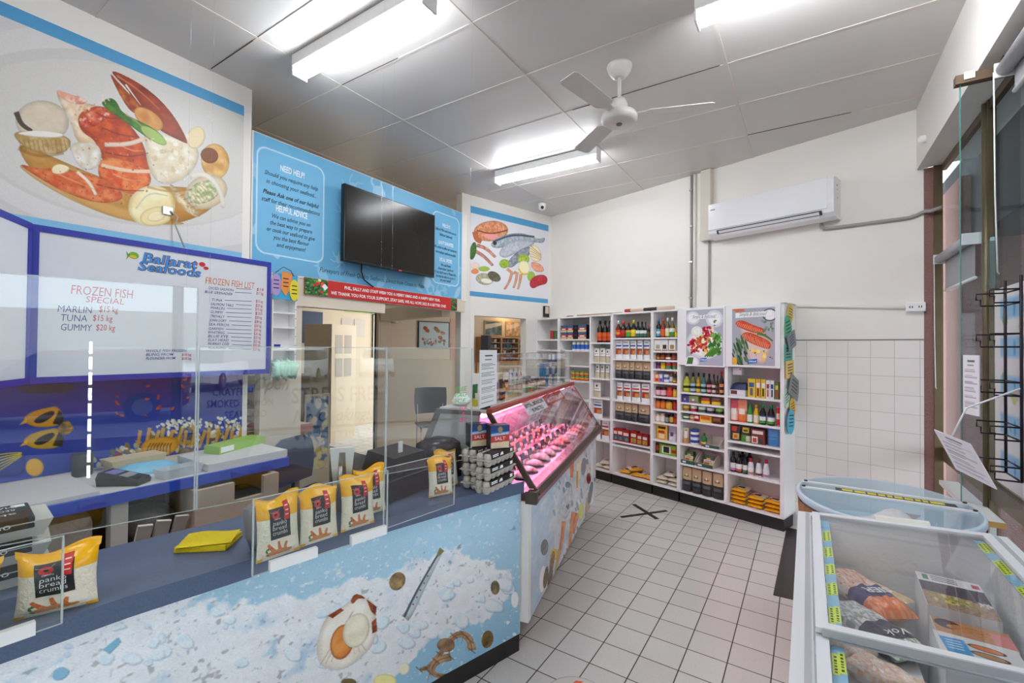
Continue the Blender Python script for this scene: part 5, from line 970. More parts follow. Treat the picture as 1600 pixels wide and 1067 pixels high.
row(6, 2, 'third shelf', 'packet', 'packet', lambda w, h, k: [lambda: pouch(w, h, .06, [(.5, '#3a2a1f'), (.75, '#2a2422'), (1, '#2a2422')], [(.1, .62, .7, .95, '#c9382a'), (.35, .1, .95, .5, '#d9a05a'), (.5, .2, .8, .4, '#a8682c')], 'nut_packet'), lambda: pouch(w, h, .06, [(.45, '#3f8a2f'), (1, '#22261f')], [(.2, .6, .8, .92, '#e0c41f'), (.3, .66, .7, .78, '#4a4a20'), (.6, .05, .95, .4, '#d9cfb0')], 'snack_packet'), lambda: carton(w, h, .07, '#7d3a34', [(.1, .68, .9, .9, '#ecdcd8'), (.05, .05, .5, .5, '#ece8e4'), (.12, .1, .42, .4, '#b8482f'), (.6, .1, .85, .35, '#2f4a3a')]), lambda: pouch(w, h, .06, [(1, '#4a8ac4')], [(.1, .5, .9, .54, '#2f6aa8'), (.3, .15, .8, .4, '#3a7ab8')], 'blue_packet')][k](), [(1141, 1156.5, 665), (1157.2, 1175, 666.5), (1175.6, 1197.5, 671), (1199, 1218.6, 671)], words=['dark nut packet with red corner', 'dark green packet with yellow disc', 'maroon and white box', 'plain blue packet'])
b6 = [(1140.5, 1149.5, 706), (1150.5, 1160, 709), (1161, 1168.3, 710.5), (1168.8, 1178.6, 716.5), (1181, 1191, 718), (1192.5, 1202.5, 719)]
row(6, 4, 'fifth shelf', 'bottle', 'bottle', lambda w, h, k: bottle(w, h, '#19171a' if k < 3 else '#e6e2e6', ('#dcd2de', '#e0d2cc', '#d2dcd4', '#ece8e8', '#ece8e8', '#ece8ee')[k], ('#17171a', '#17171a', '#17171a', '#c4262a', '#8a3a26', '#a8224a')[k], [('#c484b8', '#c9582a', '#4a7a5a', '#c98a6a', '#6d3a2c', '#b888b0')[k], '#ececec', '#ececec'], 'slim' if k < 3 else 'squeeze', 'sauce_bottle'), b6, words=['black bottle with lilac label', 'black bottle with orange label', 'black bottle with green label', 'white squeeze bottle with red cap', 'white squeeze bottle with brown cap', 'white squeeze bottle with magenta cap'])
for k, (x0, x1) in enumerate(((1158, 1163), (1169, 1174))):
    o = bottle(.06, .21, '#17161a', '#c9c4cc', '#17171a', None, 'slim'); shelf_place(o, 6, zlev(6, 4), (x0, x1), .17, label=f'black bottle standing {("left", "right")[k]} in the back row behind the black bottles', cat='bottle', grp='black bottles in the back row')
k = 0
for st, (du, dv, n) in enumerate(((-1.935, .13, 4), (-1.781, .13, 3), (-1.628, .13, 3))):
    for q in range(n):
        o = panko_flat(10+k, .142, .19, .034); o.location = A2(du+.003*(q % 2), SV0+dv, BZ+.003+q*.0375); o.rotation_euler.z = AA+(.02, -.03, .03, .05)[(q+st) % 4]
        tag(o, f'breadcrumb bag {("at the bottom", "second from bottom", "third from bottom", "on top")[q] if q < n-1 else "on top"} of the {("left", "middle", "right")[st]} pile under salmon poster', 'bag', 'breadcrumb bags piled under the salmon poster'); k += 1
# on top of the units
tag(mb(mat('wire', '#55504a', .4, .7)).tube([(0, 0, .012), (.03, .02, .012), (.06, -.01, .012), (.09, .015, .012), (.12, 0, .012), (.1, -.03, .012), (.04, -.03, .012), (0, 0, .012)], .004).build('wire_glasses', loc=A2(-4.2, 4.56, 2.048), rz=AA), 'twisted wire lying on top of the corner shelf unit', 'wire')
tag(mb(mat('cane', '#b59a74', .6)).tube([(0, 0, .009), (.7, .02, .012)], .008).build('cane', loc=A2(-4.02, 4.57, 2.056), rz=AA), 'long thin cane lying on top of the shelf units', 'cane')
t = tag(MB().use(PR, '#d8bfae').tube([(0, 0, .022), (.62, .0, .022)], .021, 14).build('paper_roll', loc=A2(-3.24, 4.56, 2.061), rz=AA), 'long pinkish paper roll on top of the middle shelf units', 'roll')
MB().use(PR, '#b8322a').tube([(-.01, 0, .022), (.07, 0, .022)], .0215, 14).build('red_end', parent=t); MB().use(PR, '#33302e').tube([(.25, 0, .022), (.42, 0, .022)], .0214, 14).build('dark_band', parent=t)
t = thing('picture_block', 'small dark framed ornament on the wall above the corner shelf unit', 'ornament', A2(-4.735, 4.69, 2.08), AA); bx('frame', (0, -.05, 0), (.03, .05, .16), BLACK, t); bx('picture', (.03, -.035, .05), (.033, .035, .15), mat('ornament_face', '#d9c9b0', .5), t)

# ------------------------------------------------------------------ things on the service counter
CT = .914
def egg_carton(label, loc, rz):
    """long axis = local y, 2 x 6 cups; label band on one long side"""
    L, Wd = .262, .088
    t = thing('egg_carton', label, 'egg carton', loc, rz, 'grey egg cartons stacked on the counter'); PULP = mat('egg_pulp', '#c3bcb1', .85, bump=.6, bscale=160)
    for nm, z0, sg_ in (('tray', 0, 1), ('lid', .066, -1)):
        b = mb(PULP)
        for i in range(2):
            for j in range(6):
                cx, cy = (-.5+i)*Wd*.49, (j-2.5)*L/6.05
                pr = [(.0125, .0015), (.0165, .006), (.0205, .018), (.0213, .031)] if sg_ > 0 else [(.0213, .035), (.0205, .046), (.0175, .058), (.012, .0635)]
                b.lathe(pr, 12, (cx, cy, 0))
        b.box((-Wd/2+.002, -L/2+.002, .0295 if sg_ > 0 else .033), (Wd/2-.002, L/2-.002, .033 if sg_ > 0 else .0365)); b.build(nm, parent=t)
    b = mb(PULP).box((-Wd/2-.004, -L/2-.004, .031), (Wd/2+.004, L/2+.004, .035)); b.build('rim', parent=t)
    b = mb(mat('egg_label', '#1c1b1c', .5)); b.box((-.012, -L*.42, .0638), (Wd/2+.0, L*.44, .0646)); b.box((Wd/2-.001, -L*.42, .038), (Wd/2+.0005, L*.44, .0646)); b.build('label', parent=t)
    b = mb(PAPER); q = Wd/2+.0009
    for k in range(2): b.poly([(q, -.10+.0*k, .054-.008*k), (q, -.045, .054-.008*k), (q, -.045, .059-.008*k), (q, -.10, .059-.008*k)])
    b.poly([(q, -.03, .044), (q, .005, .044), (q, .0, .059), (q, -.02, .059)]); b.poly([(q, .075, .044), (q, .10, .044), (q, .10, .06), (q, .075, .06)]); b.build('label_print', parent=t); return t
er = math.atan2(2.093-1.848, -1.276+1.263)-PI/2
for k in range(3):
    egg_carton(f'grey egg carton {("at the bottom", "in the middle", "on top")[k]} of the right stack, label showing', (-1.346+.001*(k-1), 1.928, CT+.001+.067*k), er+.02*(k-1))
    egg_carton(f'grey egg carton {("at the bottom", "in the middle", "on top")[k]} of the left stack on counter', (-1.462-.003*k, 1.955, CT+.001+.067*k), er+.14-.02*k)
for k, (x, y, rr) in enumerate(((-1.470, 1.935, .62), (-1.355, 1.962, .55))):
    t = thing('salt_box', f'{("left", "right")[k]} blue and red salt box on top of the egg cartons', 'box', (x, y, CT+.203), er-PI/2+rr+.35+PI/2, 'salt boxes on the egg cartons')
    bx('carton', (-.052, -.034, 0), (.052, .034, .118), mat('salt_black', '#15161b', .4), t)
    c = Cv(46, 52, '#2a5fa8'); c.poly([(0, 0), (46, 0), (46, 14), (0, 14)], '#1f3f7a', raw=True); c.poly([(0, 22), (46, 19), (46, 36), (0, 38)], '#c4392c', raw=True); c.poly([(0, 38), (46, 36), (46, 52), (0, 52)], '#e3cfa8', raw=True); c.poly([(0, 18), (46, 14), (46, 20), (0, 23)], '#9fc3df', raw=True); c.ell(23, 9, 7, 8.5, '#5a4f45', raw=True); c.ell(23, 9, 5.4, 7, '#a08a72', raw=True)
    c.mesh('front_print', plane_fn((-.050, -.0346, .116), (1, 0, 0), (0, 0, -1), .10, .114), PR, t)
    b = mb(PAPER); put_text(b, 'SALT', .024, lambda a, z: (a, -.0352, z), 0, .043, width=.058); b.build('lettering', parent=t)

def panko(label, loc, rz, w=.145, h=.20, d=.055, lean=0, plain=False):
    t = thing('breadcrumb_bag', label, 'breadcrumb bag', loc, rz, 'yellow-topped panko breadcrumb bags on the counter'); t.rotation_euler.x = lean
    g = np.random.default_rng(int(abs(loc[1]*1000))); p1, p2 = g.random()*6, g.random()*6
    def th(x, v):
        e = max(0, 1-abs(x)**4)**.7; q = math.sin(min(1, v/.72)*PI*.5)**.5 if v < .72 else max(0, 1-((v-.72)/.24)**1.6) if v < .96 else 0
        q = q*(.55+.45*min(1, v/.12)) if v < .12 else q
        return d/2*e*q*(1+.10*math.sin(7*x+p1+5*v)*math.sin(9*v+p2))+.0012
    def hw(v): return w/2*(1-.07*math.sin(PI*min(1, v))+.04*(v > .9))
    def zz(x, v): return h*v+(.012*math.sin(3*x+p1) if v > .97 else .008*math.sin(3*x+p1)*max(0, (v-.7)/.3))
    crumb = mat('crumb_film', '#efe5cf', .3, bump=.7, bscale=120, var=.10, vscale=160, spec=.6); yel = mat('yellow_film', '#f6b400', .3, bump=.3, bscale=40, spec=.6)
    bot = mb(crumb); top = mb(yel); bot.smooth = top.smooth = True
    for sd in (-1, 1):
        bot.grid(lambda u_, v_: ((lambda x, v: (x*hw(v), sd*th(x, v), zz(x, v)))((1-2*u_)*sd, v_*.66)), 20, 18); top.grid(lambda u_, v_: ((lambda x, v: (x*hw(v), sd*th(x, v), zz(x, v)))((1-2*u_)*sd, .66+v_*.34)), 20, 12)
    bot.build('crumb_pack', parent=t); top.build('yellow_top', parent=t)
    sf = lambda x, v, o: (x*hw(v), -th(x, v)-o, zz(x, v))
    b = mb(yel); b.smooth = True; [b.grid(lambda u_, v_: sf(x0+(x1-x0)*u_, 0+v_*.05, .001), 4, 2) for x0, x1 in ((-1, -.75), (.7, 1))]; b.build('yellow_foot', parent=t)
    W_px, H_px = 90, 110; c = Cv(W_px, H_px, '#1b1a1b')
    def patch(cv, nm, x0, v1, x1, v0, o, skew=0):
        return cv.mesh(nm, lambda X, Y: np.vectorize(lambda a, b_: sf(x0+(x1-x0)*a+skew*(b_-.5), v1+(v0-v1)*b_, o))(X, Y), PR, t)
    if not plain:
        c.poly([(0, 0), (90, 0), (90, 12), (0, 4)], '#262526', raw=True); c.ell(26, 24, 17, 15, '#c8201e', raw=True); c.ell(26, 24, 6, 5, '#1b1a1b', raw=True)
        c.line([(2, 12), (30, 20), (46, 6)], 2, '#8f8f8f', raw=True)
        patch(c, 'black_label', -.52, .83, .46, .32, .0012, .06)
        c2 = Cv(24, 60, '#c3201f'); [c2.line([(5, 14+14*i), (19, 14+14*i)], 3, '#f0dcd0', raw=True) or c2.line([(12, 8+14*i), (12, 20+14*i)], 3, '#f0dcd0', raw=True) for i in range(3)]
        patch(c2, 'red_ribbon', .14, .90, .40, .60, .002)
        b = mb(mat('label_white', '#f3f3f2', .5))
        for s_t, v, x in (('panko', .545, -.06), ('bread', .465, -.07), ('crumbs', .385, -.05)): put_text(b, s_t, .105, lambda a, q: sf(a, q, .0026), x, v, width=.66 if s_t != 'crumbs' else .70, bold=-.01)
        put_text(b, 'OBENTO', .03, lambda a, q: sf(a, q, .0026), -.2, .635, width=.30); b.build('lettering', parent=t)
        c3 = Cv(100, 40, '#efe5cf')
        for x0_, y0_, x1_, y1_ in ((8, 6, 30, 34), (40, 4, 46, 34), (66, 10, 60, 34)): c3.line([(x0_, y0_), ((x0_+x1_)/2, 20), (x1_+4, y1_)], 6, '#d2481f', 13, c2='#d98a4a', raw=True)
        c3.ell(45, 34, 40, 9, '#c9722f', c2='#dd9a58', vs=60, raw=True); c3.ell(76, 24, 9, 6, '#f3ead8', raw=True); c3.blobs(5, (2, 16, 16, 36), (2, 4), ['#3f8a2f', '#2a6a22'], 2)
        patch(c3, 'prawn_picture', -.72, .30, .78, .06, .0011)
    return t
def toX(x): return math.atan2(x[1], x[0])+PI/2          # local -y faces direction x
for k, (x, y, a, ln, dd) in enumerate(((-1.520, .885, -.10, .10, ''), (-1.512, 1.035, -.12, .08, ''), (-1.502, 1.20, -.15, .07, ''), (-1.575, 1.325, -.15, .1, ''))):
    panko(('leftmost of the four breadcrumb bags behind the low clear screen', 'second breadcrumb bag behind the low clear screen', 'third breadcrumb bag behind the low clear screen', 'rear breadcrumb bag half hidden behind the third one')[k], (x, y, CT+.002), toX((math.cos(a), math.sin(a))), lean=ln*-1, h=(.205, .20, .205, .20)[k])
panko('tilted breadcrumb bag in front of the black till', (-1.488, 1.675, CT+.004), toX((.95, -.35)), lean=-.12, w=.13, h=.185); panko('breadcrumb bag beside the egg cartons, leaning on the tilted one', (-1.55, 1.80, CT+.004), toX((.97, -.25)), lean=-.2, w=.13, h=.185, plain=False)
panko('big breadcrumb bag at left front of counter beside small clear screen', (-1.700, .375, CT+.002), toX((.93, -.36)), lean=-.10, w=.165, h=.168, d=.075); panko('breadcrumb bag cut off by the left edge of the picture', (-1.70, .19, CT+.002), toX((.96, -.2)), lean=-.08, w=.16, h=.19, d=.07)
# clear screens
def screen(name, label, P0, P1, z0, z1, foot=None, hang=None, th=.005):
    t = thing(name, label, 'clear screen', (0, 0, 0), 0, 'clear protective screens along the counter'); a, b_ = np.array(P0), np.array(P1); d = (b_-a)/np.hypot(*(b_-a)); n_ = np.array([d[1], -d[0]])*th/2
    q = [a+n_, b_+n_, b_-n_, a-n_]
    mb(CLEAR).prism([tuple(x) for x in q], z0, z1).build('sheet', parent=t)
    b = mb(mat('acrylic_edge_line', '#e6efec', .25, alpha=.5)); 
    e = .0022
    for p in (a, b_): b.box((p[0]-e, p[1]-e, z0), (p[0]+e, p[1]+e, z1))
    b.tube([(a[0], a[1], z1), (b_[0], b_[1], z1)], .0018, 6); b.tube([(a[0], a[1], z0), (b_[0], b_[1], z0)], .0018, 6); b.build('edge', parent=t)
    if foot:
        for k0, k1 in foot:
            s0, s1 = a+(b_-a)*k0, a+(b_-a)*k1; m_ = np.array([d[1], -d[0]])
            mb(WHITE).prism([tuple(s0+m_*.014), tuple(s1+m_*.014), tuple(s1-m_*.004), tuple(s0-m_*.004)], z0-.001, z0+.032).build('price_rail', parent=t)
    if hang:
        b = mb(CLEAR)
        for k0 in hang: s0 = a+(b_-a)*k0; b.tube([(s0[0], s0[1], z1), (s0[0], s0[1], CEIL)], .0007, 5)
        b.build('hanging_line', parent=t)
    return t
def un(u, v): p = ua*u+na*v; return (p[0], p[1])
screen('clear_screen', 'long clear screen hanging over the left half of the counter', un(-1.93, -.62), un(-1.93, .198), 1.062, 1.838, hang=(.04, .96))
screen('clear_screen', 'clear screen hanging over the middle of the counter', un(-1.93, .205), un(-1.93, .905), 1.062, 1.632, hang=(.04, .96))
screen('clear_screen', 'clear screen with green and pink marker writing left of the black post', un(-1.93, .91), un(-1.93, 1.38), 1.062, 1.632, hang=(.04, .96))
b = mb(mat('marker_green', '#5fc43a', .5)); fm_ = lambda x, y: (*un(-1.9265, x), y)
for s_t, y in (('FREE', 1.415), ('BAG', 1.385), ('ICE', 1.355)): put_text(b, s_t, .03, fm_, 1.31, y, width=.07, shear=.2)
m2 = mb(mat('marker_pink', '#f0468c', .5))
for s_t, y in (('NEW', 1.315), ('&', 1.285), ('$10', 1.255)): put_text(m2, s_t, .03, fm_, 1.325, y, width=.05 if s_t != '&' else .02, shear=.2)
t = thing('marker_writing', 'green and pink marker writing on the clear screen', 'writing'); b.build('green_writing', parent=t); m2.build('pink_writing', parent=t)
screen('clear_screen', 'low clear screen with two price rails in front of breadcrumb bags', (-1.456, .764), (-1.372, 1.233), CT+.001, 1.155, foot=((.1, .42), (.68, .98)))
screen('clear_screen', 'low clear screen in front of the black till', (-1.405, 1.245), (-1.36, 1.62), CT+.001, 1.155)
screen('clear_screen', 'small clear screen at left front of counter with white price rail', (-1.640, .02), (-1.618, .365), CT+.001, 1.14, foot=((.1, .86),))
# screens and black post over the display case
t = thing('screen_post', 'black upright post with printed notice at the near end of the fish case', 'post', Cst(2.40, -1.02, 1.285), CAS)
bx('post', (-.022, -.022, 0), (.022, .022, .42), mat('post_black', '#222328', .4), t)
def sheetcv(name, label, W, H, lines, seed=1, head=True):
    c = Cv(W, H, '#f3f4f7'); g = np.random.default_rng(seed); y = H*.10
    if head: c.line([(W*.28, y), (W*.72, y)], H*.022, '#3a3a40', raw=True); c.line([(W*.28, y+H*.07), (W*.66, y+H*.07)], H*.014, '#6a6a70', raw=True); y += H*.14
    while y < H*.93:
        n = int(2+g.random()*3)
        for i in range(n):
            if y > H*.93: break
            c.line([(W*.1, y), (W*(.55+.35*g.random()), y)], H*.010, '#8c8c94', raw=True); y += H*.028
        y += H*.045
    return c
pN = [onpl(*q, ct_, -.99) for q in ((748, 547), (775, 547), (773, 628))]
nt_ = thing('printed_notice', 'white printed notice sheet taped to the black post', 'notice', Cst(float(pN[0]@cs_), -.985, float(pN[2][2])-.01), CAS); w_ = float((pN[1]-pN[0])@cs_); h_ = float(pN[0][2]-pN[2][2])+.01
bx('sheet', (0, 0, 0), (.0012, w_, h_), PAPER, nt_); sheetcv('', '', 60, 130, 0, 4).mesh('print', plane_fn((.0016, 0, h_), (0, 1, 0), (0, 0, -1), w_, h_), PRM, nt_)
q0, q1 = Cst(2.42, -1.0), Cst(4.50, -1.0)
screen('clear_screen', 'clear screen standing on top of the fish case', q0[:2], q1[:2], 1.296, 1.60)
t = thing('brochure_holder', 'small clear holder with white sheet at far end of the fish case', 'holder', Cst(4.46, -1.06, 1.285), CAS); bx('holder', (0, -.09, 0), (.004, .09, .34), CLEAR, t); bx('sheet', (-.003, -.085, .02), (-.0005, .085, .33), PAPER, t)

# stock standing on the case top
def case_item(o, s, t_, label, cat, grp=None): o.location = Cst(s, t_, 1.2845); o.rotation_euler.z = CAS+PI/2; tag(o, label, cat, grp)
k = 0
case_item(pouch(.07, .13, .03, [(.4, '#d9c93a'), (1, '#2f8a4a')], [(.2, .3, .8, .6, '#e6e6d8')], 'spice_packet'), 2.50, -1.13, 'green and yellow packet next to the printed notice', 'packet')
for i in range(6):
    o = bottle(.055, .17, '#3a2a2a', ('#c98a5a', '#4a4a6a')[i % 2], '#e3c2a0', [('#c07a4a', '#c98a5a')[i % 2], '#3a3a52', '#d9b08a']); case_item(o, 2.58+.068*i, -1.11-.012*(i % 2), f'{ORD[i]} sauce bottle in the row on top of the fish case', 'bottle', 'sauce bottles on the fish case')
for i in range(3): case_item(tagbag(.085, .20, 0), 3.05+.095*i, -1.10, f'{ORD[i]} cream paper bag on top of the fish case', 'bag', 'cream bags on the fish case')
for lay in range(2):
    for i in range(7): case_item(jar(.075, .095, ('#8a5a3a', '#b86a3a')[(i+lay) % 2], ('#4a8a4a', '#d0722c')[lay], '#2a2a2a', [('#4a8a4a', '#d0722c')[lay], '#e6d8c2']), 3.40+.082*i, -1.12-.13*lay, f'{ORD[i]} jar in the {("front", "back")[lay]} row of jars on the fish case', 'jar', 'jars on the fish case')
for i in range(4): case_item(carton(.10, .21, .06, ('#3a8ac4', '#e9ecf2')[i % 2], [(.1, .5, .9, .85, ('#dfe9f2', '#3a6ab0')[i % 2]), (.2, .1, .8, .4, ('#2a5a9a', '#c9a88a')[i % 2])]), 3.99+.107*i, -1.12, f'{ORD[i]} blue and white carton at far end of the fish case top', 'box', 'blue and white cartons on the fish case')

# till and printer, cloth, trays, tape
t = thing('receipt_printer', 'black receipt printer and till base behind low clear screen', 'till', (-1.735, 1.56, CT), er)
b = mb(mat('till_black', '#0f0f11', .3)); b.box((-.17, -.20, 0), (.12, .22, .10), bev=.008); b.build('drawer', parent=t)
b = mb(mat('till_lid', '#231f1e', .35)); b.loft([[(-.16, -.02, .10), (.08, -.02, .10), (.06, -.02, .18), (-.12, -.02, .20)], [(-.16, .20, .10), (.08, .20, .10), (.06, .20, .18), (-.12, .20, .20)]]); b.build('printer_body', parent=t)
b = mb(PAPER).box((.0, .07, .185), (.008, .095, .24)); b.build('paper_strip', parent=t)
t = thing('card_scanner_box', 'rounded black device with yellow sticker beside the salt boxes', 'device', (-1.70, 1.915, CT), er)
b = mb(mat('till_black', '#0f0f11')); b.smooth = True; b.loft([[(-.12*q, -.09*q, z), (.07*q, -.09*q, z), (.07*q, .09*q, z), (-.12*q, .09*q, z)] for q, z in ((1, 0), (1, .12), (.92, .19), (.6, .215))]); b.build('body', parent=t, smooth=False); bx('sticker', (.066, -.03, .12), (.0695, .03, .16), mat('sticker_pale', '#cfcf9a', .6), t)
b = mb(mat('till_lid')); t = thing('card_tray', 'flat dark wooden tray behind the till', 'tray', (-1.80, 1.215, CT), er); b.box((-.05, -.08, 0), (.05, .08, .085)); b.build('box', parent=t)
# yellow folded cloth
b = mb(mat('yellow_cloth', '#e0c81a', .85, bump=.5, bscale=90, var=.08)); 
for q in range(4): b.T = Matrix.Rotation(.06*q, 4, 'Z'); b.grid(lambda u_, v_: ((u_-.5)*.17, (v_-.5)*.13, .004+.006*q+.004*math.sin(6*u_+q)*math.sin(5*v_)), 8, 8)
b.T = None; b.box((-.083, -.063, .0), (.083, .063, .018)); o = b.build('folded_cloth', loc=(-1.82, .80, CT+.001), rz=.7); tag(o, 'folded yellow cleaning cloth lying on the blue counter', 'cloth')
# sushi trays on the left
def sushi_tray(label, loc, rz):
    t = thing('food_tray_pack', label, 'food pack', loc, rz, 'black-sleeved food packs at the left of the counter')
    b = mb(mat('tray_white', '#d9d8d2', .5)); b.loft([[(-.08, -.13, .0), (.08, -.13, 0), (.08, .13, 0), (-.08, .13, 0)], [(-.095, -.15, .05), (.095, -.15, .05), (.095, .15, .05), (-.095, .15, .05)]]); b.build('tray', parent=t)
    b = mb(mat('sleeve_black', '#1e1e20', .5)); b.box((-.094, -.11, .03), (.094, .11, .066), bev=.004); b.build('sleeve', parent=t)
    b = mb(PAPER)
    for i, s_ in enumerate(('able 360', 'RECYCLED TRAY', 'MADE FROM')): put_text(b, s_, .03, lambda x, y: (y, -x, .0668), 0, (.02, -.03, -.07)[i], width=.15)
    put_text(b, 'able 360', .018, lambda x, y: (.0945, x, .03+y), 0, .01, width=.12); b.box((-.08, .07, .066), (-.05, .1, .0668)); b.build('sleeve_print', parent=t)
sushi_tray('black-sleeved food pack at the bottom of the left stack', (-2.065, .28, CT+.001), -.12); sushi_tray('black-sleeved food pack second in the left stack', (-2.065, .28, CT+.068), -.16); sushi_tray('black-sleeved food pack on top of the left stack', (-2.07, .28, CT+.136), -.1)
sushi_tray('black-sleeved food pack at the left picture edge', (-2.02, -.06, CT+.001), .0)

# ------------------------------------------------------------------ whiteboards on the west wall
BX = WX+.11; BLUE = mat('board_blue', '#2a35a0', .45); WB = mat('whiteboard', '#dfe2e8', .25)
by0, by1, bz0, bz1 = .61, 1.897, 1.424, 2.265
wb = thing('price_whiteboard', 'large blue-framed whiteboard with hand-written frozen fish prices', 'whiteboard', (BX, 0, 0))
bx('board', (-.02, by0+.02, bz0+.02), (0, by1-.02, bz1-.02), WB, wb)
b = mb(BLUE); fwd = .034
b.box((-.024, by0, bz1-fwd), (.006, by1, bz1)); b.box((-.024, by0, bz0), (.006, by1, bz0+fwd)); b.box((-.024, by0, bz0+fwd), (.006, by0+fwd*1.3, bz1-fwd)); b.box((-.024, by1-fwd*.8, bz0+fwd), (.006, by1, bz1-fwd)); b.build('frame', parent=wb)
b = mb(GREY)
for y in (.75, 1.75): b.box((-.107, y-.02, 1.9), (-.024, y+.02, 1.98))
b.build('wall_bracket', parent=wb)
def bp(x, y): p = onX(x, y, BX+.001); return p[1], p[2]
fb = lambda x, y: (.0012, x, y)
RI, BI, OI = mat('marker_red', '#c2283a', .6), mat('marker_blue', '#2f3f86', .6), mat('marker_orange', '#e07a3a', .6)
r_, bl_, or_ = mb(RI), mb(BI), mb(OI)
def wr(bb, s, x0, x1, y, hpx, bold=-.004, shear=.1):
    a, b_ = bp(x0, y), bp(x1, y); sz = bp(x0, y-hpx)[1]-a[1]; put_text(bb, s, sz*1.38, fb, a[0], a[1], 'l', width=b_[0]-a[0], bold=bold, shear=shear)
wr(r_, 'FROZEN FISH', 111, 208, 459, 15); wr(r_, 'SPECIAL', 134, 194, 472, 10)
for s_, y, x0, x1, p_, a0, a1 in (('MARLIN', 487, 90, 144, '$15 kg', 155, 185), ('TUNA', 501, 95, 136, '$15 kg', 145, 176), ('GUMMY', 516, 95, 144, '$20 kg', 150, 180)): wr(bl_, s_, x0, x1, y, 11); wr(r_, p_, a0, a1, y, 10)
wr(or_, 'FROZEN FISH LIST', 321, 398, 443, 11)
LST = [('DICED SALMON', 326, 365, 451.5, '$18'), ('BLUE GRENADIER', 320, 363, 457.5, '$17 kg'), ('TUNA', 331, 347, 470, '$15 kg'), ('SALMON TAILS', 329, 365, 476.5, '$20 kg'), ('MARLIN', 329, 351, 482.5, '$15 kg'), ('GUMMY', 329, 349, 489, '$20'), ('TREVALLY', 329, 351, 495.5, '$20 kg'), ('JOHN DORY', 327, 354, 502, '$38 kg'), ('SEA PERCH', 326, 358, 508.5, '$30 kg'), ('GARFISH', 326, 349, 515, '$30 kg'), ('WHITING', 325, 351, 521, '$35 kg'), ('BLUE EYE', 325, 357, 527, '$35 kg'), ('FLAT HEAD', 325, 357, 533, '$35 kg'), ('MURRAY COD', 325, 358, 539, '$25 kg'), ('ROCKLING', 326, 353, 545, '$25 kg')]
for s_, x0, x1, y, p_ in LST:
    wr(bl_, s_, x0, x1, y, 4.2, 0, .2); wr(r_, p_, 401-(y-450)*.06, 412-(y-450)*.06, y+2.5, 4.6, 0); a, b_ = bp(x1+4, y-.5), bp(393, y+1); bl_.poly([(.0012, a[0], a[1]), (.0012, b_[0], b_[1]), (.0012, b_[0], b_[1]+.003), (.0012, a[0], a[1]+.003)])
for s_, y, x0, x1 in (('WHOLE FISH FROZEN', 550, 228, 292), ('BLING FROM', 556, 228, 271), ('FLOUNDER FROM', 562, 228, 274)): wr(bl_, s_, x0, x1, y, 4.4, .004, .2)
wr(r_, '$10 kg', 284, 299, 556, 4.2, .01); wr(r_, '$10 kg', 284, 299, 562, 4.2, .01)
r_.build('red_writing', parent=wb); bl_.build('blue_writing', parent=wb); or_.build('orange_writing', parent=wb)
for m_, sh, bd in ((mat('logo_outline', '#5d4a2c', .5), 0, .045), (mat('logo_blue', '#3d8be0', .45), .0006, .012)):
    b = mb(m_); fq = lambda x, y, sh=sh: (.0014+sh, x, y)
    for s_, x0, x1, y, hp in (('Ballarat', 222, 309, 413, 15.5), ('Seafoods', 215, 314, 426, 15)):
        a, b_ = bp(x0, y), bp(x1, y+3); put_text(b, s_, (bp(x0, y-hp)[1]-a[1])*1.35, fq, (a[0]+b_[0])/2, (a[1]+b_[1])/2, width=b_[0]-a[0], bold=bd, shear=.15)
    b.build('logo_lettering', parent=wb)
def ol(b, cx, cy, rx, ry, n=16, x=.0018): c0 = bp(cx, cy); sx = bp(cx+rx, cy)[0]-c0[0]; sy = c0[1]-bp(cx, cy+ry)[1]; b.poly([(x, c0[0]+sx*math.cos(2*PI*k/n), c0[1]+sy*math.sin(2*PI*k/n)) for k in range(n)])
b = mb(mat('logo_green', '#6fae2c', .5)); ol(b, 209, 399, 8, 5.5); P = [bp(*q) for q in ((203, 399), (197, 392), (199, 400), (197, 406))]; b.poly([(.0018, *p) for p in P]); b.use(mat('logo_yellow', '#d9b82c', .5)); ol(b, 208, 401, 6, 2.5, x=.0021); b.build('logo_fish', parent=wb)
b = mb(mat('logo_red', '#c8202c', .5)); ol(b, 316, 413, 5, 3.6); ol(b, 322, 419, 4, 2.6); P = [bp(*q) for q in ((310, 412), (306, 408), (309, 416), (305, 414))]; b.poly([(.0018, *p) for p in P]); b.build('logo_crayfish', parent=wb)
# angled second board, folded out towards the room at the left
dv = np.array([.84, -.54]); sb = thing('blank_whiteboard', 'blank blue-framed whiteboard angled at the left picture edge', 'whiteboard', (BX+.008, by0-.006, 0), math.atan2(dv[1], dv[0]))
bx('board', (.02, .0, bz0+.02), (.78, .02, bz1-.02), WB, sb); b = mb(BLUE)
b.box((0, -.006, bz1-fwd), (.8, .024, bz1)); b.box((0, -.006, bz0), (.8, .024, bz0+fwd)); b.box((0, -.006, bz0+fwd), (.03, .024, bz1-fwd)); b.box((.77, -.006, bz0+fwd), (.8, .024, bz1-fwd)); b.build('frame', parent=sb)
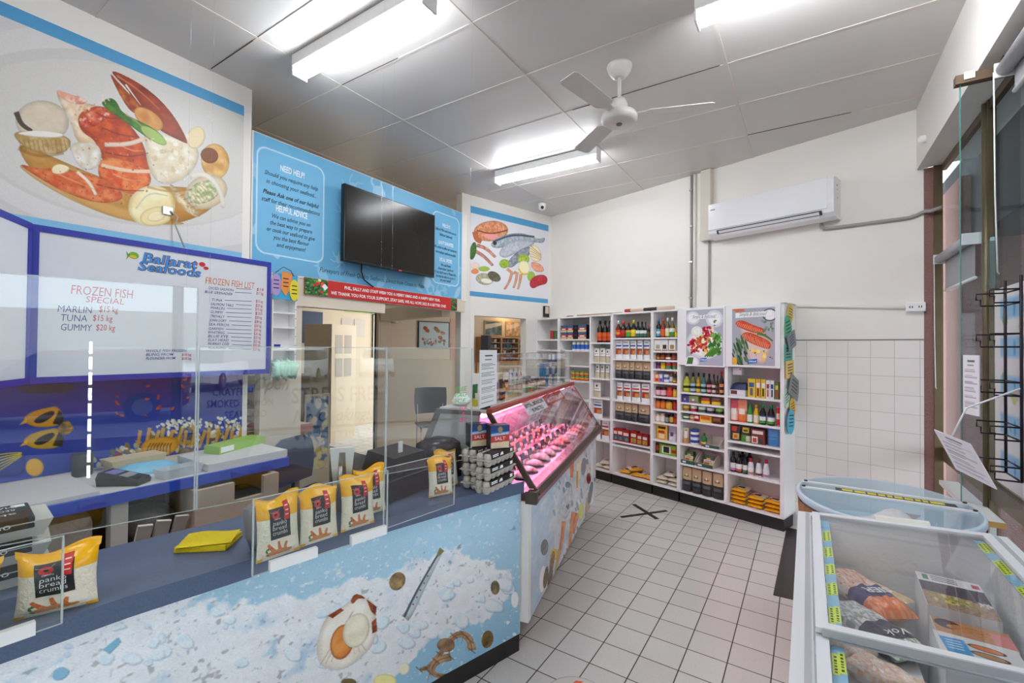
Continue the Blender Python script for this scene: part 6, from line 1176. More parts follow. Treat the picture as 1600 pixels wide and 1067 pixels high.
# aquarium mural below
Ym0, Ym1, Zm0, Zm1 = -.1, 1.758, .905, 1.50; W, H = 440, 170
c = Cv(W, H, '#28307f', ctf(fw, Ym0, Ym1, Zm1, Zm0, W, H)); gy = np.mgrid[0:H, 0:W][0]/H; n = fbm(H, W, 5, 4, 77)
c.a = np.array(Cv.rgb('#2b2f78'))*(1-gy[..., None])+np.array(Cv.rgb('#3448a8'))*gy[..., None]; c.a *= (.9+.2*n[..., None])
c.poly([(20, 605), (60, 600), (120, 598), (112, 612), (70, 616), (40, 614)], '#3b3a3c')
for dy, cc in ((0, '#c98a22'), (34, '#b9902c')):
    c.poly([(34, 655+dy), (46, 645+dy), (60, 640+dy), (78, 636+dy), (90, 634+dy), (100, 650+dy), (96, 664+dy), (70, 668+dy), (48, 666+dy)], cc); c.poly([(50, 660+dy), (62, 648+dy), (84, 640+dy), (86, 648+dy), (66, 662+dy)], '#2b2320'); c.poly([(82, 662+dy), (92, 640+dy), (100, 650+dy), (97, 664+dy)], '#33291f'); c.poly([(30, 664+dy), (44, 650+dy), (44, 660+dy)], '#d9a02c')
c.poly([(88, 668), (104, 655), (112, 662), (116, 672), (104, 680), (94, 678)], '#b88a3a', c2='#5d4a2c', vs=60)
c.poly([(-20, 708), (36, 706), (40, 722), (38, 744), (-20, 746)], '#2f3a86'); [c.line([(-14, 742-k*6), (10, 728-k*4), (34, 712-k*1)], 1.6, '#d9c23a') for k in range(6)]; c.ell(54, 730, 14, 14, '#d9a43c')
c.blobs(90, (100, 695, 240, 745), (2, 5.5), ['#d9dcd0', '#7a8a6a', '#a8b29a', '#5a6a4a'], 61, .9, 1.3, inside=lambda x, y: y > 742-(x-85)*.42)
c.blobs(220, (185, 655, 395, 745), (2, 6), ['#a8863c', '#8a6a2c', '#c9b27a', '#e3ddc8', '#6a5a2a'], 62, .95, 2.2, inside=lambda x, y: y > 700-(x-185)*.5 and y > 662)
c.blobs(120, (210, 652, 392, 668), (1.4, 3), ['#eae6d8', '#cfd0c0', '#e3dcc0'], 63, .95, 1.2, inside=lambda x, y: y > 690-(x-190)*.45)
for k in range(14): c.line([(215+k*12, 700), (219+k*12+3*(k % 3), 672-4*(k % 2))], 4, '#b98f42', 6)
c.ell(126, 718, 15, 11, '#a3242c', 0, c2='#6a1a26'); c.ell(185, 716, 10, 8, '#9a2a2a', 0); c.blobs(14, (180, 590, 300, 650), (1.6, 3.6), ['#c9582a', '#b9442a'], 64, asp=2.2)
c.poly([(218, 702), (224, 690), (240, 684), (262, 682), (276, 684), (280, 694), (270, 708), (250, 716), (228, 714)], '#b8801f', c2='#c9922c'); [c.line([(230+k*5, 713), (230+k*5, 700-k*.6), (236+k*4.6, 692)], 1.3, '#33301a') for k in range(8)]
c.mesh('aquarium', lambda X, Y: (X*0+WX+.002, Ym0+(Ym1-Ym0)*X, Zm1-(Zm1-Zm0)*Y), PRG); o = bpy.data.objects['aquarium']; o.name = 'aquarium_mural'; tag(o, 'blue aquarium photo mural with striped fish and coral behind the back bench', 'mural')
# narrow slotted shelf strip beside the board, egg cards over it, cloth in it
t = thing('shelf_strip', 'narrow white slotted shelf beside the price whiteboard', 'shelves', (WX+.004, 2.02, 0)); b = mb(SHELFW); b.box((0, -.1, 1.37), (.006, .1, 2.03)); b.box((.006, -.1, 1.37), (.09, -.088, 2.03)); b.box((.006, .088, 1.37), (.09, .1, 2.03)); b.build('carcass', parent=t)
for z in (1.375, 1.595, 1.77, 1.885): bx('shelf', (.006, -.088, z), (.088, .088, z+.012), SHELFW, t)
bx('blue_label', (.088, -.08, 1.62), (.091, -.03, 1.645), BLUE, t)
b = mb(GREY)
for z in np.linspace(1.42, 1.99, 9): b.box((.09, .09, z), (.0915, .096, z+.008))
b.build('slot', parent=t)
b = mb(mat('mint_cloth', '#a9d8bb', .9, bump=.4, bscale=60, var=.12)); g = np.random.default_rng(8)
for k in range(9):
    y0 = -.085+.02*k; b.tube([(.05, y0, 1.50+.03*g.random()), (.10, y0+.02*g.random(), 1.47+.03*g.random()), (.11+.02*g.random(), y0+.03*(g.random()-.5), 1.42), (.105, y0+.03*g.random(), 1.36+.05*g.random())], [.012, .02, .018, .008], 8)
for k in range(5): b.tube([(.06+.01*k, -.085, 1.40+.02*k), (.09, -.02, 1.42+.02*k), (.085, .05, 1.395+.02*k)], .016, 8)
tag(b.build('towel', loc=(WX+.055, 2.0, -.0)), 'crumpled mint green cloth hanging from the narrow white shelf', 'cloth')
t = thing('egg_card', 'blue card with lilac, orange and yellow egg signs on the narrow white shelf', 'card', (WX+.10, 2.02, 2.105)); b = mb(mat('card_blue', '#3ba3d0', .6)).box((0, -.1, -.11), (.003, .1, .09)); b.build('card', parent=t)
for k, (y, cc, dz) in enumerate(((-.075, '#b49ad0', 0), (0, '#e8934a', .02), (.07, '#e6d63a', -.03))):
    b = mb(PRM, cc); pts = [(.055*math.cos(a)*(.72), .085*math.sin(a)) for a in np.linspace(0, 2*PI, 18)[:-1]] if k != 1 else [(-.04, -.05), (0, -.1), (.045, -.04), (.05, .08), (-.03, .09)]
    b.loft([[(.003+.002*k+e, y+p[0], dz+p[1]) for p in pts] for e in (0, .0015)]); o = b.build('egg_sign', parent=t); b = mb(INK)
    for i in range(3): b.box((.005+.002*k, y-.022, dz+.03-.03*i), (.0053+.002*k, y+.022, dz+.038-.03*i))
    b.build('handwriting', parent=o)
b = mb(mat('wire')); b.tube([(0, -.08, .09), (.02, -.03, .14), (.02, .03, .12), (0, .07, .08)], .003, 6); b.build('wire', parent=t)

# ------------------------------------------------------------------ back bench and what is on it
BZt = .90
t = thing('back_bench', 'long back bench with white top and bright blue edge', 'bench', (0, 0, 0))
bx('bench_top', (WX+.02, -1.0, BZt-.03), (-2.885, 1.73, BZt), mat('bench_white', '#dcdad8', .4), t); bx('blue_edge', (-2.885, -1.0, BZt-.055), (-2.865, 1.73, BZt+.002), mat('edge_blue', '#2248c0', .4), t)
for y in (-.9, .855): bx('post', (-2.95, y-.034, .0), (-2.88, y+.034, BZt-.055), mat('post_grey', '#c9c5c0', .5), t)
bx('low_shelf', (WX+.02, -1.0, .525), (-2.79, 1.80, .552), mat('low_shelf_wood', '#a08a74', .6), t); bx('back_brace', (WX+.006, -1.0, .552), (WX+.02, 1.7, BZt-.03), mat('bench_back', '#6a5f55', .7), t); bx('post', (-3.3, 1.66, 0), (-3.24, 1.72, .525), mat('post_grey'), t)
t = thing('foam_box', 'beige polystyrene box with torn hand-hole under the back bench', 'box', (-3.0, 1.395, .553)); FO = mat('polystyrene', '#c7b3a2', .85, bump=.5, bscale=200, var=.08)
b = mb(FO); hw_, hh_ = .235, .28
for lo, hi in (((.16, -hw_, 0), (.19, hw_, .17)), ((.16, -hw_, .17), (.19, -.03, hh_)), ((.16, .14, .17), (.19, hw_, hh_)), ((-.2, -hw_, 0), (-.17, hw_, hh_)), ((-.17, -hw_, 0), (.16, -hw_+.03, hh_)), ((-.17, hw_-.03, 0), (.16, hw_, hh_)), ((-.17, -hw_+.03, 0), (.16, hw_-.03, .03))): b.box(lo, hi)
b.build('box', parent=t); bx('dark_contents', (-.16, -.2, .03), (.15, .2, .16), mat('dark_contents', '#3a302c', .8), t)
for k, (y, z, rx, rl) in enumerate(((.945, .541, .5, .2), (1.025, .541, -.3, -.1), (1.105, .541, .45, .35))):
    b = mb(mat('white_card', '#d8d2cc', .7)); b.loft([[(0, -.032, 0), (.0, .032, 0), (.075, .034, .15), (.075, -.03, .165)], [(-.012, -.032, .006), (-.012, .032, .006), (.063, .034, .156), (.063, -.03, .171)]]); o = b.build('folded_carton', loc=(-2.905, y, z+.012), rz=rl*.3); o.rotation_euler.x = rx*.05
    tag(o, f'{ORD[k]} of three flat white cartons stuffed on the low shelf', 'carton', 'flat white cartons on the low shelf')
b = mb(mat('grey_plastic_bag', '#8f8884', .35, bump=.8, bscale=30, var=.2)); b.smooth = True; b.ball((0, 0, .10), .13, 18, 12, 1.0, 1.15, .75); tag(b.build('plastic_bag', loc=(-3.1, 1.02, .556)), 'crumpled grey plastic bag on the low shelf behind flat cartons', 'bag')
b = mb(mat('clear_bag', '#a59c96', .3, bump=1, bscale=25, var=.25)); b.box((-.15, -.33, 0), (.15, .33, .26), bev=.05); tag(b.build('plastic_bag', loc=(-3.05, .44, .554)), 'big grey-brown plastic-wrapped pack under the left half of the back bench', 'bag')
ob = lambda x, y, z=BZt: onz(x, y, z)
tag(bx('white_board_sheet', (-.26, -.55, 0), (.26, .3, .022), mat('sheet_white', '#d5d3d2', .5), bev=.003, loc=(-3.15, .48, BZt+.001)), 'flat white board wrapped in plastic lying on the left of back bench', 'board')
p = ob(196, 752); t = thing('card_terminal', 'black card payment terminal on the back bench', 'card terminal', (p[0]+.05, p[1]-.02, BZt+.001), 2.2)
b = mb(mat('till_black')); b.smooth = False; b.loft([[(-.045*q, -.10*q, z), (.045*q, -.10*q, z), (.05*q, .10*q, z+dz), (-.05*q, .10*q, z+dz)] for q, z, dz in ((1, 0, 0), (1.05, .02, .02), (.95, .035, .035))]); b.build('body', parent=t)
b = mb(GREY); b.poly([(-.035, -.08, .0365), (.035, -.08, .0365), (.038, .0, .054), (-.038, .0, .054)]); b.build('keypad', parent=t); b = mb(mat('screen_lilac', '#7a74b8', .3)); b.poly([(-.035, .02, .058), (.035, .02, .058), (.036, .075, .068), (-.036, .075, .068)]); b.build('display', parent=t)
p = ob(152, 742); tag(mb(DGREY).lathe([(.04, 0), (.045, .01), (.045, .12), (.04, .125)], 18).build('canister', loc=(-3.40, .84, BZt+.001)), 'dark round canister on the back bench beside card terminal', 'canister')
p = ob(200, 730); b = mb(mat('beige_tray', '#d9c9a2', .6)); b.loft([[(-.06, -.12, 0), (.06, -.12, 0), (.06, .12, 0), (-.06, .12, 0)], [(-.08, -.14, .06), (.08, -.14, .06), (.08, .14, .06), (-.08, .14, .06)]]); tag(b.build('tray', loc=(-3.42, 1.08, BZt+.001), rz=.1), 'ribbed beige tray at the back of the bench', 'tray')
b = mb(mat('blue_pouch', '#7fc0de', .4, bump=.6, bscale=30, var=.12)); b.smooth = True; b.grid(lambda u_, v_: ((v_-.5)*.18, (u_-.5)*.36, .004+.06*math.sin(PI*u_)*math.sin(PI*v_)+.008*math.sin(9*u_)), 16, 10); b.smooth = False; b.box((-.085, -.175, 0), (.085, .175, .01)); tag(b.build('glove_pouch', loc=(-3.20, 1.06, BZt+.004), rz=0), 'light blue crinkled pouch lying on the back bench', 'pouch')
b = mb(mat('clear_tub', '#d5dade', .15, alpha=.55)); b.loft([[(-.05, -.09, 0), (.05, -.09, 0), (.05, .09, 0), (-.05, .09, 0)], [(-.06, -.1, .05), (.06, -.1, .05), (.06, .1, .05), (-.06, .1, .05)]]); tag(b.build('clear_tub', loc=(-2.97, 1.14, BZt+.001), rz=.1), 'clear plastic tub at the front edge of the back bench', 'tub')
b = mb(mat('sheet_white')); b.box((-.2, -.24, 0), (.2, .24, .045), bev=.004); tag(b.build('white_board_sheet', loc=(-3.10, 1.50, BZt+.001)), 'thick white cutting board at the right end of the back bench', 'board')
t = thing('green_box', 'long lime green box with white label on the white cutting board', 'box', (-3.22, 1.57, BZt+.047), .35); bx('box', (-.06, -.19, 0), (.06, .19, .05), mat('lime', '#9cc75a', .5), t); bx('label', (.06, -.18, .008), (.0606, -.08, .042), PAPER, t)

# ------------------------------------------------------------------ north wall services
t = thing('air_conditioner', 'white split air conditioner high on the north wall', 'air conditioner', A2(-1.71, NV, 2.96), AA); ACW = mat('ac_white', '#f4f4f6', .18, spec=.5)
pr = [(0, -.17), (-.06, -.18), (-.15, -.165), (-.195, -.135), (-.205, -.06), (-.205, .155), (-.19, .172), (0, .175)]
b = mb(ACW); b.loft([[(x, y, z) for y, z in pr] for x in (-.548, .548)]); b.build('casing', parent=t)
b = mb(ACW); b.loft([[(x, y, z) for y, z in ((-.206, -.10), (-.210, -.10), (-.210, .165), (-.196, .172), (-.192, .168), (-.206, .155))] for x in (-.546, .50)]); b.build('front_panel', parent=t)
b = mb(mat('ac_dark', '#3f3f45', .5)); b.loft([[(x, y, z) for y, z in ((-.207, -.112), (-.207, -.118), (-.19, -.150), (-.186, -.146))] for x in (-.46, .46)]); b.build('vent_gap', parent=t)
b = mb(ACW); b.loft([[(x, y, z) for y, z in ((-.209, -.122), (-.213, -.124), (-.168, -.170), (-.164, -.166))] for x in (-.44, .44)]); b.build('louvre', parent=t)
b = mb(mat('ac_dark')); put_text(b, 'GREE', .02, lambda x, y: (x, -.2108, y), -.50, .10, width=.05, bold=.03); b.build('logo', parent=t)
b = mb(mat('ac_dark')); [b.box((.5485, -.12+.01*k, .10-.035*k), (.549, -.10, .115-.035*k)) for k in range(4)]; b.build('side_marks', parent=t)
CND = mat('conduit_grey', '#a9a7a2', .45)
t = thing('pipe_duct', 'beige vertical pipe duct beside the air conditioner', 'duct', A2(-2.358, NV, 0), AA); b = mb(mat('duct_beige', '#d9d2c4', .5)); b.box((-.056, -.07, 2.86), (.056, -.001, 3.565), bev=.006); b.box((-.06, -.075, 2.80), (.10, -.001, 2.88), bev=.006); b.build('duct', parent=t)
tag(mb(CND).tube([A2(-2.34, NV-.015, 2.064), A2(-2.34, NV-.015, 2.81)], .011).build('conduit'), 'thin grey conduit below the beige pipe duct', 'conduit')
t = thing('conduit', 'pair of white and grey conduits rising from shelves to ceiling', 'conduit', (0, 0, 0)); b = mb(CND).tube([A2(-2.545, NV-.015, 2.07), A2(-2.545, NV-.015, 3.565)], .012); b.build('grey_pipe', parent=t); b = mb(W_).tube([A2(-2.505, NV-.015, 2.07), A2(-2.505, NV-.015, 3.565)], .016); b.build('white_pipe', parent=t)
b = mb(STEEL)
for z in (2.2, 2.6, 3.0, 3.4): p = A2(-2.545, NV-.02, z); b.box((p[0]-.018, p[1]-.014, z-.008), (p[0]+.018, p[1]+.012, z+.008))
b.build('saddle', parent=t)
pp = [onpl(*q, na, NV-.02) for q in ((1283, 347), (1283, 353), (1288, 357), (1300, 356), (1420, 340), (1432, 336), (1445, 330))]+[np.array([.80, 4.70, 2.72]), np.array([.86, 4.66, 2.73])]
t = thing('drain_pipe', 'grey drain pipe bending from air conditioner towards the window', 'pipe', (0, 0, 0)); mb(CND).tube([tuple(p) for p in pp], .014).build('pipe', parent=t); b = mb(W_).tube([tuple(pp[0]+np.array([0, 0, -.002])), tuple(pp[0]-np.array([0, 0, .01]))], .02); b.build('collar', parent=t)
q0, q1 = uvA(1242, 478, NV-.015), uvA(1416, 470, NV-.015); t = thing('power_outlet', 'white double power outlet at the right end of the north wall', 'power outlet', A2(-.66, NV, 1.985), AA)
bx('box', (-.06, -.045, -.035), (.06, -.001, .035), WHITE, t, .004); b = mb(BLACK); [b.box((x, -.0458, -.008), (x+.006, -.0448, .008)) for x in (-.035, -.02, .02, .035)]; b.build('socket_slots', parent=t)
tag(mb(W_).tube([A2(-1.50, NV-.013, q0[1]), A2(-.725, NV-.013, 1.985)], .013).build('conduit'), 'white horizontal conduit leading to the power outlet', 'conduit')
tag(mb(WHITE).ball((.715, 4.45, 3.20), .03, 14, 8).build('motion_sensor'), 'small white sensor dome on the bulkhead above the window', 'sensor')
p = onz(852, 322, CEIL); t = thing('security_camera', 'small white dome camera on the ceiling above square seafood poster', 'camera', (p[0]+.02, p[1]-.12, CEIL-.004)); mb(WHITE).lathe([(.03, -.085), (.045, -.07), (.05, -.03), (.06, 0)], 18).build('housing', parent=t); mb(BLACK).ball((.02, -.035, -.06), .022, 12, 8).build('lens', parent=t)

# ------------------------------------------------------------------ chest freezer
FX0, FX1, FY0, FY1 = -.035, .665, .72, 2.585
zf = lambda x: .868+.038*(x-FX0)/(FX1-FX0)
fz = thing('chest_freezer', 'white glass-topped chest freezer full of frozen seafood', 'freezer', (0, 0, 0)); FZW = mat('freezer_white', '#e9ebee', .3); FRST = mat('frosted_liner', '#fbfcfc', .6, bump=.5, bscale=40)
def ztop_box(b, x0, x1, y0, y1, zb, up=0):
    b.loft([[(x0, y0, zb), (x1, y0, zb), (x1, y1, zb), (x0, y1, zb)], [(x0, y0, zf(x0)+up), (x1, y0, zf(x1)+up), (x1, y1, zf(x1)+up), (x0, y1, zf(x0)+up)]])
b = mb(FZW); ztop_box(b, FX0, FX0+.05, FY0, FY1, .06); ztop_box(b, FX1-.05, FX1, FY0, FY1, .06); ztop_box(b, FX0+.05, FX1-.05, FY0, FY0+.05, .06); ztop_box(b, FX0+.05, FX1-.05, FY1-.05, FY1, .06); b.box((FX0, FY0, .03), (FX1, FY1, .06)); b.build('cabinet', parent=fz)
[mb(BLACK).lathe([(.02, 0), (.02, .03)], 10, (x, y, 0)).build('caster', parent=fz) for x in (FX0+.08, FX1-.08) for y in (FY0+.1, FY1-.1)]
b = mb(FRST); b.box((FX0+.05, FY0+.05, .30), (FX1-.05, FY1-.05, .33)); t_ = .012
for lo, hi in (((FX0+.05, FY0+.05), (FX0+.05+t_, FY1-.05)), ((FX1-.05-t_, FY0+.05), (FX1-.05, FY1-.05)), ((FX0+.062, FY0+.05), (FX1-.062, FY0+.062)), ((FX0+.062, FY1-.062), (FX1-.062, FY1-.05))): b.box((*lo, .33), (*hi, .855))
b.build('liner', parent=fz)
GRYF = mat('lid_frame_grey', '#b7b9bc', .35)
def lid(y0, y1, up, nm='lid'):
    o = thing(nm, None, None); o.parent = fz; fr = mb(FZW)
    for x0, x1, ya, yb in ((FX0+.055, FX0+.085, y0, y1), (FX1-.085, FX1-.055, y0, y1), (FX0+.085, FX1-.085, y0, y0+.035), (FX0+.085, FX1-.085, y1-.035, y1)):
        fr.loft([[(x0, ya, zf(x0)+up), (x1, ya, zf(x1)+up), (x1, yb, zf(x1)+up), (x0, yb, zf(x0)+up)], [(x0, ya, zf(x0)+up+.014), (x1, ya, zf(x1)+up+.014), (x1, yb, zf(x1)+up+.014), (x0, yb, zf(x0)+up+.014)]])
    fr.build('frame', parent=o); b = mb(FGLASS); x0, x1 = FX0+.085, FX1-.085
    b.loft([[(x0, y0+.035, zf(x0)+up+.004), (x1, y0+.035, zf(x1)+up+.004), (x1, y1-.035, zf(x1)+up+.004), (x0, y1-.035, zf(x0)+up+.004)], [(x0, y0+.035, zf(x0)+up+.009), (x1, y0+.035, zf(x1)+up+.009), (x1, y1-.035, zf(x1)+up+.009), (x0, y1-.035, zf(x0)+up+.009)]]); b.build('pane', parent=o)
    b = mb(GRYF); b.loft([[(FX0+.07, y0-.008, zf(FX0)+up), (FX1-.07, y0-.008, zf(FX1)+up), (FX1-.07, y0-.001, zf(FX1)+up), (FX0+.07, y0-.001, zf(FX0)+up)], [(FX0+.07, y0-.008, zf(FX0)+up+.02), (FX1-.07, y0-.008, zf(FX1)+up+.02), (FX1-.07, y0-.001, zf(FX1)+up+.02), (FX0+.07, y0-.001, zf(FX0)+up+.02)]]); b.build('seal_strip', parent=o); return o
lid(1.50, 2.55, .002); lid(.76, 1.545, -.018)
b = mb(GRYF); [b.loft([[(x0, FY0+.02, zf(x0)), (x1, FY0+.02, zf(x1)), (x1, FY1-.02, zf(x1)), (x0, FY1-.02, zf(x0))], [(x0, FY0+.02, zf(x0)+.004), (x1, FY0+.02, zf(x1)+.004), (x1, FY1-.02, zf(x1)+.004), (x0, FY1-.02, zf(x0)+.004)]]) for x0, x1 in ((FX0+.03, FX0+.045), (FX1-.045, FX1-.03))]; b.build('slide_rail', parent=fz)
b = mb(mat('freezer_cream', '#eeeae0', .4)); b.loft([[(.25, 2.535, zf(.25)+.016), (.43, 2.535, zf(.43)+.016), (.43, 2.575, zf(.43)+.016), (.25, 2.575, zf(.25)+.016)], [(.25, 2.54, zf(.25)+.030), (.43, 2.54, zf(.43)+.030), (.43, 2.57, zf(.43)+.030), (.25, 2.57, zf(.25)+.030)]]); b.build('lock_cover', parent=fz)
SB_ = mat('strip_blue', '#8fc4e4', .5); YL = mat('label_yellow', '#dbf23c', .5)
for nm, x0, x1, y0, y1 in (('left_price_strip', FX0+.088, FX0+.118, 1.54, 2.49), ('left_price_strip', FX0+.088, FX0+.118, .80, 1.495), ('right_price_strip', FX1-.118, FX1-.088, 1.54, 2.49), ('right_price_strip', FX1-.118, FX1-.088, .80, 1.495)):
    lo = .0005 if y0 > 1.5 else -.0195; b = mb(SB_); Q = lambda x, y, e: (x, y, zf(x)+.001+lo+e-.004)
    b.loft([[Q(x0, y0, 0), Q(x1, y0, 0), Q(x1, y1, 0), Q(x0, y1, 0)], [Q(x0, y0, .002), Q(x1, y0, .002), Q(x1, y1, .002), Q(x0, y1, .002)]]); o = b.build(nm, parent=fz)
    b = mb(YL); d_ = mb(INK); y = y0+.03; g = np.random.default_rng(int(y0*100+x0*1000)); k = 0
    while y < y1-.1:
        L = .10+.05*g.random()
        for xa, xb, sh in ((x0+.001, (x0+x1)/2, 0), ((x0+x1)/2, x1-.001, .012)):
            b.poly([Q(xa, y+sh, .0026), Q(xb, y+sh, .0026), Q(xb, y+sh+L*.85, .0026), Q(xa, y+sh+L*.85, .0026)])
            yy_ = y+sh+.008
            while yy_ < y+sh+L*.75: l = .006+.01*g.random(); d_.poly([Q(xa+.004, yy_, .0031), Q(xb-.004, yy_, .0031), Q(xb-.004, yy_+l*.55, .0031), Q(xa+.004, yy_+l*.55, .0031)]); yy_ += l+.002
        y += L+.05+.02*g.random()
    b.build('yellow_label', parent=o); d_.build('label_writing', parent=o)
def frozen(name, label, cat, o, loc, rz=0, rx=0, ry=0): o.name = name; o.location = loc; o.rotation_euler = (rx, ry, rz); tag(o, label, cat); return o
def lumpy(w, l, t, cf, seed=0, nm='bag', bumps=.12):
    g = np.random.default_rng(seed); p = g.random(4)*6; b = MB(); b.use(FILM); b.smooth = True
    sh = lambda x, y: t*.5*max(0, (1-x**4)*(1-y**4))**.5*(1+bumps*math.sin(9*x+p[0])*math.sin(8*y+p[1])+bumps*.6*math.sin(17*x+p[2])*math.sin(15*y+p[3]))
    b.grid(lambda u_, v_: ((u_*2-1)*w/2, (v_*2-1)*l/2, t*.5+sh(u_*2-1, v_*2-1)), 26, 26, lambda u_, v_: hx(cf(u_, v_, g))); b.grid(lambda u_, v_: ((1-u_*2)*w/2, (v_*2-1)*l/2, max(.0, t*.5-sh(1-u_*2, v_*2-1))), 10, 10, lambda u_, v_: hx(cf(1-u_, v_, g)))
    o = b.build(nm); o['_'] = 0; del o['_']; return o, sh
pick = lambda g, L: L[int(g.random()*len(L))]
shrimp = lambda u_, v_, g: pick(g, ['#f2c9b4', '#eea888', '#f6e3d8', '#e98a62', '#f4d6c6']) if u_ < .55 else ('#3a2f72' if u_ < .77 else pick(g, ['#ee7a34', '#e9692a', '#f2a06a']))
ZB = .335
tag(bx('frozen_stack_box', (-.125, -.40, 0), (.125, .40, .30), mat('frz_box_white', '#e3e4e6', .6), loc=(.175, 2.08, ZB)), 'long white box buried under the frozen bags in the far bay', 'box')
o, sh = lumpy(.34, .145, .08, shrimp, 32); frozen('frozen_prawn_bag', 'orange and purple frozen prawn bag in the far freezer bay', 'frozen bag', o, (.188, 2.28, ZB+.304), -1.0)
b = mb(PAPER); put_text(b, 'SIER', .05, lambda x, y: (.062+y, -x, .0425+sh(.3, 0)+.004), 0, -.012, width=.10, bold=.02); b.build('lettering', parent=o)
o, _ = lumpy(.18, .05, .02, lambda u_, v_, g: pick(g, ['#d9b98a', '#e0c69a']), 33); frozen('frozen_sleeve', 'tan paper sleeve lying behind the frozen prawn bag', 'packet', o, (.275, 2.425, ZB+.304), -.7, .0)
o, sh = lumpy(.30, .14, .075, lambda u_, v_, g: pick(g, ['#dfe0e0', '#bfc0c0', '#f0f0ee', '#a9a8a4']) if u_ < .52 else '#2f2a4a' if u_ < .86 else pick(g, ['#e6ece2', '#8fb08a', '#e9eee6']), 34); frozen('frozen_octopus_bag', 'grey and navy frozen bag lying across the far freezer bay', 'frozen bag', o, (.190, 2.01, ZB+.304), -.85)
b = mb(PAPER); put_text(b, 'Vok', .045, lambda x, y: (.07+y, -x, .04+sh(.35, 0)+.006), 0, 0, width=.08, shear=.3); b.build('lettering', parent=o)
o, _ = lumpy(.13, .10, .065, lambda u_, v_, g: pick(g, ['#f3dccb', '#f0c9b0', '#f6e9df']), 35); frozen('frozen_fish_pack', 'pale pink frozen fish pack beside the freezer divider, left', 'frozen fish', o, (.112, 1.85, ZB+.304), -.5)
o, _ = lumpy(.20, .11, .065, lambda u_, v_, g: pick(g, ['#f3dccb', '#efbfa2', '#f4cfb8', '#f6e9df']), 36); frozen('frozen_fish_pack', 'larger pink frozen fish pack against the freezer divider', 'frozen fish', o, (.20, 1.74, ZB+.304), -.5)
def fbox(label, w, l, h, loc, rz, tf_, rx=0):
    t = thing('frozen_box', label, 'frozen box', loc, rz); t.rotation_euler.x = rx; bx('carton', (-w/2, -l/2, 0), (w/2, l/2, h), mat('frz_box_white'), t); c = Cv(90, 90, '#e9e9ea'); tf_(c); c.mesh('top_print', plane_fn((-w/2+.001, l/2-.001, h+.0006), (1, 0, 0), (0, -1, 0), w-.002, l-.002), PRG, t); return t
def art1(c):
    c.poly([(0, 24), (90, 22), (90, 54), (0, 50)], '#3a3444', raw=True); [c.line([(6+9*k, 25), (6+9*k, 52)], 1, '#56505f', raw=True) for k in range(9)]; c.poly([(0, 50), (90, 54), (90, 90), (0, 90)], '#b59a7e', c2='#8a7460', raw=True)
    c.ell(40, 62, 34, 9, '#8a7a4a', 6, c2='#c9b26a', vs=60, raw=True); c.ell(34, 70, 8, 4, '#d9c93a', raw=True); c.blobs(14, (10, 54, 74, 72), (1.5, 3.5), ['#6a8a3a', '#4a3a2a', '#d9c98a'], 1, asp=2); c.blobs(14, (70, 52, 88, 62), (1, 2), ['#f0f0f0'], 2)
    [c.line([(20, 6+5*k), (56, 6+5*k)], 2.4, '#55555c', raw=True) for k in range(3)]; c.poly([(8, 4), (16, 4), (16, 18), (8, 18)], '#4a8a6a', raw=True); c.poly([(76, 6), (86, 6), (86, 16), (76, 16)], '#a8283a', raw=True)
def art2(c):
    c.a[:] = Cv.rgb('#dfe0e0'); c.poly([(4, 14), (32, 10), (36, 50), (8, 54)], '#3a9bd6', raw=True); [c.line([(10, 20+7*k), (28, 18+7*k)], 2, '#dcecf6', raw=True) for k in range(4)]
    for y, cc in ((20, '#d9783a'), (38, '#b9885a'), (58, '#c9a06a')): c.ell(54, y, 20, 7.5, '#4a4230', 4, raw=True); c.ell(54, y, 17, 5.5, cc, 4, raw=True)
    c.poly([(74, 60), (88, 58), (88, 84), (76, 86)], '#2f2f6a', raw=True)
def art3(c): c.poly([(0, 0), (90, 0), (90, 90), (0, 90)], '#b9855a', raw=True); c.ell(18, 30, 16, 26, '#3a2a3a', raw=True); c.ell(46, 40, 30, 20, '#c98a4a', raw=True, c2='#a86a34'); c.poly([(66, 20), (90, 20), (90, 90), (66, 80)], '#d98a8a', raw=True)
fbox('white frozen whole fish box with dark timber picture, far freezer bay', .185, .30, .41, (.455, 2.30, ZB+.001), -.04, art1); fbox('brown frozen box with pink end between the fish box and mussel box', .19, .11, .385, (.452, 2.075, ZB+.001), -.02, art3); fbox('white mussel box with blue panel nearest the freezer divider', .19, .20, .40, (.435, 1.895, ZB+.001), -.03, art2)
gr = lambda u_, v_, g: pick(g, ['#c3d2d0', '#aebfbd', '#d9e2de', '#cfd9cc', '#8a7a4a' if g.random() < .18 else '#b9c9c6'])
tag(bx('frozen_stack_box', (-.23, -.30, 0), (.23, .30, .30), mat('frz_box_white'), loc=(.27, 1.36, ZB)), 'white box buried under the bags in the near freezer bay', 'box')
o, _ = lumpy(.28, .30, .08, gr, 38, bumps=.2); frozen('frozen_seafood_bag', 'greenish clear bag of frozen seafood in the near freezer bay', 'frozen bag', o, (.205, 1.47, ZB+.304), -.12)
o, sh = lumpy(.19, .26, .06, lambda u_, v_, g: pick(g, ['#2f8fd9', '#3a9fe6', '#2a7ac4']), 39); frozen('frozen_blue_bag', 'bright blue frozen bag with red lettering in the near freezer bay', 'frozen bag', o, (.47, 1.45, ZB+.304), -.1)
b = mb(mat('sticker_red')); put_text(b, 'Rollie', .06, lambda x, y: (y, -x, .03+sh(0, 0)+.004), 0, -.02, width=.16, bold=.03); b.build('lettering', parent=o)

